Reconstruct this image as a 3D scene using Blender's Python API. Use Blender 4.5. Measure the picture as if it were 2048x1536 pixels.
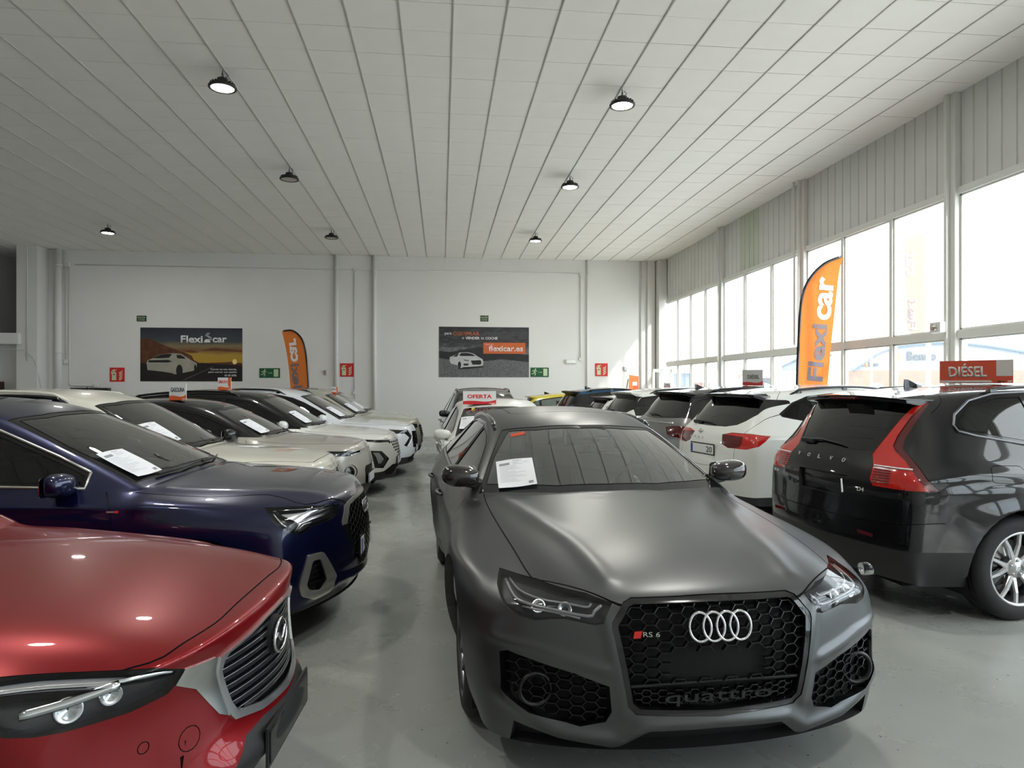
import bpy, bmesh, math, random
import numpy as np
from mathutils import Vector, Matrix
from mathutils.bvhtree import BVHTree
from mathutils.interpolate import poly_3d_calc

for _o in list(bpy.data.objects):
    bpy.data.objects.remove(_o)
SC = bpy.context.scene
COL = SC.collection
PI = math.pi
R = math.radians
random.seed(7)

# ---------------------------------------------------------------- camera
EYE = 1.62
cam_d = bpy.data.cameras.new('camera')
cam = bpy.data.objects.new('camera', cam_d)
COL.objects.link(cam)
cam_d.sensor_fit = 'HORIZONTAL'
cam_d.sensor_width = 36.0
cam_d.lens = 36.0 * 1350.0 / 2048.0
cam_d.shift_y = 7.0 / 2048.0
cam_d.clip_end = 500
cam.location = (0, 0, EYE)
cam.rotation_euler = (R(90), 0, R(-5.9626))
SC.camera = cam

# ---------------------------------------------------------------- world, sun, exposure
SC.view_settings.view_transform = 'Standard'
SC.view_settings.look = 'None'
SC.view_settings.gamma = 1.0
SC.view_settings.use_curve_mapping = False
SC.view_settings.exposure = 0.42
world = bpy.data.worlds.new('world')
SC.world = world
world.use_nodes = True
wn = world.node_tree
wn.nodes.clear()
w_out = wn.nodes.new('ShaderNodeOutputWorld')
w_bg = wn.nodes.new('ShaderNodeBackground')
w_tc = wn.nodes.new('ShaderNodeTexCoord')
w_sep = wn.nodes.new('ShaderNodeSeparateXYZ')
w_rmp = wn.nodes.new('ShaderNodeValToRGB')
w_rmp.color_ramp.elements[0].position = 0.0
w_rmp.color_ramp.elements[0].color = (0.80, 0.90, 1.0, 1)
w_rmp.color_ramp.elements[1].position = 0.55
w_rmp.color_ramp.elements[1].color = (0.94, 0.975, 1.0, 1)
wn.links.new(w_tc.outputs['Generated'], w_sep.inputs[0])
wn.links.new(w_sep.outputs['Z'], w_rmp.inputs[0])
wn.links.new(w_rmp.outputs[0], w_bg.inputs['Color'])
w_bg.inputs['Strength'].default_value = 4.9
wn.links.new(w_bg.outputs[0], w_out.inputs['Surface'])

sun_d = bpy.data.lights.new('sun', 'SUN')
sun_d.energy = 3.8
sun_d.angle = R(3)
sun_d.color = (1.0, 0.96, 0.9)
sun = bpy.data.objects.new('sun', sun_d)
COL.objects.link(sun)
sun.rotation_euler = Vector((-0.50, 1.0, -0.62)).to_track_quat('-Z', 'Y').to_euler()

# ---------------------------------------------------------------- room measures
WX = 7.44      # window wall
BY = 22.2      # back wall
CZ = 5.876       # ceiling
LX = -14.25      # left wall
FY = -6.0       # wall behind the camera

# portals over the glazing guide the daylight sampling
pd = bpy.data.lights.new('window_portal', 'AREA')
pd.shape = 'RECTANGLE'
pd.size = BY - FY
pd.size_y = 4.2
pd.cycles.is_portal = True
po = bpy.data.objects.new('window_portal', pd)
COL.objects.link(po)
po.location = (WX + 0.12, (BY + FY) / 2, 2.2)
po.rotation_euler = (R(90), 0, R(90))

# ---------------------------------------------------------------- materials
MATS = {}
def mat(name, color=(0.8, 0.8, 0.8), rough=0.5, metal=0.0, coat=0.0, coat_rough=0.03, spec=0.5, emit=None, estr=0.0,
        noise=None, bump=None, trans=0.0, ior=1.45, alpha=1.0, inside=None):
    if name in MATS:
        return MATS[name]
    m = bpy.data.materials.new(name)
    m.use_nodes = True
    nt = m.node_tree
    b = nt.nodes['Principled BSDF']
    b.inputs['Base Color'].default_value = (*color, 1)
    b.inputs['Roughness'].default_value = rough
    b.inputs['Metallic'].default_value = metal
    b.inputs['Coat Weight'].default_value = coat
    b.inputs['Coat Roughness'].default_value = coat_rough
    b.inputs['Specular IOR Level'].default_value = spec
    b.inputs['IOR'].default_value = ior
    b.inputs['Transmission Weight'].default_value = trans
    b.inputs['Alpha'].default_value = alpha
    if emit:
        b.inputs['Emission Color'].default_value = (*emit, 1)
        b.inputs['Emission Strength'].default_value = estr
    tc = nt.nodes.new('ShaderNodeTexCoord')
    if noise:   # (scale, amount, detail)
        n = nt.nodes.new('ShaderNodeTexNoise')
        n.inputs['Scale'].default_value = noise[0]
        n.inputs['Detail'].default_value = noise[2] if len(noise) > 2 else 4
        nt.links.new(tc.outputs['Object'], n.inputs['Vector'])
        mx = nt.nodes.new('ShaderNodeMix')
        mx.data_type = 'RGBA'
        a = noise[1]
        mx.inputs[6].default_value = (*[max(0, c * (1 - a)) for c in color], 1)
        mx.inputs[7].default_value = (*[min(1, c * (1 + a)) for c in color], 1)
        nt.links.new(n.outputs['Fac'], mx.inputs[0])
        nt.links.new(mx.outputs[2], b.inputs['Base Color'])
    if bump:    # (scale, strength)
        n2 = nt.nodes.new('ShaderNodeTexNoise')
        n2.inputs['Scale'].default_value = bump[0]
        n2.inputs['Detail'].default_value = 3
        nt.links.new(tc.outputs['Object'], n2.inputs['Vector'])
        bp = nt.nodes.new('ShaderNodeBump')
        bp.inputs['Strength'].default_value = bump[1]
        bp.inputs['Distance'].default_value = 0.01
        nt.links.new(n2.outputs['Fac'], bp.inputs['Height'])
        nt.links.new(bp.outputs[0], b.inputs['Normal'])
    if inside:  # the inner face of a body panel carries cabin trim
        out = nt.nodes['Material Output']
        g = nt.nodes.new('ShaderNodeNewGeometry')
        d = nt.nodes.new('ShaderNodeBsdfDiffuse')
        d.inputs['Color'].default_value = (*inside, 1)
        ms = nt.nodes.new('ShaderNodeMixShader')
        nt.links.new(g.outputs['Backfacing'], ms.inputs[0])
        nt.links.new(b.outputs[0], ms.inputs[1])
        nt.links.new(d.outputs[0], ms.inputs[2])
        nt.links.new(ms.outputs[0], out.inputs['Surface'])
    MATS[name] = m
    return m

def glassmat(name, tint, rough=0.0, ior=1.5, boost=1.0, haze=0.0):
    """thin sheet glass: a tinted see-through layer under a Fresnel reflection"""
    if name in MATS:
        return MATS[name]
    m = bpy.data.materials.new(name)
    m.use_nodes = True
    nt = m.node_tree
    nt.nodes.clear()
    out = nt.nodes.new('ShaderNodeOutputMaterial')
    t = nt.nodes.new('ShaderNodeBsdfTransparent')
    t.inputs[0].default_value = (*tint, 1)
    g = nt.nodes.new('ShaderNodeBsdfGlossy')
    g.inputs['Roughness'].default_value = rough
    g.inputs[0].default_value = (1, 1, 1, 1)
    fr = nt.nodes.new('ShaderNodeFresnel')
    ge = nt.nodes.new('ShaderNodeNewGeometry')      # same Fresnel curve on both faces of the sheet
    mr = nt.nodes.new('ShaderNodeMapRange')
    mr.inputs['To Min'].default_value = ior
    mr.inputs['To Max'].default_value = 1.0 / ior
    nt.links.new(ge.outputs['Backfacing'], mr.inputs['Value'])
    nt.links.new(mr.outputs[0], fr.inputs[0])
    mul = nt.nodes.new('ShaderNodeMath')
    mul.operation = 'MULTIPLY'
    mul.use_clamp = True
    mul.inputs[1].default_value = boost
    nt.links.new(fr.outputs[0], mul.inputs[0])
    ms = nt.nodes.new('ShaderNodeMixShader')
    nt.links.new(mul.outputs[0], ms.inputs[0])
    src = t.outputs[0]
    if haze > 0:
        df = nt.nodes.new('ShaderNodeBsdfTranslucent')
        df.inputs[0].default_value = (0.9, 0.92, 0.95, 1)
        m2 = nt.nodes.new('ShaderNodeMixShader')
        m2.inputs[0].default_value = haze
        nt.links.new(t.outputs[0], m2.inputs[1])
        nt.links.new(df.outputs[0], m2.inputs[2])
        src = m2.outputs[0]
    nt.links.new(src, ms.inputs[1])
    nt.links.new(g.outputs[0], ms.inputs[2])
    nt.links.new(ms.outputs[0], out.inputs['Surface'])
    MATS[name] = m
    return m

TRIM_IN = (0.03, 0.03, 0.032)
M_BLACK = mat('gloss_black_trim', (0.006, 0.006, 0.007), 0.12, coat=0.5)
M_PLAST = mat('black_plastic', (0.018, 0.018, 0.019), 0.5, bump=(900, 0.15))
M_GAP = mat('panel_gap', (0.004, 0.004, 0.004), 0.8)
M_CHROME = mat('chrome', (0.75, 0.76, 0.78), 0.08, metal=1.0)
M_SATIN = mat('satin_metal', (0.55, 0.55, 0.54), 0.28, metal=1.0)
M_ALLOY = mat('alloy_wheel', (0.52, 0.52, 0.53), 0.3, metal=0.9, coat=0.4)
M_ALLOYD = mat('dark_alloy_wheel', (0.06, 0.06, 0.065), 0.3, metal=0.8, coat=0.4)
M_TYRE = mat('tyre_rubber', (0.014, 0.014, 0.015), 0.68, bump=(300, 0.3))
M_GLASS = glassmat('car_glass', (0.42, 0.48, 0.46), boost=2.2)
M_GLASSD = glassmat('tinted_car_glass', (0.05, 0.055, 0.055), boost=1.4)
M_LENS = glassmat('lamp_lens', (0.93, 0.94, 0.95), boost=.75)
M_RED = mat('red_lamp', (0.62, 0.014, 0.009), 0.12, coat=1.0, noise=(90, 0.35, 1))
M_REDD = mat('dark_red_lamp', (0.09, 0.004, 0.006), 0.12, coat=1.0)
M_REFL = mat('lamp_reflector', (0.7, 0.72, 0.75), 0.18, metal=1.0)
M_HOUSE = mat('lamp_housing', (0.02, 0.021, 0.024), 0.25, coat=0.3)
M_DRL = mat('light_guide', (0.8, 0.82, 0.85), 0.2, coat=0.5)
M_PAPER = mat('paper', (0.78, 0.80, 0.84), 0.7)
M_INK = mat('printed_ink', (0.05, 0.05, 0.055), 0.7)
M_PLATE = mat('plate_white', (0.75, 0.76, 0.75), 0.4)
M_BLUE = mat('plate_blue', (0.01, 0.05, 0.35), 0.4)
M_SEAT = mat('cabin_leather_black', (0.025, 0.025, 0.027), 0.45)
M_SEATG = mat('cabin_leather_grey', (0.42, 0.42, 0.41), 0.5)
M_DASH = mat('dashboard_plastic', (0.015, 0.015, 0.016), 0.6)

# ---------------------------------------------------------------- object helpers
def tag(o, label=None, cat=None, group=None, kind=None):
    if label: o['label'] = label
    if cat: o['category'] = cat
    if group: o['group'] = group
    if kind: o['kind'] = kind
    return o

def empty(name, loc=(0, 0, 0), rz=0.0):
    o = bpy.data.objects.new(name, None)
    COL.objects.link(o)
    o.location = loc
    o.rotation_euler = (0, 0, rz)
    o.empty_display_size = 0.1
    return o

def link(name, me, mats, parent=None, loc=None, rot=None):
    if not isinstance(mats, (list, tuple)):
        mats = [mats]
    if len(me.materials) == 0:
        for m in mats:
            me.materials.append(m)
    o = bpy.data.objects.new(name, me)
    COL.objects.link(o)
    if parent is not None:
        o.parent = parent
    if loc is not None: o.location = loc
    if rot is not None: o.rotation_euler = rot
    return o

class MB:
    """collects simple shapes into one mesh"""
    def __init__(self):
        self.v, self.f, self.m, self.s = [], [], [], []
    def add(self, vs, fs, mi=0, smooth=False):
        o = len(self.v)
        self.v += [tuple(p) for p in vs]
        for f in fs:
            self.f.append(tuple(i + o for i in f)); self.m.append(mi); self.s.append(smooth)
        return self
    def box(self, a, b, mi=0):
        (x0, y0, z0), (x1, y1, z1) = a, b
        vs = [(x0, y0, z0), (x1, y0, z0), (x1, y1, z0), (x0, y1, z0), (x0, y0, z1), (x1, y0, z1), (x1, y1, z1), (x0, y1, z1)]
        return self.add(vs, [(0, 3, 2, 1), (4, 5, 6, 7), (0, 1, 5, 4), (1, 2, 6, 5), (2, 3, 7, 6), (3, 0, 4, 7)], mi)
    def bbox(self, c, s, mi=0):
        return self.box([c[i] - s[i] / 2 for i in range(3)], [c[i] + s[i] / 2 for i in range(3)], mi)
    def bar(self, p, q, w, h, up=(0, 0, 1), mi=0):
        """rectangular bar from p to q, w across, h along up"""
        p, q = Vector(p), Vector(q)
        d = (q - p)
        if d.length < 1e-6: return self
        d.normalize()
        u = Vector(up)
        sd = d.cross(u)
        if sd.length < 1e-5: sd = d.cross(Vector((1, 0, 0)))
        sd.normalize()
        u = sd.cross(d)
        vs = []
        for c in (p, q):
            for a, b in ((-1, -1), (1, -1), (1, 1), (-1, 1)):
                vs.append(c + sd * (a * w / 2) + u * (b * h / 2))
        return self.add(vs, [(0, 1, 2, 3), (7, 6, 5, 4), (0, 4, 5, 1), (1, 5, 6, 2), (2, 6, 7, 3), (3, 7, 4, 0)], mi)
    def tube(self, pts, r, n=8, mi=0, caps=True, smooth=True, closed=False):
        pts = [Vector(p) for p in pts]
        rs = r if isinstance(r, (list, tuple)) else [r] * len(pts)
        vs, fs = [], []
        prev = None
        N = len(pts)
        for i, p in enumerate(pts):
            if closed:
                d = pts[(i + 1) % N] - pts[i - 1]
            else:
                d = pts[min(i + 1, N - 1)] - pts[max(i - 1, 0)]
            if d.length < 1e-9: d = Vector((0, 0, 1))
            d.normalize()
            if prev is None:
                a = d.orthogonal().normalized()
            else:
                a = prev - d * prev.dot(d)
                if a.length < 1e-6: a = d.orthogonal()
                a.normalize()
            prev = a
            b = d.cross(a)
            for k in range(n):
                t = 2 * PI * k / n
                vs.append(p + (a * math.cos(t) + b * math.sin(t)) * rs[i])
        for i in range(N if closed else N - 1):
            j = (i + 1) % N
            for k in range(n):
                k2 = (k + 1) % n
                fs.append((i * n + k, i * n + k2, j * n + k2, j * n + k))
        self.add(vs, fs, mi, smooth)
        if caps and not closed:
            o = len(self.v) - len(vs)
            self.f.append(tuple(o + k for k in range(n))[::-1]); self.m.append(mi); self.s.append(False)
            self.f.append(tuple(o + (N - 1) * n + k for k in range(n))); self.m.append(mi); self.s.append(False)
        return self
    def lathe(self, prof, c=(0, 0, 0), axis='z', n=32, mi=0, smooth=True):
        """prof: list of (radius, height)"""
        vs, fs = [], []
        for (r, h) in prof:
            for k in range(n):
                t = 2 * PI * k / n
                x, y = r * math.cos(t), r * math.sin(t)
                if axis == 'z': v = (x, y, h)
                elif axis == 'y': v = (x, h, y)
                else: v = (h, x, y)
                vs.append((v[0] + c[0], v[1] + c[1], v[2] + c[2]))
        for i in range(len(prof) - 1):
            for k in range(n):
                k2 = (k + 1) % n
                fs.append((i * n + k, i * n + k2, (i + 1) * n + k2, (i + 1) * n + k))
        return self.add(vs, fs, mi, smooth)
    def prism(self, poly, fn, t0, t1, mi=0):
        """poly in 2D, fn(u, v, t) -> 3D, extruded between t0 and t1"""
        n = len(poly)
        vs = [fn(u, v, t0) for u, v in poly] + [fn(u, v, t1) for u, v in poly]
        fs = [tuple(range(n))[::-1], tuple(range(n, 2 * n))] + [(i, (i + 1) % n, n + (i + 1) % n, n + i) for i in range(n)]
        return self.add(vs, fs, mi)
    def mesh(self, name='m'):
        me = bpy.data.meshes.new(name)
        me.from_pydata([tuple(v) for v in self.v], [], self.f)
        me.polygons.foreach_set('material_index', self.m)
        me.polygons.foreach_set('use_smooth', self.s)
        me.update()
        return me
    def build(self, name, mats, parent=None, loc=None, rot=None, bevel=0.0, fixn=True, sub=0):
        me = self.mesh(name)
        if fixn or bevel or sub:
            bm = bmesh.new(); bm.from_mesh(me)
            if fixn: bmesh.ops.recalc_face_normals(bm, faces=bm.faces)
            if bevel:
                bmesh.ops.bevel(bm, geom=list(bm.edges), offset=bevel, segments=2, affect='EDGES', profile=0.6, clamp_overlap=True)
            bm.to_mesh(me); bm.free()
        o = link(name, me, mats, parent, loc, rot)
        if sub:
            md = o.modifiers.new('s', 'SUBSURF'); md.levels = sub; md.render_levels = sub
        return o

def text_mesh(s, w, h, depth=0.002, bold=0.0, spacing=1.0):
    """letters as a mesh in the XY plane, centred, scaled to w x h"""
    cu = bpy.data.curves.new('txt', 'FONT')
    cu.body = s
    cu.size = 1.0
    cu.offset = bold
    cu.space_character = spacing
    cu.resolution_u = 3
    ob = bpy.data.objects.new('txt', cu)
    COL.objects.link(ob)
    dg = bpy.context.evaluated_depsgraph_get()
    me = bpy.data.meshes.new_from_object(ob.evaluated_get(dg))
    bpy.data.objects.remove(ob)
    co = np.empty(len(me.vertices) * 3)
    me.vertices.foreach_get('co', co)
    co = co.reshape(-1, 3)
    lo, hi = co.min(0), co.max(0)
    sx = w / max(1e-6, hi[0] - lo[0])
    sy = (h / max(1e-6, hi[1] - lo[1])) if h else sx
    co[:, 0] = (co[:, 0] - (lo[0] + hi[0]) / 2) * sx
    co[:, 1] = (co[:, 1] - (lo[1] + hi[1]) / 2) * sy
    bm = bmesh.new(); bm.from_mesh(me)
    for v, c in zip(bm.verts, co):
        v.co = (c[0], c[1], 0)
    if depth:
        r = bmesh.ops.extrude_face_region(bm, geom=list(bm.faces))
        for g in r['geom']:
            if isinstance(g, bmesh.types.BMVert): g.co.z += depth
        bmesh.ops.recalc_face_normals(bm, faces=bm.faces)
    bm.to_mesh(me); bm.free()
    me.materials.clear()
    return me

def text(s, w, h, m, parent, M4, depth=0.002, bold=0.0, name='lettering', spacing=1.0, mirror=False):
    me = text_mesh(s, w, h, depth, bold, spacing)
    if mirror:
        me.transform(Matrix.Scale(-1, 4, (1, 0, 0)))
        me.flip_normals()
    me.transform(M4)
    return link(name, me, m, parent)

def frame4(o, ux, uy, uz=None):
    ux, uy = Vector(ux).normalized(), Vector(uy).normalized()
    uz = Vector(uz).normalized() if uz is not None else ux.cross(uy)
    return Matrix((( ux.x, uy.x, uz.x, o[0]), (ux.y, uy.y, uz.y, o[1]), (ux.z, uy.z, uz.z, o[2]), (0, 0, 0, 1)))
# ---------------------------------------------------------------- the room
M_WALL = mat('white_wall_paint', (0.79, 0.78, 0.76), 0.75, noise=(0.9, 0.05, 5), bump=(14, 0.06))
M_CEIL = mat('ceiling_tile', (0.87, 0.85, 0.81), 0.85, noise=(2.2, 0.03, 5))
M_TBAR = mat('ceiling_grid', (0.62, 0.61, 0.58), 0.5)
M_PIPE = mat('painted_pipe', (0.74, 0.73, 0.71), 0.5)
M_FRAME = mat('window_frame_paint', (0.70, 0.70, 0.66), 0.45, noise=(3, 0.05, 3))
M_SHEET = mat('corrugated_sheet', (0.66, 0.66, 0.63), 0.5, noise=(1.2, 0.12, 6))
M_SHEETG = mat('corrugated_sheet_green', (0.55, 0.60, 0.49), 0.5, noise=(1.5, 0.12, 6))
M_SIGNGREEN = mat('sign_green', (0.012, 0.10, 0.035), 0.4)
M_SIGNGREEND = mat('sign_dark_green', (0.012, 0.045, 0.02), 0.4)
M_GLOWP = mat('photoluminescent_print', (0.55, 0.66, 0.42), 0.5)
M_SIGNRED = mat('sign_red', (0.62, 0.02, 0.015), 0.4)
M_ORANGE = mat('print_orange', (0.80, 0.14, 0.03), 0.6)
M_REDP = mat('print_red', (0.75, 0.03, 0.03), 0.5)
M_WHITEP = mat('print_white', (0.80, 0.80, 0.80), 0.5)

def floor_material():
    m = bpy.data.materials.new('painted_concrete_floor'); m.use_nodes = True
    nt = m.node_tree; b = nt.nodes['Principled BSDF']
    tc = nt.nodes.new('ShaderNodeTexCoord')
    def noise(scale, detail, rough=0.55):
        n = nt.nodes.new('ShaderNodeTexNoise'); n.inputs['Scale'].default_value = scale
        n.inputs['Detail'].default_value = detail; n.inputs['Roughness'].default_value = rough
        nt.links.new(tc.outputs['Object'], n.inputs['Vector']); return n
    def ramp(src, stops):
        r = nt.nodes.new('ShaderNodeValToRGB'); e = r.color_ramp.elements
        while len(e) < len(stops): e.new(0.5)
        for k, (p, c) in enumerate(stops): e[k].position = p; e[k].color = (*c, 1)
        nt.links.new(src, r.inputs[0]); return r
    big = noise(0.45, 5)
    r1 = ramp(big.outputs['Fac'], [(0.36, (0.30, 0.315, 0.295)), (0.50, (0.345, 0.362, 0.342)), (0.66, (0.36, 0.378, 0.358))])
    mid = noise(1.4, 6, 0.62)
    r2 = ramp(mid.outputs['Fac'], [(0.34, (0.94, 0.94, 0.94)), (0.46, (1, 1, 1))])
    sp = noise(26, 2, 0.5)
    r3 = ramp(sp.outputs['Fac'], [(0.255, (0.35, 0.35, 0.35)), (0.275, (1, 1, 1))])
    mu = nt.nodes.new('ShaderNodeMix'); mu.data_type = 'RGBA'; mu.blend_type = 'MULTIPLY'; mu.inputs[0].default_value = 1
    nt.links.new(r1.outputs[0], mu.inputs[6]); nt.links.new(r2.outputs[0], mu.inputs[7])
    mu2 = nt.nodes.new('ShaderNodeMix'); mu2.data_type = 'RGBA'; mu2.blend_type = 'MULTIPLY'; mu2.inputs[0].default_value = 1
    nt.links.new(mu.outputs[2], mu2.inputs[6]); nt.links.new(r3.outputs[0], mu2.inputs[7])
    nt.links.new(mu2.outputs[2], b.inputs['Base Color'])
    rr = ramp(mid.outputs['Fac'], [(0.3, (0.20,) * 3), (0.7, (0.34,) * 3)])
    nt.links.new(rr.outputs[0], b.inputs['Roughness'])
    b.inputs['Specular IOR Level'].default_value = 0.5
    return m
M_FLOOR = floor_material()

def struct(o):
    o['kind'] = 'structure'; return o

mb = MB(); mb.box((LX - 0.2, FY - 0.2, -0.15), (WX + 0.25, BY + 0.25, 0.0))
struct(mb.build('floor', M_FLOOR))

# ceiling: slab above, tiles and grid below
TS = 0.604
X0 = 0.133; Y0 = 8.12
KR = 1.0254   # room scale: drawn measures of the back wall to metres
KZ = lambda z: EYE + (z - EYE) * KR if z > 0 else z
mb = MB(); mb.box((LX - 0.2, FY - 0.2, CZ + 0.06), (WX + 0.25, BY + 0.25, CZ + 0.22))
ceil = struct(mb.build('ceiling', mat('roof_slab', (0.10, 0.10, 0.10), 0.9)))
xs = [X0 + k * TS for k in range(-24, 13)]
ys = [Y0 + k * TS for k in range(-24, 24)]
xs = [LX] + [x for x in xs if LX + 0.15 < x < WX - 0.08] + [WX]
ys = [FY] + [y for y in ys if FY + 0.15 < y < BY - 0.1] + [BY]
cells = []
for i in range(len(xs) - 1):
    for j in range(len(ys) - 1):
        cells.append((i, j))
def seen(i, j):
    x, y = (xs[i] + xs[i + 1]) / 2, (ys[j] + ys[j + 1]) / 2
    zc = x * 0.10388 + y * 0.99459; xc = x * 0.99459 - y * 0.10388
    if zc < 1: return None
    px = 1024 + 1350 * xc / zc; py = 775 - 1350 * (CZ - EYE) / zc
    return zc if (-40 < px < 2090 and -30 < py < 600) else None
vis = sorted([(seen(*c), c) for c in cells if seen(*c) is not None])
near = set(c for _, c in vis[:300])
tile_me = {}
rest = MB()
for c in cells:
    i, j = c
    g = 0.004; gx = 0.006
    w, d = xs[i + 1] - xs[i], ys[j + 1] - ys[j]
    dz = random.uniform(-0.0015, 0.0015)
    if c in near:
        key = (round(w, 3), round(d, 3))
        if key not in tile_me:
            t = MB(); t.box((-w / 2 + gx, -d / 2 + g, 0), (w / 2 - gx, d / 2 - g, 0.015))
            tile_me[key] = t.mesh('ceiling_tile'); tile_me[key].materials.append(M_CEIL)
        o = bpy.data.objects.new('ceiling_tile', tile_me[key]); COL.objects.link(o)
        o.parent = ceil
        o.location = (xs[i] + w / 2, ys[j] + d / 2, CZ + dz)
        o.rotation_euler = (random.uniform(-.002, .002), random.uniform(-.002, .002), 0)
    else:
        rest.box((xs[i] + gx, ys[j] + g, CZ + dz), (xs[i + 1] - gx, ys[j + 1] - g, CZ + dz + 0.015))
tag(rest.build('distant_ceiling_tiles', M_CEIL, ceil, fixn=False), kind='stuff')
gb = MB()
for x in xs[1:-1]:
    gb.box((x - 0.009, FY, CZ - 0.010), (x + 0.009, BY, CZ - 0.004))
    gb.box((x - 0.003, FY, CZ - 0.012), (x + 0.003, BY, CZ + 0.03))
gb.build('ceiling_grid', M_TBAR, ceil)
gb = MB()
for y in ys[1:-1]:
    gb.box((LX, y - 0.006, CZ + 0.004), (WX, y + 0.006, CZ + 0.012))
gb.build('cross_grid', mat('cross_joint', (0.26, 0.25, 0.23), 0.7), ceil)

# back wall, with the dark loft on the far left
mb = MB()
mb.box((-12.64, BY, 0), (WX + 0.25, BY + 0.2, CZ + 0.06))
mb.box((LX - 0.2, BY, 0), (-12.64, BY + 0.2, 2.98))
struct(mb.build('wall_back', M_WALL))
mb = MB()
mb.box((LX - 0.2, BY + 2.4, 2.9), (-12.4, BY + 2.6, CZ + 0.1)); mb.box((-12.64, BY + 0.2, 2.9), (-12.5, BY + 2.5, CZ + 0.1))
mb.box((LX - 0.2, BY + 0.2, 2.85), (-12.5, BY + 2.5, 2.98)); mb.box((LX - 0.2, BY, CZ + 0.06), (-12.5, BY + 2.5, CZ + 0.2))
struct(mb.build('wall_loft', M_WALL))
mb = MB(); mb.box((LX - 0.2, BY - 0.75, 2.91), (-12.50, BY + 0.02, 3.24))
struct(mb.build('trim_1', M_PIPE, bevel=0.01))
mb = MB(); mb.box((LX - 0.2, FY - 0.2, 0), (LX, BY + 2.5, CZ + 0.06))
struct(mb.build('wall_left', M_WALL))
mb = MB(); mb.box((LX - 0.2, FY - 0.2, 0), (WX + 0.25, FY, CZ + 0.06))
struct(mb.build('wall_front', M_WALL))
mb = MB(); mb.box((-12.64, BY - 0.6, 0), (-12.05, BY, CZ))
struct(mb.build('trim_2', M_PIPE, bevel=0.01))
mb = MB(); mb.box((-12.0, BY - 0.012, 0), (WX - 0.3, BY + 0.005, 0.06))
struct(mb.build('baseboard_back', M_PIPE))
# corner pilaster beside the windows
mb = MB(); mb.box((6.89, BY - 0.10, 0), (7.15, BY, CZ)); mb.box((7.18, BY - 0.42, 0), (WX + 0.02, BY, CZ))
struct(mb.build('trim_3', M_PIPE, bevel=0.008))

# ---- pipes and conduits on the back wall
def pipe(x, r, z0, z1, label, y=BY):
    x *= KR
    m = MB(); m.tube([(x, y - r - 0.012, z0), (x, y - r - 0.012, z1)], r, 12)
    for z in (z0 + 0.6, (z0 + z1) / 2 - 0.25, z1 - 0.5):
        m.tube([(x, y - r - 0.012, z - 0.02), (x, y - r - 0.012, z + 0.02)], r * 1.14, 12)
        m.box((x - r * 0.4, y - r, z - 0.02), (x + r * 0.4, y - .004, z + 0.02))
    return tag(m.build('drain_pipe', M_PIPE), label, 'pipe')
pipe(-3.27, 0.062, 0, CZ, 'white vertical drain pipe left of the small conduit mid back wall')
pipe(-2.10, 0.062, 0, CZ, 'white vertical drain pipe between orange flag and monochrome poster')
pipe(-11.42, 0.10, 0, CZ, 'thick white vertical pipe beside the left corner column')
pipe(4.72, 0.028, 0, CZ, 'slim white pipe right of the emergency lamp')
pipe(6.52, 0.028, 0, CZ, 'slim white pipe by the pilaster near the windows')
def conduit(pts, label, boxes=(), r=0.016):
    pts = [(p_[0] * KR, KZ(p_[1]) if p_[1] != CZ else CZ) + tuple(p_[2:]) for p_ in pts]
    boxes = [(b_[0] * KR, KZ(b_[1]), b_[2]) for b_ in boxes]
    t = empty('conduit', (pts[0][0], BY, pts[0][1])); tag(t, label, 'conduit')
    m = MB()
    P = [Vector((p[0] - pts[0][0], -(p[2] if len(p) > 2 else 0.03), p[1] - pts[0][1])) for p in pts]
    Q = [P[0]]
    for k in range(1, len(P) - 1):
        a, b, c = P[k - 1], P[k], P[k + 1]
        da = (a - b); dc = (c - b); rr = min(0.1, da.length / 3, dc.length / 3)
        s, e = b + da.normalized() * rr, b + dc.normalized() * rr
        for u in (0, .25, .5, .75, 1): Q.append(s * (1 - u) ** 2 + b * 2 * u * (1 - u) + e * u * u)
    Q.append(P[-1])
    m.tube(Q, r, 6); m.build('tube', M_PIPE, t)
    for (x, z, w) in boxes:
        b = MB(); b.bbox((x - pts[0][0], -0.036, z - pts[0][1]), (w, 0.06, w)); b.build('junction_box', M_PIPE, t, bevel=0.006)
    return t
conduit([(-11.0, 5.33), (4.55, 5.32)], 'long horizontal white conduit high across the back wall', [(-11.22, 5.33, 0.14), (-2.7, 5.33, 0.09)])
conduit([(4.5, 5.30), (4.5, 2.56)], 'vertical conduit dropping to the emergency lamp', [(4.5, 5.30, .09), (4.5, 2.54, .11)])
conduit([(-2.72, 5.3), (-2.72, 1.2)], 'thin vertical conduit between the two drain pipes', [(-2.72, 1.45, .1)])
conduit([(-11.15, 5.26), (-11.15, 1.68), (-10.45, 1.68)], 'conduit bending right near floor left of the sunset poster', [(-10.4, 1.68, .12)])
conduit([(-11.25, 5.28), (-11.25, 2.45)], 'conduit beside the thick pipe ending in a small box', [(-11.25, 2.40, .12)])
conduit([(-12.0, CZ, .65), (-12.0, 5.2, .65), (-12.0, 2.4, .65)], 'conduit running down the left column face', [])
conduit([(-13.8, 2.72, .65), (-12.1, 2.74, .65), (-11.8, 2.5, .65), (-11.66, 1.2, .4)], 'grey cable sagging round the left column', [], 0.011)
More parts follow.
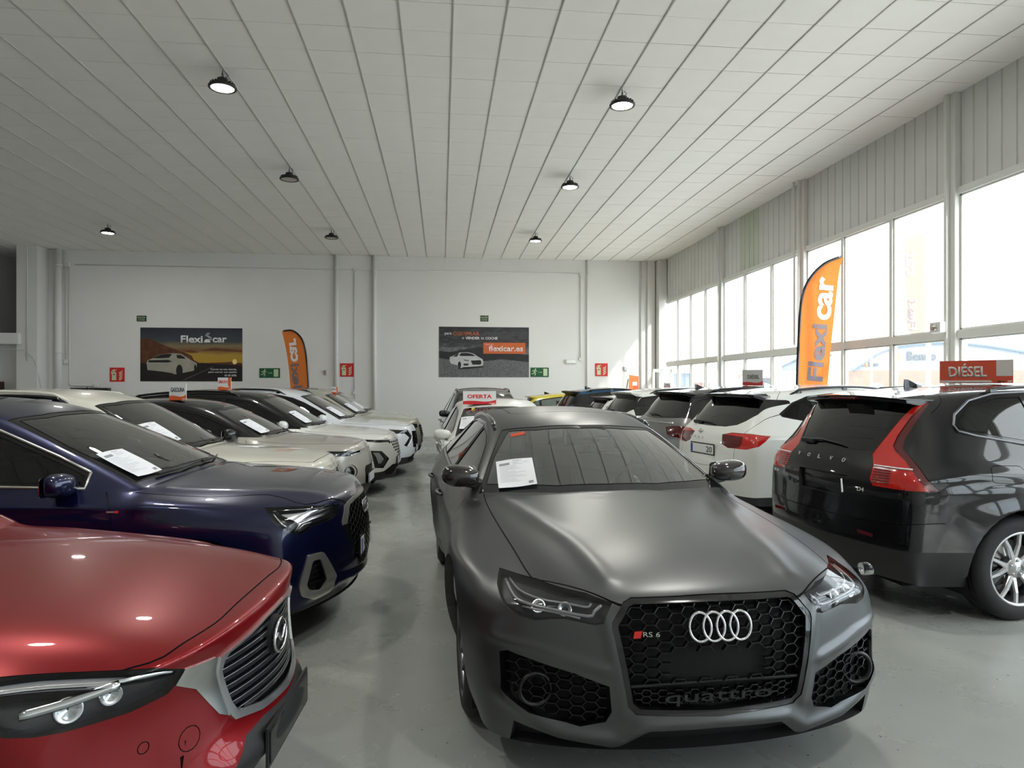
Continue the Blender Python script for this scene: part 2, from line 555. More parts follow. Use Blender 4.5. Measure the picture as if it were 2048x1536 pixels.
# emergency lamp
t = empty('emergency_lamp', (4.18 * KR, BY, KZ(2.46))); tag(t, 'small white emergency lamp box on back wall by the conduit', 'lamp')
m = MB(); m.bbox((0, -0.035, 0), (0.36, 0.07, 0.14)); m.build('housing', M_PIPE, t, bevel=0.012)
m = MB(); m.bbox((0, -0.074, 0), (0.30, 0.012, 0.10)); m.build('diffuser', mat('lamp_diffuser', (0.9, 0.9, 0.88), 0.4), t, bevel=0.004)
for (x, z, w, h, lab) in ((-3.62, 1.93 + .17, .10, .15, 'small grey box left of the middle extinguisher sign'), (6.0, 2.25, .12, .14, 'small round grey sensor near the right corner')):
    m = MB(); m.bbox((x * KR, BY - 0.034, z), (w, 0.06, h)); tag(m.build('wall_box', M_SATIN, bevel=0.01), lab, 'box')

# ---- wall signs
def plaque(name, x0, x1, z0, z1, m, label, cat='sign'):
    x0, x1, z0, z1 = x0 * KR, x1 * KR, KZ(z0), KZ(z1)
    t = empty(name, ((x0 + x1) / 2, BY, (z0 + z1) / 2)); tag(t, label, cat)
    w, h = x1 - x0, z1 - z0
    b = MB(); b.box((-w / 2, -0.012, -h / 2), (w / 2, -0.001, h / 2)); b.build('panel', m, t)
    return t, w, h
WFN = lambda u, v, tt: (u, -0.012 - tt, v)
def flat(t, name, polys, m, d=0.002):
    b = MB()
    for p in polys: b.prism(p, WFN, 0.0, d)
    return b.build(name, m, t)
def ellipse(cx, cy, a, b, n=20, t0=0, t1=2 * PI):
    return [(cx + a * math.cos(t0 + (t1 - t0) * k / n), cy + b * math.sin(t0 + (t1 - t0) * k / n)) for k in range(n if abs(t1 - t0 - 2 * PI) < 1e-6 else n + 1)]
def wtext(t, s, cx, cz, w, h, m, d=0.003, bold=0.0, y=-0.012):
    return text(s, w, h, m, t, frame4((cx, y, cz), (1, 0, 0), (0, 0, 1), (0, -1, 0)), d, bold)
def extinguisher_sign(cx, cz, s, label):
    t, w, h = plaque('extinguisher_sign', cx - s / 2, cx + s / 2, cz - s / 2, cz + s / 2, M_SIGNRED, label)
    body = [(-.36, -.40), (-.06, -.40), (-.06, .14), (-.10, .20), (-.32, .20), (-.36, .14)]
    head = [(-.27, .22), (-.15, .22), (-.15, .30), (-.02, .34), (-.04, .38), (-.30, .36), (-.40, .22), (-.42, .05), (-.38, .05), (-.34, .24), (-.27, .30)]
    flat(t, 'extinguisher_pictogram', [[(u * s, v * s) for u, v in p] for p in (body, head)], M_GLOWP)
    flat(t, 'pictogram_band', [[(u * s, v * s) for u, v in [(-.28, -.02), (-.14, -.02), (-.14, .06), (-.28, .06)]]], M_SIGNRED, 0.004)
    fl = []
    for k in range(4):
        o = -.38 + k * .16
        fl.append([(.10 * s, o * s), (.22 * s, (o - .02) * s), (.34 * s, (o + .10) * s), (.38 * s, (o + .24) * s), (.28 * s, (o + .12) * s), (.18 * s, (o + .08) * s)])
    flat(t, 'flame_pictogram', fl, M_GLOWP)
extinguisher_sign(-9.80, 2.01, 0.43, 'red fire extinguisher sign left of the sunset poster')
extinguisher_sign(-2.96, 2.17, 0.42, 'red fire extinguisher sign over the middle thin conduit')
extinguisher_sign(5.20, 2.20, 0.42, 'red fire extinguisher sign right of the slim pipe near windows')
def running_man(cx, cz, s):
    P = []
    P.append(ellipse(cx + .10 * s, cz + .40 * s, .085 * s, .085 * s, 10))
    P.append([(cx + a * s, cz + b * s) for a, b in [(.02, .30), (.14, .28), (.06, .02), (-.08, .04)]])
    P.append([(cx + a * s, cz + b * s) for a, b in [(-.02, .30), (-.26, .22), (-.30, .06), (-.22, .06), (-.19, .16), (0, .22)]])
    P.append([(cx + a * s, cz + b * s) for a, b in [(.08, .28), (.20, .10), (.34, .12), (.34, .18), (.22, .18), (.12, .30)]])
    P.append([(cx + a * s, cz + b * s) for a, b in [(-.08, .06), (.05, .05), (.16, -.12), (.06, -.42), (-.02, -.40), (.05, -.14)]])
    P.append([(cx + a * s, cz + b * s) for a, b in [(-.08, .08), (.02, .02), (-.12, -.22), (-.40, -.24), (-.40, -.16), (-.16, -.14)]])
    return P
def running_sign(x0, x1, z0, z1, label):
    t, w, h = plaque('exit_sign', x0, x1, z0, z1, M_SIGNGREEN, label)
    flat(t, 'running_figure', running_man(-w * .27, 0, h * .85), M_GLOWP)
    flat(t, 'door_pictogram', [[(w * .20, -h * .38), (w * .42, -h * .38), (w * .42, h * .38), (w * .20, h * .38)]], M_GLOWP)
    flat(t, 'arrow', [[(-w * .08, -h * .02), (w * .08, -h * .02), (w * .08, -h * .06), (w * .14, 0), (w * .08, h * .06), (w * .08, h * .02), (-w * .08, h * .02)]], M_GLOWP)
running_sign(-5.62, -5.0, 1.92, 2.22, 'green running man exit sign between sunset poster and orange flag')
running_sign(2.86, 3.46, 1.96, 2.265, 'green running man exit sign right of the monochrome poster')
for (x0, x1, z0, z1, lab) in ((-9.235, -8.955, 3.635, 3.81, 'small dark green SALIDA sign above the sunset poster'), (1.24, 1.50, 3.74, 3.93, 'small dark green SALIDA sign above the monochrome poster')):
    t, w, h = plaque('exit_sign', x0, x1, z0, z1, M_SIGNGREEND, lab)
    wtext(t, 'SALIDA', 0, h * .17, w * .82, h * .34, M_GLOWP, bold=0.01)
    flat(t, 'arrow', [[(-w * .36, -h * .28), (w * .22, -h * .28), (w * .22, -h * .34), (w * .38, -h * .24), (w * .22, -h * .14), (w * .22, -h * .20), (-w * .36, -h * .20)]], M_GLOWP)

# sunset poster
def poster_sky(name, stops, noise_s=3.0, amt=0.25, sunpos=None):
    m = bpy.data.materials.new(name); m.use_nodes = True
    nt = m.node_tree; b = nt.nodes['Principled BSDF']; b.inputs['Roughness'].default_value = 0.45
    tc = nt.nodes.new('ShaderNodeTexCoord'); sp = nt.nodes.new('ShaderNodeSeparateXYZ')
    nt.links.new(tc.outputs['Generated'], sp.inputs[0])
    n = nt.nodes.new('ShaderNodeTexNoise'); n.inputs['Scale'].default_value = noise_s; n.inputs['Detail'].default_value = 6
    mp = nt.nodes.new('ShaderNodeMapping'); mp.inputs['Scale'].default_value = (1, 1, 3.5)
    nt.links.new(tc.outputs['Object'], mp.inputs[0]); nt.links.new(mp.outputs[0], n.inputs['Vector'])
    ma = nt.nodes.new('ShaderNodeMath'); ma.operation = 'MULTIPLY_ADD'; ma.inputs[1].default_value = amt; ma.inputs[2].default_value = -amt / 2
    nt.links.new(n.outputs['Fac'], ma.inputs[0])
    ad = nt.nodes.new('ShaderNodeMath'); nt.links.new(sp.outputs['Z'], ad.inputs[0]); nt.links.new(ma.outputs[0], ad.inputs[1])
    r = nt.nodes.new('ShaderNodeValToRGB'); e = r.color_ramp.elements
    while len(e) < len(stops): e.new(0.5)
    for k, (p, c) in enumerate(stops): e[k].position = p; e[k].color = (*c, 1)
    nt.links.new(ad.outputs[0], r.inputs[0]); nt.links.new(r.outputs[0], b.inputs['Base Color'])
    return m
sky1 = poster_sky('poster_sunset_print', [(0.0, (.008, .007, .006)), (.30, (.012, .009, .007)), (.335, (.03, .015, .008)), (.345, (.45, .26, .02)), (.50, (.42, .27, .04)), (.58, (.20, .09, .03)), (.66, (.22, .17, .08)), (.75, (.05, .06, .07)), (1, (.008, .012, .025))], 2.0, .10)
t, w, h = plaque('sunset_poster', -9.13, -6.13, 1.81, 3.45, sky1, 'wide sunset poster with white car and white lettering on left wall', 'poster')
def pp(pts, px0, py0, px1, py1):   # poster drawing coordinates (a 100 x 100 sheet, y down)
    return [((x / 100 - .5) * w, (.5 - y / 100) * h) for x, y in pts]
PP = lambda pts: pp(pts, 0, 0, 0, 0)
mm = mat('poster_rock_print', (.10, .032, .012), .5, noise=(7, .85, 8))
flat(t, 'rock_print', [PP([(0, 22), (8, 20), (20, 30), (30, 38), (42, 45), (50, 52), (52, 60), (58, 66), (70, 65), (84, 64), (90, 63), (100, 68), (100, 71), (0, 72)])], mm, .001)
flat(t, 'ground_print', [PP([(0, 66), (30, 68), (60, 66), (100, 70), (100, 100), (0, 100)])], mat('poster_ground_print', (.012, .009, .008), .5, noise=(6, .6, 6)), .0015)
flat(t, 'road_line_print', [PP([(41, 98), (42.5, 98), (72, 72), (71.4, 72)])], mat('poster_road_line', (.16, .13, .11), .5), .002)
flat(t, 'sun_print', [[(w * .424 + a, -h * .13 + b) for a, b in ellipse(0, 0, .07, .085, 16)]], mat('poster_sun_print', (1.0, .78, .30), .5), .002)
flat(t, 'cloud_print', [PP([(64, 40), (72, 37), (86, 39), (100, 42), (100, 45), (88, 44), (78, 43), (60, 43)]), PP([(40, 42), (50, 41), (57, 46), (50, 47), (44, 45)])], mat('poster_cloud_print', (.14, .045, .02), .5, noise=(9, .6, 5)), .001)
cw = mat('poster_white_car_print', (.36, .34, .28), .45, noise=(4, .2, 3)); cdk = mat('poster_dark_print', (.012, .012, .012), .5)
flat(t, 'car_print', [PP([(6, 66), (7, 61), (12, 57), (18, 51), (26, 48), (33, 47.5), (40, 49), (46, 56), (50, 61), (55, 66), (55, 73), (52, 80), (50, 81), (42, 84), (39, 86), (33, 87), (31, 85), (22, 82), (7, 79)])], cw, .0025)
for q__ in [PP([(12, 57), (19, 51), (26, 48.5), (31, 49), (28, 56), (20, 57)]), PP([(35, 51), (39, 50.5), (43, 55), (44, 58), (36, 57)]), PP([(8, 61), (27, 60), (31, 63), (27, 65), (8, 65)]), ellipse((.38 - .5) * w, (.5 - .80) * h, .10, .19, 16), ellipse((.535 - .5) * w, (.5 - .745) * h, .035, .10, 14), PP([(6, 79), (22, 82), (31, 85), (30, 88), (6, 84)])]: flat(t, 'car_window_print', [q__], cdk, .004)
wtext(t, 'Flexi', -.0, h * .29, w * .215, h * .135, M_WHITEP, bold=.025); wtext(t, 'car', w * .275, h * .275, w * .14, h * .095, M_WHITEP, bold=.025)
lm = MB()
road = [(w * .155, h * .41), (w * .135, h * .36), (w * .165, h * .33), (w * .175, h * .29), (w * .15, h * .26)]
for off in (0, .035, .07):
    lm.tube([(x + off, -.016, z) for x, z in road], .006, 5)
lm.prism([(w * .12, h * .23), (w * .125, h * .26), (w * .14, h * .29), (w * .165, h * .29), (w * .18, h * .26), (w * .185, h * .23)], WFN, 0, .003)
lm.build('road_emblem', M_WHITEP, t)
for k, s in enumerate(('Correr es una ciencia,', 'pero correr con pasión', 'es un arte.')):
    ww = (w * .26, w * .28, w * .12)[k]
    wtext(t, s, w * .445 - ww / 2, -h * (.275 + .055 * k), ww, h * .04, M_WHITEP, bold=.015)

# monochrome poster
sky2 = poster_sky('poster_storm_print', [(0, (.012, .012, .016)), (.28, (.03, .03, .034)), (.40, (.035, .035, .04)), (.52, (.16, .16, .17)), (.60, (.06, .06, .065)), (.74, (.02, .02, .025)), (.80, (.05, .05, .055)), (1, (.014, .014, .02))], 3.4, .55)
t, w, h = plaque('monochrome_poster', -.08, 2.81, 1.95, 3.56, sky2, 'dark monochrome poster with white coupe and orange web address box', 'poster')
flat(t, 'hill_print', [PP([(0, 48), (12, 50), (22, 47), (33, 43), (46, 40), (60, 43), (75, 52), (100, 55), (100, 68), (0, 66)])], mat('poster_hill_print', (.02, .02, .023), .5, noise=(8, .7, 6)), .001)
flat(t, 'gravel_print', [PP([(0, 62), (15, 66), (50, 68), (70, 64), (100, 70), (100, 100), (0, 100)])], mat('poster_gravel_print', (.13, .13, .135), .5, noise=(22, .98, 8)), .0015)
cw2 = mat('poster_coupe_print', (.52, .52, .52), .45, noise=(6, .25, 3))
flat(t, 'car_print', [PP([(11.5, 67), (12, 60), (18, 56), (23, 51), (32, 50.5), (38, 53), (43, 59), (48, 64), (49, 70), (48, 77), (38, 79), (27, 80), (24, 82), (21, 80), (20, 76), (13, 73)])], cw2, .0025)
for q__ in [PP([(22, 56), (24.5, 52), (31, 51.5), (37, 54), (40, 58), (24, 58)]), PP([(15, 60), (20, 54), (22, 53), (20, 59)]), PP([(35, 67), (46, 66), (47, 71), (46, 75), (37, 75)]), PP([(27, 73), (33, 73), (32, 77), (27, 77)]), PP([(27, 65), (33, 66.5), (33, 68), (28, 67)]), ellipse((.225 - .5) * w, (.5 - .755) * h, .055, .11, 14)]: flat(t, 'car_window_print', [q__], cdk, .004)
flat(t, 'shadow_print', [PP([(20, 81), (27, 80), (48, 78), (50, 80), (30, 84), (22, 84)])], cdk, .002)
flat(t, 'orange_box', [PP([(49, 31), (96, 31), (96, 53), (49, 53)])], mat('poster_orange', (.62, .13, .03), .5), .003)
wtext(t, 'flexicar.es', w * .24, h * .075, w * .385, h * .115, M_WHITEP, bold=.02, y=-.015)
wtext(t, 'para', -w * .40, h * .355, w * .075, h * .052, M_WHITEP); wtext(t, 'COMPRAR', -w * .20, h * .365, w * .29, h * .07, mat('poster_orange', (.62, .13, .03)), bold=.005)
wtext(t, 'o', -w * .235, h * .275, w * .02, h * .035, M_WHITEP); wtext(t, 'VENDER', -w * .13, h * .277, w * .155, h * .052, M_WHITEP, bold=.02)
wtext(t, 'tu', -w * .02, h * .277, w * .03, h * .048, M_WHITEP); wtext(t, 'COCHE', w * .08, h * .277, w * .135, h * .052, M_WHITEP, bold=.02)
wtext(t, 'Entra en...', -w * .435 + w * .5, h * .155, w * .10, h * .022, M_WHITEP, y=-.015)
# dark and brown boards low on the left of the back wall
m = MB(); m.bbox((-10.77, BY - .12, 1.30), (1.10, .2, .62)); tag(m.build('flat_screen', M_BLACK, bevel=.01), 'black flat panel low on the back wall behind white roof', 'screen')
m = MB(); m.bbox((-13.76, BY - .22, .9), (.90, .38, 1.8)); tag(m.build('cabinet', mat('brown_wood', (.07, .03, .018), .5, noise=(5, .3)), bevel=.01), 'dark brown cabinet edge at the far left wall', 'cabinet')
# orange A-frame board near the corner
t = empty('display_board', (6.2, BY - .75, 0), R(12)); tag(t, 'orange display board standing by the right back corner', 'sign')
m = MB(); m.prism([(-.22, 0), (.22, 0), (.20, 1.98), (-.13, 2.03)], lambda u, v, tt: (u, tt, v), -.01, .01); m.build('panel', M_ORANGE, t)
m = MB(); m.bar((-.16, .02, 1.9), (-.28, .5, 0), .03, .03); m.bar((.16, .02, 1.9), (.28, .5, 0), .03, .03); m.build('stand', M_SATIN, t)
m = MB(); m.bbox((0.06, -.013, 1.74), (.16, .006, .12)); m.build('label_patch', M_WHITEP, t)

# ---------------------------------------------------------------- window wall
COLY = [FY, -3.12, 0.96, 5.03, 9.10, 13.18, 17.25, 21.48]
struct(MB().box((WX, FY - .2, 0), (WX + .2, BY + .25, .45)).build('wall_right', M_WALL))
ZS, ZT, ZH = .45, 2.39, 4.43
pn = 0
for k in range(len(COLY) - 1):
    y0, y1 = COLY[k], COLY[k + 1]
    # posts
    if k > 0:
        m = MB(); m.box((WX - .10, y0 - .11, 0), (WX + .10, y0 + .11, CZ)); m.box((WX - .16, y0 - .02, 0), (WX - .10, y0 + .02, CZ))
        struct(m.build('trim_%d' % (3 + k), M_FRAME, bevel=.006))
    n = 3 if k < len(COLY) - 2 else 4
    e = y1 if k < len(COLY) - 2 else BY - .42
    pn += 1
    wnd = struct(empty('window_%d' % pn, (WX, y0, ZS)))
    fr = MB()
    fr.box((-.06, .1, ZH - ZS - .03), (.05, e - y0 - .1, ZH - ZS + .07))
    fr.box((-.06, .1, ZT - ZS - .06), (.05, e - y0 - .1, ZT - ZS + .06))
    fr.box((-.06, .1, 0), (.05, e - y0 - .1, .07))
    fr.build('window_frame', M_FRAME, wnd, bevel=.004)
    st = (e - y0) / n
    for q in range(n):
        ya, yb = q * st, (q + 1) * st
        if q > 0:
            mm_ = MB(); mm_.box((-.05, ya - .035, 0), (.05, ya + .035, ZH - ZS)); mm_.build('mullion', M_FRAME, wnd, bevel=.004)
        ga = ya + (.12 if q == 0 else .035); gb_ = yb - (.12 if q == n - 1 else .035)
        for (za, zb) in ((.07, ZT - ZS - .06), (ZT - ZS + .06, ZH - ZS - .03)):
            g = MB(); g.box((.008, ga, za), (.012, gb_, zb)); g.build('pane', glassmat('window_pane', (.90, .92, .92), haze=.035), wnd)
            b = MB()
            for (aa, bb_, cc, dd) in ((ga, za, ga + .025, zb), (gb_ - .025, za, gb_, zb), (ga, za, gb_, za + .025), (ga, zb - .025, gb_, zb)):
                b.box((-.02, aa, bb_), (.03, cc, dd))
            b.build('sash', M_FRAME, wnd)
    # trapezoid sheet above the glass, one part per sheet
    yy = y0 + (.11 if k > 0 else 0); npan = 0
    L = e - yy - .11
    sw = L / 4
    for p_ in range(4):
        pts = []
        ya = yy + p_ * sw
        nr = 4 if k > 0 else 6
        rp = sw / nr
        for r_ in range(nr):
            u = ya + r_ * rp
            pts += [(u, .008), (u + rp * .06, .008), (u + rp * .10, .026), (u + rp * .95, .026)]
        pts.append((ya + sw - rp * .02, .008))
        s_ = MB(); nn = len(pts)
        vs = [(WX + .02 - dx, u, ZH + .07) for u, dx in pts] + [(WX + .02 - dx, u, CZ + .02) for u, dx in pts]
        s_.add(vs, [(i, i + 1, nn + i + 1, nn + i) for i in range(nn - 1)])
        o = s_.build('cladding_sheet', M_SHEETG if (k == 5 and p_ == 2) else M_SHEET, None)
        md = o.modifiers.new('s', 'SOLIDIFY'); md.thickness = .004
        o.parent = bpy.data.objects['wall_right']
    bk = MB(); bk.box((WX + .06, y0, ZH + .06), (WX + .16, y1 + (.8 if k == len(COLY) - 2 else 0), CZ + .1)); bk.build('cladding_backing', M_SHEET, bpy.data.objects['wall_right'])
# box on a post and cctv-like outlet
t = empty('alarm_box', (WX - .19, 9.2, 2.50)); tag(t, 'small white alarm unit on the window post above the transom', 'alarm')
m = MB(); m.bbox((0, 0, 0), (.12, .22, .16)); m.build('housing', M_PIPE, t, bevel=.02)
m = MB(); m.lathe([(0.0, -.09), (.05, -.09), (.055, -.06), (.055, 0)], axis='x', n=16); m.build('lens', M_SATIN, t)
m = MB(); m.tube([(WX - .18, 13.31, CZ), (WX - .18, 13.31, 5.4), (WX - .165, 13.31, 5.2), (WX - .165, 13.31, 2.5)], .022, 8)
tag(m.build('downpipe', M_PIPE), 'thin white pipe running down the middle window post', 'pipe')

# ---------------------------------------------------------------- ceiling lamps
M_LED = mat('led_on', (1, 1, 1), .4, emit=(1.0, .98, .88), estr=26)
M_LEDOFF = mat('led_off', (.42, .38, .34), .35)
M_LAMPB = mat('lamp_body', (.018, .018, .018), .4)
LL = (('over the aisle of cars, first row', 0), )
def lamp(x, y, on, label):
    x *= KR; y *= KR
    t = empty('ceiling_lamp', (x, y, CZ)); tag(t, label, 'lamp', None)
    z = -.235
    m = MB(); m.lathe([(.0, z + .07), (.07, z + .07), (.085, z + .045), (.165, z + .03), (.182, z + .012), (.180, z - .008), (.150, z - .012), (.145, z - .002)], n=32)
    m.build('lamp_body', M_LAMPB, t)
    m = MB()
    for k in range(20):
        a = 2 * PI * k / 20; m.bar((.05 * math.cos(a), .05 * math.sin(a), z + .055), (.16 * math.cos(a), .16 * math.sin(a), z + .04), .008, .03)
    tag(m.build('cooling_fins', M_LAMPB, t), kind='stuff')
    m = MB(); m.lathe([(0, z - .004), (.147, z - .004)], n=32); m.build('led_lens', M_LED if on else M_LEDOFF, t)
    m = MB(); m.lathe([(.075, z + .07), (.07, z + .12), (.03, z + .135), (0, z + .135)], n=20); m.build('driver_housing', M_LAMPB, t)
    m = MB(); m.tube([(0, .03 * math.cos(a), z + .165 + .03 * math.sin(a)) for a in [2 * PI * k / 12 for k in range(12)]], .006, 6, closed=True)
    m.tube([(0, 0, z + .19), (0, 0, 0)], .006, 6); m.build('hook', M_LAMPB, t)
    m = MB(); m.tube([(.03, 0, z + .13), (.07, .02, z + .18), (.03, .03, -.01)], .005, 5); m.build('cable', M_LAMPB, t)
    if on:
        l = bpy.data.lights.new('led_light', 'AREA'); l.shape = 'DISK'; l.size = .28; l.energy = LAMP_W; l.color = (1.0, .975, .90)
        lo = bpy.data.objects.new('led_light', l); COL.objects.link(lo); lo.parent = t; lo.location = (0, 0, z - .02)
LAMP_W = 42
for (x, y, on, lab) in (
    (-2.85, 9.18, 1, 'lit round ceiling lamp, nearest on the left'), (2.50, 9.18, 1, 'lit round ceiling lamp, nearest on the right'),
    (-2.85, 13.08, 0, 'unlit round ceiling lamp, the larger of the two dark ones'), (2.50, 13.02, 1, 'lit round ceiling lamp, middle one of the right line'),
    (-8.42, 18.1, 1, 'lit round ceiling lamp, farthest left near the corner column'), (-2.87, 18.1, 0, 'unlit round ceiling lamp, small dark one near the back wall'),
    (2.50, 17.9, 1, 'lit round ceiling lamp nearest the back wall on the right'),
    (-8.42, 13.1, 0, 'unlit round ceiling lamp out of view, left line'), (-8.42, 9.18, 0, 'unlit round ceiling lamp out of view above the left row'),
    (-2.85, 4.9, 1, 'lit round ceiling lamp out of view over the red car'), (2.50, 4.9, 1, 'lit round ceiling lamp out of view over the grey estate'),
    (-8.42, 4.9, 0, 'unlit round ceiling lamp out of view over the near left'), (-2.85, .7, 1, 'lit round ceiling lamp behind the camera, left'), (2.50, .7, 1, 'lit round ceiling lamp behind the camera, right')):
    lamp(x, y, on, lab)
# ================================================================ the car kit
# Local frame of a car: nose tip at the origin, x = -s (s runs back along the car), y to the car's left, z up.
def lerp(a, b, t): return a + (b - a) * t
def interp(x, pts):
    if x <= pts[0][0]: return pts[0][1]
    for (a, u), (b, v) in zip(pts, pts[1:]):
        if x <= b: return lerp(u, v, (x - a) / (b - a))
    return pts[-1][1]

DEF = dict(L=4.45, W=1.84, H=1.60, fo=.88, wb=2.66, Rw=.345, zh0=.90, zh1=1.06, sc=1.20, sh=2.02, zhdr=1.52, zre=1.50, zg=1.08, zbf=1.02, zbr=1.08, yr=.60, yrr=.56, hoods=0.09, zc5=.74, zlow=.42, zsill=.25, tapf=.20, tapr=.13,
           nose=[(.02, .72, .30), (0, .55, .30), (.02, .38, .30), (.09, .24, .34)],
           tail=[(.02, .92, .16), (.0, .74, .16), (.0, .48, .14), (.08, .28, .20)],
           crown=.045, roofcrown=.035, hcurve=(0, .015, .06, .20), level=3, flare=.0, ws_in=.17, hoodin=.12, ccurve=.17)

def car_grid(P):
    g = P
    w = g['W'] / 2; L = g['L']
    def tp(s):
        f = max(0.0, (1.05 - s) / 1.05); r = max(0.0, (s - (L - .95)) / .95)
        return w - g['tapf'] * f ** 2.2 - g['tapr'] * r ** 2.2
    def zb(s): return interp(s, [(g['sc'], g['zbf']), (g['sre'], g['zbr'])])
    roof = g.get('roof') or [(g['sh'], g['zhdr']), (lerp(g['sh'], g['sre'], .28), g['H'] - .005), (lerp(g['sh'], g['sre'], .6), g['H'] - .005), (g['sre'], g['zre'])]
    def zr(s): return interp(s, roof)
    G = []
    def side(s, zrow4, yk=0.0, ds=0):
        y = tp(s)
        return [(s, y - .012 + yk, zrow4), (s, y + yk, lerp(zrow4, g['zlow'], .38)), (s, y - .02 + yk, g['zlow']), (s, y - .085 + yk, g['zsill'])]
    hc = g['hcurve']
    nz = g['nose']
    fr = (0, .36, .68)
    # 0 hood leading edge
    c = nz[0][2]; yc = tp(c)
    G.append([(g['hoods'] + hc[0], 0, g['zh0']), (g['hoods'] + hc[1], fr[1] * yc, g['zh0'] - .004), (g['hoods'] + hc[2], fr[2] * yc, g['zh0'] - .018),
              (c - .03, yc - g.get('nosein', .05), g['zh0'] - g.get('nosedrop', .06))] + [(n[2], tp(n[2]) - (n[3] if len(n) > 3 else 0), n[1]) for n in nz])
    dz = g['zh1'] - g['zh0']
    for s, t, k in ((.30, .38, .55), (.62, .66, .25), (g['fo'] + .12, .85, .08), (g['sc'] - .07, 1.0, 0)):
        z = g['zh0'] + dz * t
        t2 = min(1, s / g['sc'])
        y3 = tp(s + .1) - g['hoodin']; cv = lerp(0, g['ccurve'], t2 ** 3)
        z3 = lerp(g['zh0'] - .05, g['zbf'] - .015, t2 ** .8)
        y2 = lerp(fr[2] * yc, w - g['ws_in'] - .10, t2)
        crz = g['crown'] * (.6 + .4 * t2)
        s3 = s + lerp(hc[3], g['ccurve'], t2)
        G.append([(s, 0, z), (s + hc[1] * k + cv * .15, y2 * .52, z - crz * .12), (s + hc[2] * k + cv * .5, y2, z - crz * .55), (s3, y3, min(z3, z - crz))] + side(s3, g['zc5'] + .1 + .12 * t2))
    sc, sh = g['sc'], g['sh']
    # 5 windscreen base
    s3 = sc + g['ccurve'] + .06
    G.append([(sc + .02, 0, g['zh1'] + .008), (sc + .05, (w - g['ws_in']) * .52, g['zh1']), (sc + g['ccurve'] * .8, w - g['ws_in'], g['zbf'] + .015), (s3, w - g['hoodin'] + .01, g['zbf'] - .005)] + side(s3, zb(s3) - .13))
    # 6 middle of the windscreen
    s = lerp(sc, sh, .5); s2 = s + .09
    yA = lerp(w - g['ws_in'], g['yr'], .5); zA = lerp(g['zbf'], g['zhdr'], .49)
    zmid = lerp(g['zh1'], g['zhdr'], .53)
    G.append([(s, 0, zmid), (s + .02, yA * .55, zmid - .004), (s2, yA, zA - .0), (s2 + .12, w - g['hoodin'] + .03, zb(s2))] + side(s2 + .12, zb(s2) - .13))
    # 7 header
    G.append([(sh, 0, g['zhdr']), (sh + .02, g['yr'] * .55, g['zhdr'] - g['roofcrown'] * .2), (sh + .08, g['yr'], g['zhdr'] - g['roofcrown'] - .01), (sh + .1, w - g['hoodin'] + .035, zb(sh))] + side(sh + .1, zb(sh) - .13))
    for t in (.22, .52, .80):
        s = lerp(sh, g['sre'], t); y2 = lerp(g['yr'], g['yrr'], t); z = zr(s)
        if t == .22: z = g['H'] - .012
        G.append([(s, 0, z), (s, y2 * .55, z - g['roofcrown'] * .2), (s, y2, z - g['roofcrown'] - .01), (s, w - g['hoodin'] + .035, zb(s))] + side(s, zb(s) - .13))
    s = g['sre']
    G.append([(s, 0, g['zre']), (s - .01, g['yrr'] * .55, g['zre'] - g['roofcrown'] * .3), (s - .04, g['yrr'] - .01, g['zre'] - g['roofcrown'] - .02), (s - .02, min(tp(s) - .09, w - g['hoodin'] + .03), zb(s))] + side(s, zb(s) - .13))
    s = lerp(g['sre'], g['sg'], .5)
    yC = lerp(g['yrr'], tp(s) - .16, .5)
    zc = lerp(g['zre'], g['zg'], .5)
    G.append([(s + .01, 0, zc + .01), (s, yC * .55, zc), (s - .06, yC, zc - .01), (s - .04, tp(s) - .085, zb(s) - .0)] + side(s, zb(s) - .13))
    s = g['sg']; tl = g['tail']; sct = L - tl[0][2]
    yt = tp(sct)
    G.append([(s, 0, g['zg']), (s - .01, yt * .42, g['zg'] - .003), (s - .05, yt * .76, g['zg'] - .015), (sct - .02, yt - .05, zb(s) - .045)] + [(L - n[2], tp(L - n[2]) - (n[3] if len(n) > 3 else 0), n[1]) for n in tl])
    if g.get('edit'): g['edit'](G)
    return G

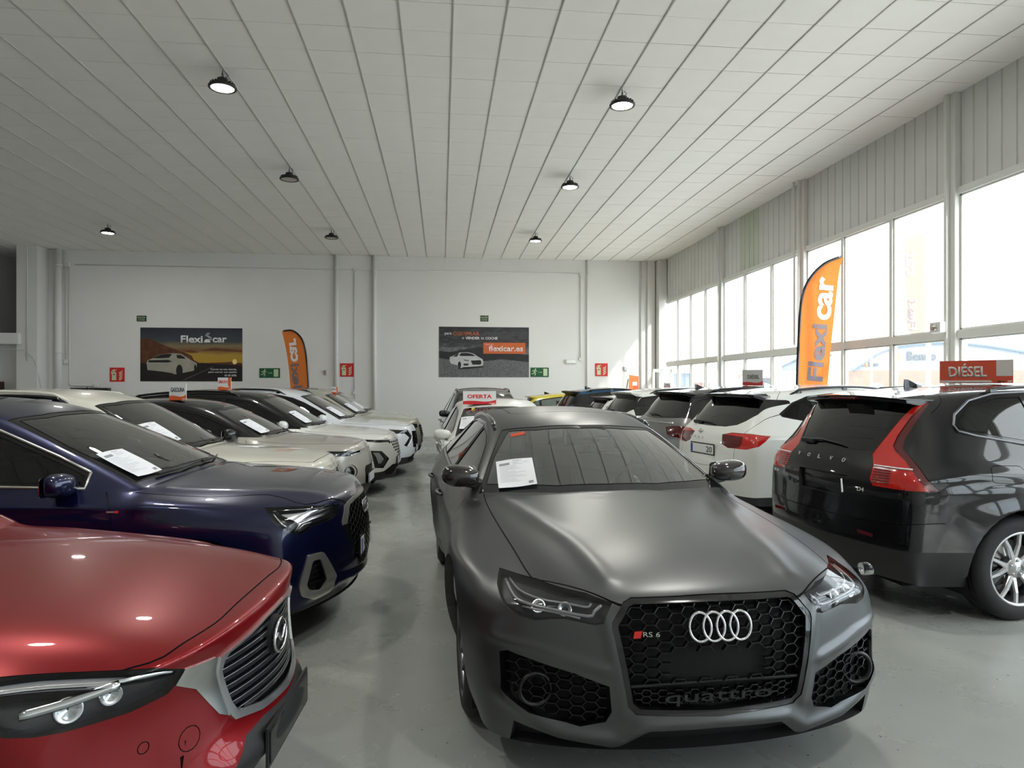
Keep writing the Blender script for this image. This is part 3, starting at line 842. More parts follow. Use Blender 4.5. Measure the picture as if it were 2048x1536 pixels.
def car_surface(P):
    G = car_grid(P)
    bm = bmesh.new()
    cl = bm.edges.layers.float.new('crease_edge')
    V = {}
    def vert(p, key):
        if key not in V:
            V[key] = bm.verts.new((-p[0], p[1], p[2]))
        return V[key]
    N = len(G)
    for sgn in (1, -1):
        def gv(i, r):
            p = G[i][r]
            return vert((p[0], p[1] * sgn, p[2]), ('g', i, r, sgn if r else 1))
        def face(vs):
            if len(set(vs)) < 3: return
            bm.faces.new(vs if sgn == 1 else vs[::-1])
        for i in range(N - 1):
            for r in range(7):
                face([gv(i, r), gv(i + 1, r), gv(i + 1, r + 1), gv(i, r + 1)][::-1])
        for end, i0, prof in ((0, 0, P['nose']), (1, N - 1, P['tail'])):
            def fv(j, k):
                if j == 3: return gv(i0, 3 + k)
                if k == 0: return gv(i0, j)
                n = prof[k - 1]
                yc = G[i0][3 + k][1]
                s0 = n[0] if end == 0 else P['L'] - n[0]
                scn = G[i0][3 + k][0]
                fr = (0, .36, .68)[j] if end == 0 else (0, .42, .76)[j]
                pw = P.get('pw', 2.3) if end == 0 else P.get('pwr', 2.6)
                s = s0 + (scn - s0) * fr ** pw
                return vert((s, sgn * yc * fr, n[1]), ('f', end, j, k, sgn if j else 1))
            for j in range(3):
                for k in range(4):
                    q = [fv(j, k), fv(j + 1, k), fv(j + 1, k + 1), fv(j, k + 1)]
                    face(q if end == 1 else q[::-1])
    def cr(a, b, v):
        for sgn in (1, -1):
            ka = ('g', a[0], a[1], sgn if a[1] else 1); kb = ('g', b[0], b[1], sgn if b[1] else 1)
            if ka in V and kb in V:
                e = bm.edges.get((V[ka], V[kb]))
                if e: e[cl] = v
    for r in range(3): cr((5, r), (5, r + 1), .6); cr((7, r), (7, r + 1), .25 if r < 2 else 0); cr((11, r), (11, r + 1), P.get('rcr', .35) if r < 2 else 0)
    for r in range(3): cr((0, r), (0, r + 1), P.get('ncr', .25)); cr((13, r), (13, r + 1), .3)
    for i in range(5, 12): cr((i, 2), (i + 1, 2), .35); cr((i, 3), (i + 1, 3), .45)
    for i in range(0, 5): cr((i, 3), (i + 1, 3), P.get('hcr', .15)); cr((i, 2), (i + 1, 2), P.get('h2cr', .1))
    for i in range(0, 13): cr((i, 6), (i + 1, 6), .2)
    bmesh.ops.recalc_face_normals(bm, faces=bm.faces)
    me = bpy.data.meshes.new('cage'); bm.to_mesh(me); bm.free()
    ob = bpy.data.objects.new('cage', me); COL.objects.link(ob)
    md = ob.modifiers.new('s', 'SUBSURF'); md.levels = P['level']; md.render_levels = P['level']
    dg = bpy.context.evaluated_depsgraph_get()
    me2 = bpy.data.meshes.new_from_object(ob.evaluated_get(dg))
    bpy.data.objects.remove(ob)
    n = len(me2.vertices)
    co = np.empty(n * 3); me2.vertices.foreach_get('co', co); co = co.reshape(-1, 3)
    # back to the real length, width and height
    co[:, 0] = (co[:, 0] - co[:, 0].max()) * (P['L'] / (co[:, 0].max() - co[:, 0].min()))
    co[:, 1] *= (P['W'] / 2 / co[:, 1].max())
    zt = co[:, 2].max(); co[:, 2] = np.where(co[:, 2] > .9, .9 + (co[:, 2] - .9) * (P['H'] - .9) / (zt - .9), co[:, 2])
    # wheel flares and pressed creases
    s = -co[:, 0]; y = co[:, 1]; z = co[:, 2]; sg = np.sign(y); ay = np.abs(y)
    wy = np.clip((ay - (P['W'] / 2 - .22)) / .12, 0, 1)
    if P['flare']:
        dy = np.zeros(n)
        for ax in (P['fo'], P['fo'] + P['wb']):
            d = np.sqrt((s - ax) ** 2 + (z - P['Rw']) ** 2)
            ra = P['Rw'] + .05
            dy += P['flare'] * np.clip(1 - np.abs(d - ra) / .24, 0, 1) ** 1.2 * (z < .95)
        mid = np.clip(1 - np.abs(s - (P['fo'] + P['wb'] / 2)) / (P['wb'] / 2 - .42), 0, 1)
        dy -= P.get('waist', .03) * np.sqrt(mid) * (np.exp(-((z - .52) / .22) ** 2))
        co[:, 1] += sg * dy * wy
    for (kind, pts, wd, amp) in P.get('ridges', []):
        a = (s, z) if kind == 'side' else ((s, ay) if kind == 'top' else (ay, z))
        best = np.full(n, 9.0)
        for (p0, p1) in zip(pts, pts[1:]):
            vx, vy = p1[0] - p0[0], p1[1] - p0[1]
            t = np.clip(((a[0] - p0[0]) * vx + (a[1] - p0[1]) * vy) / (vx * vx + vy * vy), 0, 1)
            best = np.minimum(best, np.hypot(a[0] - p0[0] - t * vx, a[1] - p0[1] - t * vy))
        d = amp * np.exp(-(best / wd) ** 2)
        if kind == 'side': co[:, 1] += sg * d * wy
        elif kind == 'top': co[:, 2] += d * (z > .6)
        else: co[:, 0] += d * (s < .5)
    if P.get('short'):      # a shorter front than the stock body: (from where, by how much)
        s0, ds = P['short']; f = (s0 - ds) / s0
        s = -co[:, 0]; co[:, 0] = np.where(s < s0, -(s0 - (s0 - s) * f), co[:, 0])
    me2.vertices.foreach_set('co', co.reshape(-1)); me2.update()
    return me2

CARS = {}
class Car:
    def __init__(self, name, label, P, paint, loc, rz, group=None, roofpaint=None, cat='car'):
        self.P = dict(DEF); self.P.update(P)
        self.P.setdefault('sre', self.P['L'] - .45); self.P.setdefault('sg', self.P['L'] - .12)
        P = self.P
        self.root = empty(name, loc, rz)
        tag(self.root, label, cat, group)
        self.paint = paint; CARS[self.root.name] = self
        me = car_surface(P)
        vn = np.empty(len(me.vertices) * 3); me.vertices.foreach_get('normal', vn); vn = vn.reshape(-1, 3)
        self.vn = [Vector(v) for v in vn]
        self.vc = [v.co.copy() for v in me.vertices]
        self.polys = [tuple(p.vertices) for p in me.polygons]
        if P.get('short'):
            s0, ds = P['short']; self.P['fo_'] = P['fo']; P['wb'] = P['fo'] + P['wb']; P['fo'] = s0 - (s0 - P['fo']) * (s0 - ds) / s0; P['wb'] -= P['fo']
        self.bvh = BVHTree.FromPolygons(self.vc, self.polys)
        bm = bmesh.new(); bm.from_mesh(me)
        bpy.data.meshes.remove(me)
        bmesh.ops.delete(bm, geom=[f for f in bm.faces if f.calc_center_median().y < 0], context='FACES')
        for v in bm.verts:
            if abs(v.co.y) < 1e-5: v.co.y = 0
        self.bm = bm
        self.lay = bm.faces.layers.int.new('part')
        self.parts = {0: dict(name='body', mat=[paint, M_GAP, M_PLAST], recess=0, pair=False)}
        self.nid = 1
        self.cells = {}
        for f in bm.faces: self.addcell(f)
        if roofpaint: self.roofpaint = roofpaint
    CS = .3
    def addcell(self, f):
        c = f.calc_center_median(); q = self.CS
        self.cells.setdefault((int(-c.x // q), int(c.y // q), int(c.z // q)), []).append(f)
    # --- projection frames (for the left half, y >= 0)
    VIEWS = {'side': (Vector((-1, 0, 0)), Vector((0, 0, 1)), Vector((0, 1, 0))),
             'front': (Vector((0, 1, 0)), Vector((0, 0, 1)), Vector((1, 0, 0))),
             'rear': (Vector((0, 1, 0)), Vector((0, 0, 1)), Vector((-1, 0, 0))),
             'top': (Vector((-1, 0, 0)), Vector((0, 1, 0)), Vector((0, 0, 1)))}
    def view(self, v):
        if isinstance(v, str): return self.VIEWS[v]
        a = R(v)   # turned from straight ahead (0) towards the car's left (90) to straight behind (180)
        return Vector((-math.sin(a), math.cos(a), 0)), Vector((0, 0, 1)), Vector((math.cos(a), math.sin(a), 0))
    def to2(self, v, p):
        U, V, D = self.view(v)
        if len(p) == 3:
            q = Vector((-p[0], p[1], p[2])); return (q.dot(U), q.dot(V))
        return (p[0], p[1])
    def hit(self, v, p, side=1):
        """point and normal of the bare surface under a 2D point of a view"""
        U, V, D = self.view(v)
        p = self.to2(v, p)
        o = U * p[0] + V * p[1] + D * 8
        if v == 'front' or v == 'rear': pass
        loc, no, idx, dist = self.bvh.ray_cast(o, -D, 20)
        if loc is None: return None, None
        no = self.smooth_n(loc)
        if side < 0:
            loc = Vector((loc.x, -loc.y, loc.z)); no = Vector((no.x, -no.y, no.z))
        return loc, no
    def smooth_n(self, co):
        loc, no, idx, d = self.bvh.find_nearest(co)
        ps = self.polys[idx]
        w = poly_3d_calc([self.vc[i] for i in ps], loc)
        n = Vector((0, 0, 0))
        for k, i in enumerate(ps): n += self.vn[i] * w[k]
        return n.normalized()
    def cut(self, v, poly, pid, only=None, lim=None, thr=0.05):
        U, V, D = self.view(v)
        P2 = [self.to2(v, p) for p in poly]
        area = sum(a[0] * b[1] - b[0] * a[1] for a, b in zip(P2, P2[1:] + P2[:1]))
        if area < 0: P2 = P2[::-1]
        x0, x1 = min(p[0] for p in P2), max(p[0] for p in P2)
        y0, y1 = min(p[1] for p in P2), max(p[1] for p in P2)
        lay = self.lay; bm = self.bm
        ux, uy, uz = U; vx, vy, vz = V
        cand = {}
        def box(f):
            us = []; ws = []
            for vt in f.verts:
                c = vt.co
                us.append(c.x * ux + c.y * uy + c.z * uz); ws.append(c.x * vx + c.y * vy + c.z * vz)
            return min(us), max(us), min(ws), max(ws)
        q_ = self.CS; pad = .09
        near_ = []
        for (i, j, k), fl in self.cells.items():
            cu = -(i + .5) * q_ * ux + (j + .5) * q_ * uy + (k + .5) * q_ * uz; cv = -(i + .5) * q_ * vx + (j + .5) * q_ * vy + (k + .5) * q_ * vz
            hu = q_ / 2 * (abs(ux) + abs(uy) + abs(uz)) + pad; hv = q_ / 2 * (abs(vx) + abs(vy) + abs(vz)) + pad
            if cu + hu < x0 or cu - hu > x1 or cv + hv < y0 or cv - hv > y1: continue
            near_ += fl
        for f in near_:
            if only is not None and f[lay] not in only: continue
            if f.normal.dot(D) < thr: continue
            b = box(f)
            if b[1] < x0 or b[0] > x1 or b[3] < y0 or b[2] > y1: continue
            if lim and not lim(f.calc_center_median()): continue
            cand[f] = b
        n = len(P2)
        e = 1e-4
        for i in range(n):
            a, b = P2[i], P2[(i + 1) % n]
            dx, dy = b[0] - a[0], b[1] - a[1]
            l = math.hypot(dx, dy)
            if l < 1e-5: continue
            nx, ny = dy / l, -dx / l
            ex0, ex1 = min(a[0], b[0]) - e, max(a[0], b[0]) + e
            ey0, ey1 = min(a[1], b[1]) - e, max(a[1], b[1]) + e
            sel = [f for f, q in cand.items() if q[1] > ex0 and q[0] < ex1 and q[3] > ey0 and q[2] < ey1]
            # split exactly the faces that the edge line crosses
            dist = {}
            def dd(vt):
                if vt not in dist:
                    c = vt.co
                    d = (c.x * ux + c.y * uy + c.z * uz - a[0]) * nx + (c.x * vx + c.y * vy + c.z * vz - a[1]) * ny
                    dist[vt] = 0.0 if abs(d) < 2e-6 else d
                return dist[vt]
            for f in sel:
                ds = [dd(vt) for vt in f.verts]
                if not (max(ds) > 0 and min(ds) < 0): continue
                for ed in list(f.edges):
                    v0, v1 = ed.verts
                    d0, d1 = dd(v0), dd(v1)
                    if d0 * d1 < 0:
                        ne, nv = bmesh.utils.edge_split(ed, v0, d0 / (d0 - d1))
                        dist[nv] = 0.0
                on = [vt for vt in f.verts if dd(vt) == 0.0]
                if len(on) != 2: continue
                try: nf = bmesh.utils.face_split(f, on[0], on[1])[0]
                except Exception: continue
                cand[f] = box(f)
                if nf is not None and nf is not f:
                    self.addcell(nf); cand[nf] = box(nf)
        res = []
        for f in cand:
            if not f.is_valid: continue
            c = f.calc_center_median()
            u = c.x * ux + c.y * uy + c.z * uz; w = c.x * vx + c.y * vy + c.z * vz
            ins = False
            j = n - 1
            for i in range(n):
                xi, yi = P2[i]; xj, yj = P2[j]
                if (yi > w) != (yj > w) and u < (xj - xi) * (w - yi) / (yj - yi) + xi: ins = not ins
                j = i
            if ins:
                f[lay] = pid; res.append(f)
        return res
    def region(self, name, v, poly, m, recess=0.0, pair=True, label=None, only=None, lim=None, parent=None, walls=None, thr=0.05, lens=None):
        pid = self.nid; self.nid += 1
        self.parts[pid] = dict(name=name, mat=[m, walls or M_GAP], recess=recess, pair=pair, label=label, parent=parent, lens=lens)
        self.cut(v, poly, pid, only, lim, thr)
        return pid
    def line(self, v, pts, w=0.005, only=(0,), lim=None, pid=None):
        """a shut line: a thin groove along a polyline"""
        if pid is None:
            if not hasattr(self, 'gap'):
                self.gap = self.nid; self.nid += 1
                self.parts[self.gap] = dict(name='shut_lines', mat=[M_GAP, M_GAP], recess=.007, pair=False, label=None, parent=None)
            pid = self.gap
        P2 = [self.to2(v, p) for p in pts]
        for k in range(len(P2) - 1):
            a, b = Vector(P2[k]), Vector(P2[k + 1])
            d = b - a
            if d.length < 1e-5: continue
            d.normalize(); nn = Vector((-d.y, d.x)) * (w / 2); ee = d * (w * .5)
            self.cut(v, [a - ee - nn, b + ee - nn, b + ee + nn, a - ee + nn], pid, only, lim)
    def finish(self):
        bm = self.bm; lay = self.lay
        bm.verts.ensure_lookup_table(); bm.verts.index_update()
        nrm = {}
        groups = {}
        for f in bm.faces: groups.setdefault(f[lay], []).append(f)
        self.obj = {}
        order = sorted([k for k in groups if k != -1], key=lambda k: (self.parts[k].get('parent') is not None, k))
        for pid in order:
            if pid == -1: continue
            fs = groups[pid]; S = self.parts[pid]
            rc = S['recess']
            vs = []; vidx = {}; vnm = []
            off = []
            for f in fs:
                for v in f.verts:
                    if v not in vidx:
                        if v not in nrm: nrm[v] = self.smooth_n(v.co)
                        vidx[v] = len(vs)
                        n = nrm[v]
                        if abs(v.co.y) < 1e-5:
                            n = Vector((n.x, 0, n.z)).normalized()
                        vs.append(v.co - n * rc); vnm.append(n); off.append(v)
            polys = [[vidx[v] for v in f.verts] for f in fs]
            ln = [[vnm[i] for i in p] for p in polys]
            mi = [0] * len(polys)
            fset = set(fs)
            wl = []
            if rc or pid == 0:
                for f in fs:
                    for lp in f.loops:
                        e = lp.edge
                        others = [g for g in e.link_faces if g is not f]
                        if others and others[0] in fset: continue
                        a, b = lp.vert, lp.link_loop_next.vert
                        if abs(a.co.y) < 1e-5 and abs(b.co.y) < 1e-5: continue
                        if rc:
                            wl.append((a, b, a.co, b.co, vs[vidx[a]], vs[vidx[b]]))
                        elif others and others[0][lay] == -1:   # rolled edge of a wheel arch
                            wl.append((a, b, a.co, b.co, a.co + Vector((0, -.05, 0)), b.co + Vector((0, -.05, 0))))
            for (a, b, a0, b0, a1, b1) in wl:
                o = len(vs)
                vs += [Vector(b0), Vector(a0), Vector(a1), Vector(b1)]
                q = [o, o + 1, o + 2, o + 3]
                n = (vs[o + 1] - vs[o]).cross(vs[o + 2] - vs[o])
                n = n.normalized() if n.length > 1e-9 else Vector((0, 0, 1))
                polys.append(q); ln.append([n] * 4); mi.append(1 if pid else 0)
            def make(sgn, both=False):
                V2 = [(v.x, v.y * sgn, v.z) for v in vs]
                F2 = [p if sgn > 0 else p[::-1] for p in polys]
                N2 = [[(n.x, n.y * sgn, n.z) for n in (l if sgn > 0 else l[::-1])] for l in ln]
                M2 = list(mi)
                if both:
                    o = len(V2)
                    V2 += [(v.x, -v.y, v.z) for v in vs]
                    F2 += [[i + o for i in p[::-1]] for p in polys]
                    N2 += [[(n.x, -n.y, n.z) for n in l[::-1]] for l in ln]
                    M2 += mi
                me = bpy.data.meshes.new(S['name'])
                me.from_pydata(V2, [], F2)
                me.polygons.foreach_set('material_index', M2)
                me.polygons.foreach_set('use_smooth', [True] * len(F2))
                for m in S['mat']: me.materials.append(m)
                if both:
                    b2 = bmesh.new(); b2.from_mesh(me)
                    # keep the custom normals: no welding, the two halves meet exactly
                    b2.free()
                me.normals_split_custom_set([n for l in N2 for n in l])
                return me
            par = self.root
            if S['pair']:
                self.obj[pid] = []
                for sgn in (1, -1):
                    pr = par
                    if S.get('parent') is not None:
                        q = self.obj.get(S['parent'])
                        if q: pr = q[0 if sgn > 0 else 1] if isinstance(q, list) else q
                    o = link(S['name'], make(sgn), [], pr)
                    if S.get('label'): o['label'] = S['label']
                    self.obj[pid].append(o)
                    if S.get('lens'):
                        V2 = [(v.co.x - n.x * .0015, (v.co.y - n.y * .0015) * sgn, v.co.z - n.z * .0015) for v, n in zip(off, vnm)]
                        F2 = [p if sgn > 0 else p[::-1] for p in polys[:len(fs)]]
                        N2 = [(n.x, n.y * sgn, n.z) for l in ln[:len(fs)] for n in (l if sgn > 0 else l[::-1])]
                        me = bpy.data.meshes.new('lens'); me.from_pydata(V2, [], F2)
                        me.polygons.foreach_set('use_smooth', [True] * len(F2)); me.normals_split_custom_set(N2)
                        link('lens', me, S['lens'], o)
            else:
                pr = par
                if S.get('parent') is not None and self.obj.get(S['parent']): 
                    q = self.obj[S['parent']]; pr = q[0] if isinstance(q, list) else q
                o = link(S['name'], make(1, True), [], pr)
                if S.get('label'): o['label'] = S['label']
                self.obj[pid] = o
        self.bm.free()
        return self

def arc(cx, cz, r, a0, a1, n):
    return [(cx + r * math.cos(R(lerp(a0, a1, k / n))), cz + r * math.sin(R(lerp(a0, a1, k / n)))) for k in range(n + 1)]
def rnd(poly, r, n=4):
    """round the corners of a 2D polygon"""
    out = []
    N = len(poly)
    for i in range(N):
        p, a, b = Vector(poly[i][:2]), Vector(poly[i - 1][:2]), Vector(poly[(i + 1) % N][:2])
        rr = poly[i][2] if len(poly[i]) > 2 else r
        da, db = a - p, b - p
        k = min(rr, da.length * .45, db.length * .45)
        if k < 1e-4: out.append(tuple(p)); continue
        s, e = p + da.normalized() * k, p + db.normalized() * k
        for q in range(n + 1):
            t = q / n
            out.append(tuple(s * (1 - t) ** 2 + p * 2 * t * (1 - t) + e * t * t))
    return out
def smooth_path(pts, n=4, closed=False):
    """Catmull-Rom through points"""
    P = [Vector(p) for p in pts]; out = []
    N = len(P)
    for i in range(N if closed else N - 1):
        p0 = P[i - 1] if (i or closed) else P[0]; p1 = P[i]; p2 = P[(i + 1) % N]; p3 = P[(i + 2) % N] if (closed or i + 2 < N) else P[-1]
        for k in range(n):
            t = k / n
            out.append(tuple(.5 * ((2 * p1) + (p2 - p0) * t + (2 * p0 - 5 * p1 + 4 * p2 - p3) * t * t + (3 * p1 - p0 - 3 * p2 + p3) * t ** 3)))
    if not closed: out.append(tuple(P[-1]))
    return out

# ---------------------------------------------------------------- wheels
_wh = {}
def wheel_meshes(style, Rt, width, rim_m):
    key = (style, round(Rt, 3), rim_m.name)
    if key in _wh: return _wh[key]
    hw = width / 2
    rr = Rt * (.70 if style != 'big' else .745)
    t = MB()
    t.lathe([(rr - .012, -hw + .015), (rr + .01, -hw), (Rt - .04, -hw + .004), (Rt - .012, -hw + .02), (Rt, -hw + .05), (Rt, -hw * .5), (Rt - .006, -hw * .48), (Rt - .006, -hw * .42), (Rt, -hw * .4),
             (Rt, -.012), (Rt - .007, -.010), (Rt - .007, .010), (Rt, .012), (Rt, hw * .4), (Rt - .006, hw * .42), (Rt - .006, hw * .48), (Rt, hw * .5), (Rt, hw - .05), (Rt - .012, hw - .02), (Rt - .04, hw - .004), (rr + .01, hw), (rr - .012, hw - .015)], axis='y', n=48)
    tm = t.mesh('tyre')
    r = MB()
    # barrel and outer lip; outer face is +y
    r.lathe([(rr + .004, hw - .012), (rr + .004, hw - .004), (rr - .012, hw - .006), (rr - .022, hw - .03), (rr - .035, -hw + .02), (rr, -hw + .01)], axis='y', n=48)
    r.lathe([(0, hw - .035), (.025, hw - .033), (.032, hw - .042), (.07, hw - .046), (.075, hw - .06), (.075, hw - .1)], axis='y', n=24)
    n = {'five': 5, 'ten': 10, 'big': 5, 'seven': 7, 'multi': 9}[style]
    def spoke(a0, w0, w1, a1=None, d0=.05, d1=.02):
        a1 = a0 if a1 is None else a1
        p = (.055 * math.cos(a0), .055 * math.sin(a0)); q = ((rr - .014) * math.cos(a1), (rr - .014) * math.sin(a1))
        dx, dz = q[0] - p[0], q[1] - p[1]; l = math.hypot(dx, dz); nx, nz = -dz / l, dx / l
        y0, y1 = hw - d0, hw - d1
        vs = []
        for (c, w_, y) in ((p, w0, y0), ((lerp(p[0], q[0], .6), lerp(p[1], q[1], .6)), lerp(w0, w1, .6) * .9, hw - .022), (q, w1, y1)):
            vs += [(c[0] - nx * w_ / 2, y - .012, c[1] - nz * w_ / 2), (c[0] - nx * w_ * .3, y, c[1] - nz * w_ * .3), (c[0] + nx * w_ * .3, y, c[1] + nz * w_ * .3), (c[0] + nx * w_ / 2, y - .012, c[1] + nz * w_ / 2), (c[0] + nx * w_ * .35, y - .04, c[1] + nz * w_ * .35), (c[0] - nx * w_ * .35, y - .04, c[1] - nz * w_ * .35)]
        fs = []
        for b in (0, 6):
            for k in range(6):
                fs.append((b + k, b + (k + 1) % 6, b + 6 + (k + 1) % 6, b + 6 + k))
        r.add(vs, fs)
    for k in range(n):
        a = 2 * PI * k / n + PI / 2
        if style == 'five':      # double spokes that fork outwards
            spoke(a - .07, .045, .030, a - .27); spoke(a + .07, .045, .030, a + .27)
        elif style == 'big':
            spoke(a - .05, .05, .026, a - .20); spoke(a + .05, .05, .026, a + .20)
        elif style == 'multi':
            spoke(a, .035, .028)
        else:
            spoke(a, .05, .04)
    for k in range(5):
        a = 2 * PI * k / 5 + PI / 2 + .3
        r.lathe([(0, hw - .035), (.009, hw - .036), (.011, hw - .05)], c=(.052 * math.cos(a), 0, .052 * math.sin(a)), axis='y', n=8)
    rm = r.mesh('rim')
    b = MB(); b.lathe([(.0, -.0), (rr * .72, -.0), (rr * .72, -.02), (0, -.02)], axis='y', n=32)
    b.box((rr * .35, -.05, -rr * .35), (rr * .70, .045, rr * .35), 1)
    dm = b.mesh('brake_disc')
    for me, ms in ((tm, [M_TYRE]), (rm, [rim_m]), (dm, [M_SATIN, M_BLACK])):
        bm = bmesh.new(); bm.from_mesh(me); bmesh.ops.recalc_face_normals(bm, faces=bm.faces); bm.to_mesh(me); bm.free()
        for m in ms: me.materials.append(m)
    _wh[key] = (tm, rm, dm)
    return _wh[key]

def add_wheels(c, style='five', rim_m=None, steer=0.0, width=.235):
    P = c.P; Rt = P['Rw']
    tm, rm, dm = wheel_meshes(style, Rt, width, rim_m or M_ALLOY)
    y = P['W'] / 2 - width / 2 - P.get('wheelin', .028)
    for s, st in ((P['fo'], steer), (P['fo'] + P['wb'], 0)):
        for sg in (1, -1):
            o = bpy.data.objects.new('wheel', tm); COL.objects.link(o); o.parent = c.root
            o.location = (-s, sg * y, Rt); o.rotation_euler = (0, random.uniform(-.3, .3), (0 if sg > 0 else PI) + st)
            for nm, me in (('rim', rm), ('brake_disc', dm)):
                q = bpy.data.objects.new(nm, me); COL.objects.link(q); q.parent = o
            # dark inner liner of the arch
    w = MB()
    for s in (P['fo'], P['fo'] + P['wb']):
        for sg in (1, -1):
            ra = Rt + P.get('archgap', .055) + .006
            y0, y1 = sg * (P['W'] / 2 - .055), sg * (P['W'] / 2 - .42)
            pts = [(s + ra * math.cos(a), Rt + ra * math.sin(a)) for a in [R(-25) + R(230) * k / 20 for k in range(21)]]
            vs = [(-u, y0, z) for u, z in pts] + [(-u, y1, z) for u, z in pts]
            w.add(vs, [(k, k + 1, 22 + k, 21 + k) for k in range(20)] + [tuple(range(21, 42))])
    w.box((-(P['L'] - .35), -(P['W'] / 2 - .42), .17), (-.35, P['W'] / 2 - .42, .30))
    w.box((-(P['fo'] + P['wb'] - Rt - .1), -(P['W'] / 2 - .11), .19), (-(P['fo'] + Rt + .1), P['W'] / 2 - .11, .30))
    w.build('underbody', mat('underbody_dark', (.006, .006, .006), .9), c.root)

def arches(c, trim=None, gap=.055, tw=.055):
    """wheel openings, with optional black cladding round them"""
    P = c.P; Rt = P['Rw']; c.P['archgap'] = gap
    for ax in (P['fo'], P['fo'] + P['wb']):
        r = Rt + gap
        if trim:
            c.cut('side', arc(ax, Rt, r + tw, -60, 240, 30), trim, only=(0,))
        c.cut('side', arc(ax, Rt, r, -50, 230, 26), -1)
    c.parts[-1] = None

def cabin(c, leather=None, dash=None):
    P = c.P; lt = leather or M_SEAT; d = dash or M_DASH
    w = P['W'] / 2; sc, sh = P['sc'], P['sh']
    fl = MB(); fl.box((-(P['sg'] - .1), -w + .14, .30), (-(sc - .05), w - .14, .36)); fl.build('cabin_floor', d, c.root)
    m = MB()
    zt = P['zbf'] - .04
    m.add([(-(sc + .02), y, zt - .02) for y in (-w + .2, w - .2)] + [(-(sc + .48), y, zt + .0) for y in (w - .14, -w + .14)] + [(-(sc + .02), y, .36) for y in (-w + .2, w - .2)] + [(-(sc + .55), y, .62) for y in (w - .14, -w + .14)],
          [(0, 1, 2, 3), (3, 2, 6, 7), (4, 7, 6, 5), (0, 3, 7, 4), (1, 5, 6, 2)])
    m.build('dashboard', d, c.root, bevel=.02)
    def seat(s, y, wd, z0=.36, hr=True, wide=False):
        b = MB()
        prof = [(0, .16), (.48, .10), (.52, .0), (.06, 0)]
        b.prism([(-.02, .0), (.50, .0), (.52, .14), (.45, .20), (.05, .15)], lambda u, v, t: (-s - .5 + u, y + t, z0 + v), -wd / 2, wd / 2)
        b.prism([(.0, .10), (.12, .16), (-.04, .58), (-.10, .72), (-.18, .72), (-.16, .5), (-.10, .12)], lambda u, v, t: (-s - .5 + u, y + t, z0 + v), -wd / 2, wd / 2)
        o = b.build('seat', lt, c.root, bevel=.035)
        ys = (y,) if not wide else (y - .38, y, y + .38)
        for yy in ys:
            h = MB(); h.bbox((-s - .66, yy, z0 + .80), (.09, .25, .16)); h.build('headrest', lt, o, bevel=.035)
    seat(sc + .95, .38, .50); seat(sc + .95, -.38, .50)
    seat(sc + 1.80, 0, 1.22, wide=True)
    s = MB(); cx, cy, cz = -(sc + .62), .38, zt + .0
    s.tube([(cx - .06 * math.sin(a), cy + .185 * math.cos(a), cz + .17 * math.sin(a)) for a in [2 * PI * k / 24 for k in range(24)]], .015, 8, closed=True)
    s.bar((cx, cy - .17, cz), (cx, cy + .17, cz), .03, .02); s.bar((cx, cy, cz - .01), (cx + .04, cy, cz - .16), .03, .02)
    s.lathe([(0, .0), (.06, .0), (.06, -.04)], c=(cx, cy, cz), axis='x', n=16)
    s.tube([(cx, cy, cz), (cx + .25, cy, cz - .05)], .03, 8)
    s.build('steering_wheel', d, c.root)
    mr = MB(); mr.bbox((-(P['sh'] - .13), 0, P['zhdr'] - .12), (.04, .24, .07)); mr.build('inside_mirror', M_BLACK, c.root, bevel=.015)

def loc_obj(c, me_mb, name, m, parent=None, **k):
    return me_mb.build(name, m, parent or c.root, **k)

def mirrors(c, s, y0, z, m, size=(.14, .24, .15), flip=True, cap=None):
    for sg in (1, -1):
        b = bmesh.new()
        # shell: rounded, wide outwards, cut flat at the back
        sx, sy, sz = size
        prof = [(.0, .55, .55), (.16, .86, .8), (.45, 1.0, 1.0), (.78, .92, .96), (1.0, .5, .6)]
        rings = []
        n = 14
        for (t, kx, kz) in prof:
            ring = []
            for k in range(n):
                a = 2 * PI * k / n
                ca, sa = math.cos(a), math.sin(a)
                ex = abs(ca) ** .75 * (1 if ca > 0 else -1) * (sx * .62 if ca > 0 else sx * .30) * kx
                ez = abs(sa) ** .75 * (1 if sa > 0 else -1) * sz / 2 * kz
                ring.append(b.verts.new((ex, sg * (t * sy), ez + .012 * t)))
            rings.append(ring)
        for r0, r1 in zip(rings, rings[1:]):
            for k in range(n): b.faces.new((r0[k], r0[(k + 1) % n], r1[(k + 1) % n], r1[k]))
        b.faces.new(rings[0]); b.faces.new(rings[-1][::-1])
        bmesh.ops.recalc_face_normals(b, faces=b.faces)
        me = bpy.data.meshes.new('wing_mirror'); b.to_mesh(me); b.free()
        for p in me.polygons: p.use_smooth = True
        o = link('wing_mirror', me, cap or m, c.root, (-s, sg * y0, z))
        md = o.modifiers.new('s', 'SUBSURF'); md.levels = 1; md.render_levels = 2
        g = MB(); g.prism(rnd([(.03, -.42), (.95, -.36), (.95, .40), (.06, .42)], .15), lambda u, v, t: (-sx * .29 - t, sg * u * sy, v * sz), 0, .004)
        g.build('mirror_glass', mat('mirror_glass', (.8, .82, .84), .02, metal=1.0), o)
        st = MB(); st.add([(.05, -sg * .13, -.10), (-.05, -sg * .13, -.10), (-.05, -sg * .13, -.05), (.05, -sg * .13, -.05), (.03, sg * .10, -sz * .42), (-.03, sg * .10, -sz * .42), (-.03, sg * .10, -sz * .1), (.03, sg * .10, -sz * .1)],
               [(0, 1, 2, 3), (7, 6, 5, 4), (0, 4, 5, 1), (1, 5, 6, 2), (2, 6, 7, 3), (3, 7, 4, 0)])
        st.build('mirror_arm', M_BLACK, o, bevel=.008)

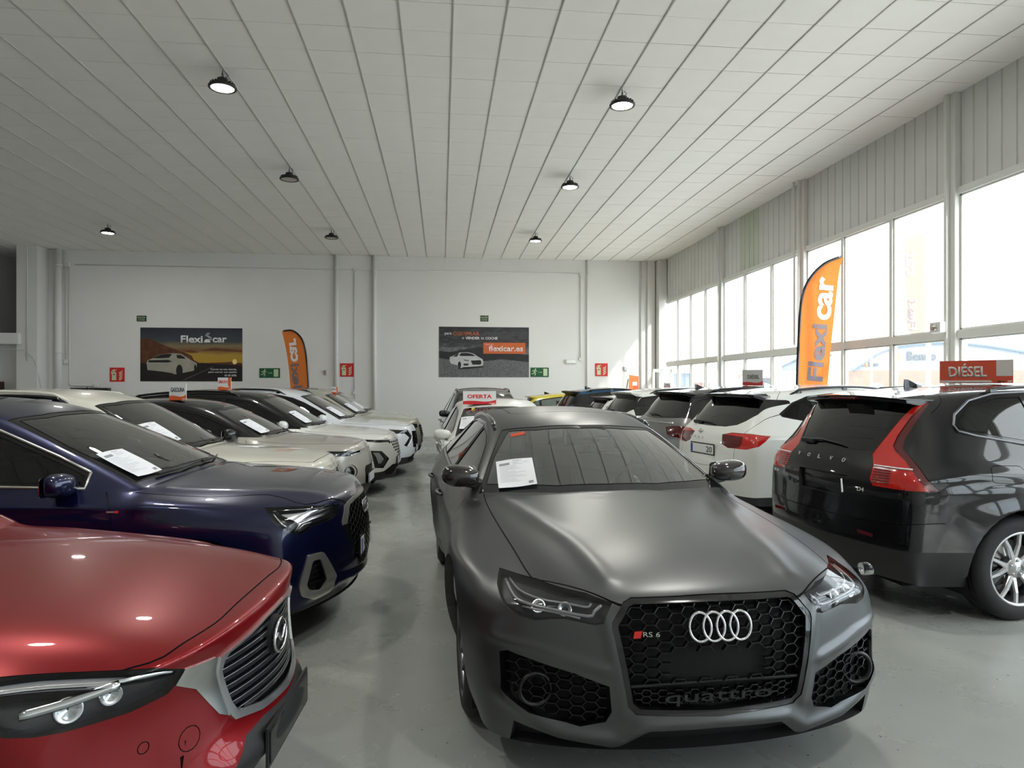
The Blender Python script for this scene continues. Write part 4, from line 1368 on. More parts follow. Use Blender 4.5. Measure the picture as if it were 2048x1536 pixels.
def surf_tube(c, v, pts, r, name, m, parent=None, off=0.0, side=1, n=6, sm=3, flat_=None):
    q = []
    for p in (smooth_path([self2 for self2 in [c.to2(v, p) for p in pts]], sm) if sm else [c.to2(v, p) for p in pts]):
        l, no = c.hit(v, p, side)
        if l is not None: q.append(l + no * off)
    if len(q) < 2: return None
    b = MB()
    if flat_:
        for a, d in zip(q, q[1:]): b.bar(a, d, flat_[0], flat_[1], up=c.smooth_n(Vector((a.x, abs(a.y), a.z))) if side > 0 else Vector((0, 0, 1)))
    else: b.tube(q, r, n)
    return b.build(name, m, parent or c.root)

def roof_rails(c, m, s0, s1, y0, y1, h=.035, gapz=.02, r=.016):
    for sg in (1, -1):
        pts = []
        for k in range(13):
            t = k / 12; s = lerp(s0, s1, t); y = lerp(y0, y1, t)
            l, no = c.hit('top', (s, y))
            if l is None: continue
            e = min(t, 1 - t) / .08
            pts.append(Vector((l.x, sg * y, l.z + (h if e > 1 else lerp(-.01, h, e)))))
        b = MB(); b.tube(pts, [r * (.6 if k in (0, len(pts) - 1) else 1) for k in range(len(pts))], 8)
        for k in (1, len(pts) // 2, len(pts) - 2):
            p = pts[k]; b.bar(p, p - Vector((0, 0, h + .01)), .02, .06, up=(1, 0, 0))
        b.build('roof_rail', m, c.root)

def fin(c, s, m, tall=.065):
    l, no = c.hit('top', (s, 0.0))
    b = MB()
    pr = [(.09, 0, .016), (.03, .35, .02), (-.04, .95, .012), (-.075, 1.0, .006), (-.08, 0, .018)]
    vs = []
    for (x, h, w) in pr: vs += [(x, -w, -.01), (x, w, -.01), (x, 0.35 * w, h * tall), (x, -.35 * w, h * tall)]
    fs = []
    for i in range(len(pr) - 1):
        o = i * 4
        for k in range(4): fs.append((o + k, o + (k + 1) % 4, o + 4 + (k + 1) % 4, o + 4 + k))
    fs += [(0, 1, 2, 3), tuple(range(16, 20))]
    b.add(vs, fs); b.build('shark_fin_antenna', m, c.root, loc=l, rot=(0, math.asin(max(-1, min(1, no.x))), 0))

def plate(c, v, z, text_, blue=True, w=.52, h=.11, off=.012, y=0.0, dark=False):
    l, no = c.hit(v, (y, z))
    sg = 1 if v == 'front' else -1
    t = MB(); t.bbox((0, 0, 0), (w, h, .008))
    M = frame4(l + Vector((sg * off, 0, 0)), (0, sg, 0), (-no.x * 0 + 0, 0, 1))
    o = t.build('number_plate', M_BLACK if dark else M_PLATE, c.root, bevel=.003); o.matrix_local = M
    fr = MB()
    fr.bbox((0, 0, -.006), (w + .03, h + .03, .008)); fr.build('plate_holder', M_PLAST, o)
    if dark: return o
    if blue:
        b = MB(); b.bbox((-w / 2 + .025, 0, .0045), (.042, h - .006, .002)); b.build('plate_band', M_BLUE, o)
    if text_:
        text(text_, w * .78, h * .62, M_INK, o, Matrix.Translation((.02, 0, .0042)), .001, .01)
    return o

def sheet_on_glass(c, v, cs, cy, ang, w=.21, h=.297, label='', group=None, off=.008):
    """price sheet lying on the windscreen (a thing of its own)"""
    l, no = c.hit(v, (cs, abs(cy)), 1 if cy >= 0 else -1)
    up = Vector((-1, 0, 0)); up = (up - no * up.dot(no)).normalized()
    rt = up.cross(no)
    ca, sa = math.cos(ang), math.sin(ang)
    u2 = rt * ca + up * sa; v2 = -rt * sa + up * ca
    M = c.root.matrix_basis.copy()
    M = Matrix.LocRotScale(c.root.location, c.root.rotation_euler, None) @ frame4(l + no * off, u2, v2, no)
    b = MB(); nx, ny = 6, 8
    vs = []
    for j in range(ny + 1):
        for i in range(nx + 1):
            x, y = (i / nx - .5) * w, (j / ny - .5) * h
            vs.append((x, y, .004 * math.sin(x * 19 + y * 11) + .004))
    vs2 = [(x, y, z - .0006) for x, y, z in vs]
    fs = [(j * (nx + 1) + i, j * (nx + 1) + i + 1, (j + 1) * (nx + 1) + i + 1, (j + 1) * (nx + 1) + i) for j in range(ny) for i in range(nx)]
    b.add(vs, fs, 0, True); b.add(vs2, [f[::-1] for f in fs], 0, True)
    o = b.build('price_sheet', M_PAPER, None, fixn=False); o.matrix_world = M
    tag(o, label, 'paper', group)
    p = MB()
    ln = random.Random(int(cs * 1000))
    def zz(x, y): return .004 * math.sin(x * 19 + y * 11) + .0052
    def rect(x0, y0, x1, y1):
        x0, x1 = x0 * w, x1 * w; y0, y1 = y0 * h, y1 * h
        p.add([(x0, y0, zz(x0, y0)), (x1, y0, zz(x1, y0)), (x1, y1, zz(x1, y1)), (x0, y1, zz(x0, y1))], [(0, 1, 2, 3)])
    rect(-.42, .30, -.14, .38); rect(-.05, .43, .2, .445)
    for k in range(12):
        y = .24 - k * .05
        rect(-.42, y, -.42 + ln.uniform(.2, .75), y + .006)
    for k in range(3): rect(-.05, .38 - k * .04, ln.uniform(.2, .42), .386 - k * .04)
    rect(.30, -.44, .42, -.36)
    q = p.build('print', mat('faint_print', (.30, .30, .33), .8), o, fixn=False)
    return o
# ================================================================ generic trimming of a car
def glasshouse(c, dlo0, dlo1, pillars, zt_in=.055, trim=None, glass=None, rearglass=None, wsglass=None, chrome=None, zbl=.012, dlo=None, hood=True, rw=None, pan=None):
    P = c.P; w = P['W'] / 2; sc, sh = P['sc'], P['sh']
    trim = trim or M_BLACK; glass = glass or M_GLASSD
    ws = wsglass or M_GLASS
    # windscreen (seen from above)
    yb, yt = w - P['ws_in'] - .02, P['yr'] - .03
    cc = P['ccurve']
    poly = [(sc + .035, 0.0), (sc + .045, yb * .4), (sc + .07 + cc * .2, yb * .7), (sc + .05 + cc * .75, yb), (lerp(sc, sh, .5) + .10, lerp(yb, yt, .5) + .01), (sh + .03, yt), (sh - .03, yt * .6), (sh - .045, 0)]
    full = poly + [(a, -b) for a, b in poly[::-1][1:-1]]
    c.wsr = c.region('windshield_frit', 'top', full, M_BLACK, .003, pair=False)
    inner = [(sc + .10, 0.0), (sc + .115, yb * .4), (sc + .14 + cc * .2, yb * .68), (sc + .12 + cc * .75, yb - .055), (lerp(sc, sh, .5) + .11, lerp(yb, yt, .5) - .025), (sh - .02, yt - .04), (sh - .08, yt * .6), (sh - .095, 0)]
    full = inner + [(a, -b) for a, b in inner[::-1][1:-1]]
    c.ws = c.region('windshield', 'top', full, ws, .003, pair=False, only=(c.wsr,))
    # side glass: one dark band, then the panes
    if dlo is None:
        top = []
        for k in range(15):
            s = lerp(dlo0, dlo1, k / 14)
            zz = interp(s, [(sc + .12, P['zbf'] + .02), (lerp(sc, sh, .5) + .09, lerp(P['zbf'], P['zhdr'], .49)), (sh + .08, P['zhdr'] - P['roofcrown'] - .01), (lerp(sh, P['sre'], .28), P['H'] - P['roofcrown'] - .02), (lerp(sh, P['sre'], .6), P['H'] - P['roofcrown'] - .02), (P['sre'] - .04, P['zre'] - P['roofcrown'] - .02), (P['sg'], P['zg'])]) - zt_in
            zb_ = interp(s, [(sc, P['zbf']), (P['sre'], P['zbr'])]) + zbl
            if zz > zb_ + .01: top.append((s, zz, zb_))
        poly = [(s, z) for s, z, b in top] + [(s, b) for s, z, b in top[::-1]]
    else: poly = dlo
    c.dlo = poly
    if chrome is not None:
        cid = c.region('window_moulding', 'side', inset(poly, -.016), chrome, -.002, walls=chrome, lim=lambda q: q.z > P['zbf'] - .1)
        c.cut('side', poly, 0, only=(cid,)) if False else None
    tid = c.region('window_surround', 'side', poly, trim, .003, lim=lambda q: q.z > P['zbf'] - .1)
    ins = inset(poly, .022)
    gid = None
    segs = [dlo0 - .2] + pillars + [dlo1 + .3]
    for a, b in zip(segs, segs[1:]):
        sub = clip_s(ins, a + .03, b - .03)
        if len(sub) > 2:
            c.region('side_window', 'side', sub, glass, .007, only=(tid,))
    # rear window (seen from behind)
    if rw is not False:
        if rw is None:
            yA, yB = P['yrr'] - .08, w - .30
            rw = rnd([(-yA, P['zre'] - .07), (-yB, P['zg'] + .05), (yB, P['zg'] + .05), (yA, P['zre'] - .07)], .06, 3)
        c.rw = c.region('rear_window', 'rear', rw, rearglass or M_GLASSD, .004, pair=False, lim=lambda q: -q.x > P['sre'] - .3)

def inset(poly, d):
    n = len(poly)
    area = sum(poly[i][0] * poly[(i + 1) % n][1] - poly[(i + 1) % n][0] * poly[i][1] for i in range(n))
    sg = 1 if area > 0 else -1
    out = []
    for i in range(n):
        p0, p1, p2 = Vector(poly[i - 1][:2]), Vector(poly[i][:2]), Vector(poly[(i + 1) % n][:2])
        a, b = p1 - p0, p2 - p1
        if a.length < 1e-6 or b.length < 1e-6: continue
        a.normalize(); b.normalize()
        na, nb = Vector((-a.y, a.x)) * sg, Vector((-b.y, b.x)) * sg
        m = na + nb
        if m.length < 1e-3: m = na
        m.normalize()
        k = max(.5, m.dot(na))
        out.append(tuple(p1 + m * (d / k)))
    return out
def clip_s(poly, a, b):
    def clip(P, f, g):
        out = []
        for i in range(len(P)):
            p, q = P[i - 1], P[i]
            fp, fq = f(p), f(q)
            if (fp >= 0) != (fq >= 0): out.append(g(p, q, fp / (fp - fq)))
            if fq >= 0: out.append(q)
        return out
    L2 = lambda p, q, t: (lerp(p[0], q[0], t), lerp(p[1], q[1], t))
    P = clip(poly, lambda p: p[0] - a, L2)
    return clip(P, lambda p: b - p[0], L2) if P else P

def hood_lines(c, s0=None, y0=None, y1=None, front=None):
    if y1 == -1: return c.line('top', smooth_path(front, 3), .006)
    P = c.P; w = P['W'] / 2
    s0 = s0 or P['hoods'] + .05
    y0 = y0 or w - .42; y1 = y1 or w - .13
    pts = front or [(s0, 0), (s0 + .01, y0 * .5), (s0 + .06, y0)]
    c.line('top', smooth_path(pts + [(lerp(s0 + .06, P['sc'], .35), lerp(y0, y1, .55)), (lerp(s0 + .06, P['sc'], .7), lerp(y0, y1, .9)), (P['sc'] + P['ccurve'] * .9, y1)], 3), .006)

def door_lines(c, a, b, cc, zs=.33, rear_arch=True):
    P = c.P
    zb = P['zbf'] - .0
    c.line('side', smooth_path([(a + .05, zb), (a - .02, zb - .14), (a - .03, .55), (a + .05, zs)], 3), .005)
    c.line('side', [(b, zb), (b + .01, .6), (b, zs)], .005)
    Rw = P['Rw']; ax = P['fo'] + P['wb']
    c.line('side', smooth_path([(cc, P['zbr']), (cc + .02, P['zbr'] - .16), (ax - Rw * .75, Rw + .42), (ax - Rw - .09, Rw + .12), (ax - Rw - .13, zs)], 3), .005)
    c.line('side', [(a + .05, zs), (ax - Rw - .13, zs)], .005)

def handles(c, s_list, z, m=None):
    for s in s_list:
        for sg in (1, -1):
            l, no = c.hit('side', (s, z), sg)
            if l is None: continue
            b = MB()
            pts = [l + Vector((dx, 0, 0)) + no * h for dx, h in ((.10, .004), (.085, .03), (0, .038), (-.085, .03), (-.10, .004))]
            b.tube(pts, [.010, .013, .014, .013, .010], 8); o = b.build('door_handle', m or c.paint, c.root)

def wiper(c, v, pts, parent=None, off=.018):
    q = []
    for p in pts:
        l, no = c.hit(v, (p[0], abs(p[1])), 1 if p[1] >= 0 else -1)
        if l is not None: q.append(l + no * off)
    b = MB(); b.tube(q, [.011] + [.008] * (len(q) - 2) + [.005] if len(q) > 2 else .008, 6)
    return b.build('wiper', M_PLAST, parent or c.root)

def in_poly(p, poly):
    x, y = p; ins = False; j = len(poly) - 1
    for i in range(len(poly)):
        xi, yi = poly[i]; xj, yj = poly[j]
        if (yi > y) != (yj > y) and x < (xj - xi) * (y - yi) / (yj - yi) + xi: ins = not ins
        j = i
    return ins

def honeycomb(c, v, poly, cell, depth, m, name='grille_mesh', thick=.006, deep=.02, side=None, aspect=1.0, parent=None, skip=None):
    """hexagonal lattice bars set into an opening; poly in the view's 2D, both signs of y allowed"""
    xs_ = [p[0] for p in poly]; ys_ = [p[1] for p in poly]
    h = cell * math.sqrt(3) / 2
    b = MB(); D = c.view(v)[2]
    segs = set()
    i0, i1 = int(min(xs_) / (cell * .75 * aspect)) - 2, int(max(xs_) / (cell * .75 * aspect)) + 2
    j0, j1 = int(min(ys_) / h) - 2, int(max(ys_) / h) + 2
    for i in range(i0, i1):
        for j in range(j0, j1):
            cx, cy = i * cell * .75 * aspect, (j + (.5 if i % 2 else 0)) * h
            vs = [(round(cx + cell / 2 * math.cos(R(60 * k)) * aspect, 5), round(cy + cell / 2 * math.sin(R(60 * k)), 5)) for k in range(6)]
            for k in range(3): segs.add((vs[k], vs[k + 1]))
    cache = {}
    def P3(p):
        if p not in cache:
            U, V, DD = c.view(v)
            l, no = c.hit(v, (abs(p[0]), p[1]) if v in ('front', 'rear') else p)
            if l is not None and p[0] < 0 and v in ('front', 'rear'): l = Vector((l.x, -l.y, l.z))
            cache[p] = l
        return cache[p]
    for a, d in segs:
        ia, idd = in_poly(a, poly), in_poly(d, poly)
        if not ia and not idd: continue
        if skip and skip(((a[0] + d[0]) / 2, (a[1] + d[1]) / 2)): continue
        if not (ia and idd):
            p, q = (a, d) if ia else (d, a)
            lo, hi = 0., 1.
            for _ in range(6):
                mid = (lo + hi) / 2
                if in_poly((lerp(p[0], q[0], mid), lerp(p[1], q[1], mid)), poly): lo = mid
                else: hi = mid
            a, d = p, (round(lerp(p[0], q[0], lo), 5), round(lerp(p[1], q[1], lo), 5))
        A, B = P3(a), P3(d)
        if A is None or B is None: continue
        b.bar(A - D * depth, B - D * depth, thick, deep, up=D)
    if not b.v: return None
    o = b.build(name, m, parent or c.root)
    o['kind'] = 'stuff'
    return o
def ring_on(c, v, cx, cy, rx, ry, r, m, off=.01, name='emblem_ring', parent=None, n=40, arc_=None):
    q = []
    for k in range(n):
        a = 2 * PI * k / n
        p = (cx + rx * math.cos(a), cy + ry * math.sin(a))
        l, no = c.hit(v, (abs(p[0]), p[1]) if v in ('front', 'rear') else p)
        if p[0] < 0: l = Vector((l.x, -l.y, l.z))
        q.append(l)
    U, V, D = c.view(v)
    # lie in one plane a little proud of the surface
    x = max(p.dot(D) for p in q)
    q = [p - D * (p.dot(D) - (lerp(x, p.dot(D), .6) + off)) for p in q]
    b = MB(); b.tube(q, r, 8, closed=True)
    return b.build(name, m, parent or c.root)
def letters(c, v, s, cy, cz, w, h, m, off=.004, depth=.003, bold=.0, spacing=1.0, parent=None, name='badge_lettering'):
    """one badge text on the bodywork; cy may be negative"""
    l, no = c.hit(v, (abs(cy), cz)) if v in ('front', 'rear') else c.hit(v, (cy, cz))
    if v in ('front', 'rear'):
        if cy < 0: l = Vector((l.x, -l.y, l.z)); no = Vector((no.x, -no.y, no.z))
        sg = 1 if v == 'front' else -1
        up = Vector((0, 0, 1)); up = (up - no * up.dot(no)).normalized(); rt = up.cross(no)
    M = frame4(l + no * off, rt, up, no)
    return text(s, w, h, m, parent or c.root, M, depth, bold, name, spacing)
# ================================================================ the cars
def pair_tubes(c, v, pts, r, name, m, parents=None, off=-.02, flat_=None, sm=3):
    for k, sg in enumerate((1, -1)):
        q = []
        P2 = [c.to2(v, p) for p in pts]
        for p in (smooth_path(P2, sm) if sm else P2):
            l, no = c.hit(v, p, sg)
            if l is not None: q.append((l + no * off, no))
        b = MB()
        if flat_:
            for (a, n1), (d, n2) in zip(q, q[1:]): b.bar(a, d, flat_[0], flat_[1], up=n1)
        else: b.tube([a for a, n in q], r, 6)
        b.build(name, m, parents[k] if parents else c.root)
def mir(poly):
    """close a half outline (y >= 0, from the centre line round and back to it) into a full one"""
    return poly + [(-a, b) for a, b in poly[::-1] if abs(a) > 1e-6]
def fill_black(c, z0=.0): pass

M_MESH = mat('grille_black', (.006, .006, .007), .38)
PT_GREY = mat('matt_grey_paint', (.115, .118, .120), .34, metal=.85, inside=TRIM_IN)
RS = dict(L=4.98, W=1.95, H=1.46, fo=.93, wb=2.915, Rw=.36, zh0=.80, zh1=.985, sc=1.42, sh=2.26, zhdr=1.375, sre=4.40, zre=1.37, sg=4.83, zg=1.00,
          zbf=.94, zbr=1.00, yr=.58, yrr=.54, hoods=.07, zc5=.66, zlow=.36, zsill=.20, tapf=.17, nose=[(.01, .66, .30), (0, .50, .28), (.03, .30, .27), (.10, .18, .32)],
          tail=[(.02, .88, .2), (0, .7, .2), (0, .45, .2), (.08, .25, .25)], crown=.06, roofcrown=.04, flare=.035, hcurve=(0, .02, .08, .24), level=4,
          ridges=[('top', [(.22, .40), (.6, .45), (1.5, .66)], .045, .010), ('side', [(.5, .80), (1.5, .82), (4.6, .84)], .03, .010),
                  ('front', [(0, .315), (.30, .305), (.40, .235), (.605, .262), (.82, .37)], .035, .030),
                  ('front', [(.86, .60), (.685, .585), (.594, .560), (.45, .525)], .022, .014),
                  ('front', [(.44, .72), (.37, .36)], .022, .010)])
c = Car('estate_car', 'matt dark grey estate car facing the camera in the middle aisle', RS, PT_GREY, (1.08, 2.52, 0), R(-87.4))
arches(c)
glasshouse(c, 1.62, 4.55, [2.75, 3.75], zt_in=.045, wsglass=glassmat('clear_windscreen', (.58, .64, .64), boost=3.0))
hood_lines(c, front=[(.085, 0), (.088, .30), (.094, .385), (.16, .48), (.31, .655), (.38, .690), (.60, .712), (.95, .735), (1.30, .750), (1.58, .755)], y1=-1)
door_lines(c, 1.62, 2.78, 3.70)
hl = c.region('headlight', 40, [(.520, .809, .812), (.40, .84, .775), (.265, .808, .726), (.22, .76, .700), (.180, .700, .692), (.15, .64, .703), (.125, .60, .708), (.090, .480, .692), (.085, .44, .70), (.104, .405, .772), (.16, .50, .797), (.314, .677, .815)], M_HOUSE, .030, lens=M_LENS)
gf = c.region('grille_frame', 'front', mir([(0, .795), (.33, .789), (.365, .775), (.418, .705), (.42, .685), (.362, .385), (.33, .352), (0, .342)]), M_BLACK, .004, pair=False)
gr = c.region('grille', 'front', mir([(0, .772), (.325, .768), (.345, .76), (.392, .695), (.393, .682), (.340, .395), (.315, .374), (0, .364)]), M_GAP, .055, pair=False, only=(gf,), walls=M_BLACK)
it = c.region('side_intake', 30, [(.26, .835, .545), (.234, .805, .558), (.177, .722, .540), (.10, .56, .505), (.055, .432, .462), (.056, .425, .36), (.072, .445, .315), (.105, .535, .292), (.18, .72, .335), (.25, .83, .40)], M_GAP, .06, walls=M_BLACK)
c.region('lower_splitter', 'front', mir([(0, .292), (.27, .288), (.37, .205), (.41, .196), (.62, .232), (.78, .275), (.81, .0), (0, .0)]), M_PLAST, .05, pair=False, only=(0,), lim=lambda q: q.x > -.52)
c.line('top', [(2.62, 0), (2.63, .36), (2.72, .43), (3.6, .42), (3.62, 0)], .006)
c.finish()
add_wheels(c, 'big', width=.255, rim_m=mat('smoked_alloy', (.20, .20, .21), .28, metal=.9, coat=.3))
cabin(c, M_SEATG)
gp = [(-.392, .695), (-.345, .76), (-.325, .768), (.325, .768), (.345, .76), (.392, .695), (.393, .682), (.345, .47), (-.345, .47), (-.393, .682)]
honeycomb(c, 'front', gp, .047, .024, M_MESH, aspect=1.5, thick=.0035, parent=c.obj[gr], skip=lambda p: (abs(p[0]) < .19 and .49 < p[1] < .60))
honeycomb(c, 'front', [(-.335, .445), (.335, .445), (.318, .38), (-.318, .38)], .03, .034, M_BLACK, aspect=1.4, thick=.003, parent=c.obj[gr], name='lower_grille_mesh')
b = MB(); 
for a, d in (((-.35, .46), (.35, .46)),): b.bar((c.hit('front', (.35, .46))[0]) * 1 - Vector((.02, 0, 0)), Vector((c.hit('front', (.35, .46))[0].x - .02, -.35, .46)), .02, .012)
b.build('grille_crossbar', M_MESH, c.obj[gr], bevel=.004)
letters(c, 'front', 'quattro', 0.0, .408, .44, .052, mat('dark_badge', (.05, .05, .052), .25, metal=.6), off=-.016, depth=.006, parent=c.obj[gr])
for k in range(4): ring_on(c, 'front', -.0825 + k * .055, .692, .044, .053, .0056, M_CHROME, off=.012)
letters(c, 'front', 'RS 6', -.270, .664, .065, .018, M_SATIN, off=-.004, depth=.006)
b = MB(); l, no = c.hit('front', (.325, .664)); b.prism([(-.018, -.013), (.012, -.013), (.018, .013), (-.012, .013)], lambda u, v, t: (l.x + .004 + t, -l.y + u, .664 + v), 0, .004); b.build('red_badge', M_SIGNRED, c.root)
for k, sg in enumerate((1, -1)):
    par = c.obj[it][k]
    honeycomb(c, 'front', [(sg * a, d) for a, d in [(.80, .52), (.73, .535), (.56, .50), (.435, .458), (.43, .33), (.455, .318), (.54, .30), (.72, .345), (.80, .42)]], .047, .03, M_MESH, aspect=1.4, thick=.0035, parent=par)
    l, no = c.hit('front', (.70, .42), sg)
    r_ = MB(); r_.lathe([(.065, 0), (.072, .012), (.060, .02), (.056, .0)], c=(l.x - .02, l.y, l.z), axis='x', n=28); r_.build('intake_ring', M_MESH, par)
    for nm, pts, rr in (('light_guide', [(.449, .786, .797), (.312, .772, .768), (.260, .737, .757), (.174, .651, .742), (.106, .504, .722), (.107, .477, .742), (.112, .446, .768)], .0075), ('light_guide', [(.445, .770, .803), (.330, .748, .785), (.227, .667, .775), (.157, .576, .768), (.121, .505, .758), (.129, .484, .772)], .005), ('light_guide', [(.241, .740, .738), (.157, .629, .728), (.114, .533, .712)], .005)):
        q = []
        for p in smooth_path([c.to2(40, p) for p in pts], 3):
            l, no = c.hit(40, p, sg); q.append(l - no * .016)
        b = MB(); b.tube(q, rr, 6); b.build(nm, mat('dark_light_guide', (.30, .30, .31), .25, metal=.5), c.obj[hl][k])
    for (a, d) in ((.70, .752), (.60, .745)):
        l, no = c.hit(30, c.to2(30, (.18 if a > .65 else .13, a, d)), sg)
        b = MB(); b.lathe([(0, -.012), (.02, -.006), (.026, .006), (.03, 0)], n=20); b.build('lamp_projector', M_REFL, c.obj[hl][k], loc=l - no * .022, rot=(0, 0, 0)).rotation_euler = no.to_track_quat('Z', 'Y').to_euler()
mirrors(c, 1.74, .765, 1.065, c.paint, (.155, .24, .145), cap=mat('glossy_brown_black_cap', (.02, .017, .016), .12, coat=1.0))
roof_rails(c, M_BLACK, 2.36, 4.25, .585, .555, h=.012, r=.020)
handles(c, [2.62, 3.62], .83)
sheet_on_glass(c, 'top', 1.70, -.540, -.13, w=.235, h=.30, label='price sheet behind windscreen corner of matt grey estate car')
b = MB(); l, no = c.hit('top', (2.165, .455)); l = Vector((l.x, -l.y, l.z)); b.bbox((0, 0, 0), (.10, .045, .001)); o = b.build('inspection_sticker', mat('sticker_orange', (.55, .07, .02), .5), c.root); n2 = Vector((no.x, -no.y, no.z)); u = (Vector((-1, 0, 0)) - n2 * n2.dot(Vector((-1, 0, 0)))).normalized(); o.matrix_local = frame4(l - n2 * .0015, u.cross(n2), u, n2)
b = MB(); l, no = c.hit('top', (2.15, .08)); b.bbox((0, 0, 0), (.15, .20, .03)); b.build('sensor_housing', M_BLACK, c.root, bevel=.02, loc=l - Vector((0, 0, .022)), rot=(0, R(27), 0))

# ---------------------------------------------------------------- paints
PT_RED = mat('red_metallic_paint', (.21, .002, .005), .34, metal=.45, coat=.55, spec=.25, inside=TRIM_IN)
PT_NAVY = mat('navy_metallic_paint', (.002, .005, .042), .30, metal=.55, coat=1.0, inside=TRIM_IN)
PT_BLACK = mat('black_paint', (.003, .003, .004), .3, coat=1.0, spec=.15, inside=TRIM_IN)
PT_WHITE = mat('white_paint', (.70, .71, .68), .3, coat=1.0, inside=TRIM_IN)
PT_CREAM = mat('cream_white_paint', (.66, .65, .57), .3, coat=1.0, inside=TRIM_IN)
PT_COOL = mat('cool_white_paint', (.68, .71, .75), .3, coat=1.0, inside=TRIM_IN)
PT_SAND = mat('sand_grey_paint', (.42, .40, .36), .3, metal=.3, coat=1.0, inside=TRIM_IN)
PT_CHAMP = mat('champagne_paint', (.50, .49, .41), .3, metal=.3, coat=1.0, inside=TRIM_IN)
PT_GREYM = mat('grey_metallic_paint', (.22, .22, .22), .3, metal=.6, coat=1.0, inside=TRIM_IN)
PT_BLUE = mat('petrol_blue_paint', (.008, .07, .16), .28, metal=.5, coat=1.0, inside=TRIM_IN)
PT_YEL = mat('yellow_paint', (.62, .50, .01), .3, coat=1.0, inside=TRIM_IN)
# ---------------------------------------------------------------- shared dressing
def lower_clad(c, z=.34, m=None, s0=-.2, s1=9, name='lower_cladding'):
    P = c.P
    return c.region(name, 'side', [(s0, -.1), (s1, -.1), (s1, z), (s0, z)], m or M_PLAST, -.0, pair=False, only=(0,), thr=-1)
def black_roof(c, m, z=None, s0=None):
    P = c.P; s0 = s0 or P['sc'] + .16; z = z or P['zbf'] + .035
    return c.region('roof', 'side', [(s0 - .03, z), (P['sre'], P['zbr'] + .035), (P['L'] - .02, P['zbr'] + .035), (P['L'], 3), (P['sh'] - .02, 3), (P['sh'] - .02, P['zhdr'] - .02)], m, 0, pair=False, only=(0,), thr=-1)
def spoiler(c, s0, s1, y, z1, m=None, th=.03, drop=.0):
    n = 12; top = []; P = c.P
    for k in range(n + 1):
        u = -1 + 2 * k / n
        yy = y * u
        l, no = c.hit('top', (s0, abs(yy)))
        e = abs(u) ** 3 * .05
        top.append((Vector((-s0, yy, l.z + .003)), Vector((-(s1 - e), yy * 1.0, z1 - drop * u * u - .012 * u * u))))
    b = MB(); vs = []
    for a, d in top: vs += [a, d, d - Vector((-.012, 0, th)), Vector((-(s0 + .10), a.y, a.z - .05))]
    fs = []
    for k in range(n):
        o = 4 * k
        for q in range(4): fs.append((o + q, o + (q + 1) % 4, o + 4 + (q + 1) % 4, o + 4 + q))
    fs += [(0, 1, 2, 3), tuple(range(4 * n, 4 * n + 4))]
    b.add(vs, fs)
    return b.build('roof_spoiler', m or c.paint, c.root, bevel=.006)
def badge_oval(c, v, cy, cz, rx, ry, m=None, off=.004, name='maker_badge'):
    l, no = c.hit(v, (abs(cy), cz)); 
    if cy < 0: l = Vector((l.x, -l.y, l.z)); no = Vector((no.x, -no.y, no.z))
    up = Vector((0, 0, 1)); up = (up - no * up.dot(no)).normalized(); rt = up.cross(no)
    b = MB(); n = 24
    for (k0, k1, h) in ((1.0, .9, .008),):
        vs = []
        for k in range(n):
            a = 2 * PI * k / n
            for q, hh in ((1.0, 0), (.96, .008), (0.0, .010)): vs.append((rx * q * math.cos(a), ry * q * math.sin(a), hh))
        fs = []
        for k in range(n):
            k2 = (k + 1) % n
            fs += [(3 * k, 3 * k2, 3 * k2 + 1, 3 * k + 1), (3 * k + 1, 3 * k2 + 1, 3 * k2 + 2, 3 * k + 2)]
        b.add(vs, fs, 0, True)
    return b.build(name, m or M_CHROME, c.root).__setattr__('matrix_local', frame4(l + no * off, rt, up, no))
def slats(c, v, poly, zs, depth, r, m, name='grille_slat', parent=None, flat_=None):
    """horizontal bars across an opening (full-width polygon with both signs of y)"""
    for z in zs:
        xs_ = []
        for i in range(len(poly)):
            a, d = poly[i - 1], poly[i]
            if (a[1] > z) != (d[1] > z): xs_.append(a[0] + (d[0] - a[0]) * (z - a[1]) / (d[1] - a[1]))
        if len(xs_) < 2: continue
        x0, x1 = min(xs_), max(xs_); q = []
        for k in range(13):
            x = lerp(x0, x1, k / 12); l, no = c.hit(v, (abs(x), z))
            if l is None: continue
            q.append(Vector((l.x - depth, l.y * (1 if x >= 0 else -1), l.z)))
        b = MB()
        if flat_:
            for a, d in zip(q, q[1:]): b.bar(a, d, flat_[0], flat_[1], up=(1, 0, 0))
        else: b.tube(q, r, 6)
        b.build(name, m, parent or c.root)
def uprights(c, poly, ys_, z0, z1, depth, w, m, parent=None):
    for y in ys_:
        a, n1 = c.hit('front', (abs(y), z0)); d, n2 = c.hit('front', (abs(y), z1))
        sg = 1 if y >= 0 else -1
        b = MB(); b.bar((a.x - depth, sg * a.y, a.z), (d.x - depth, sg * d.y, d.z), w, .02, up=(1, 0, 0)); b.build('grille_bar', m, parent or c.root)
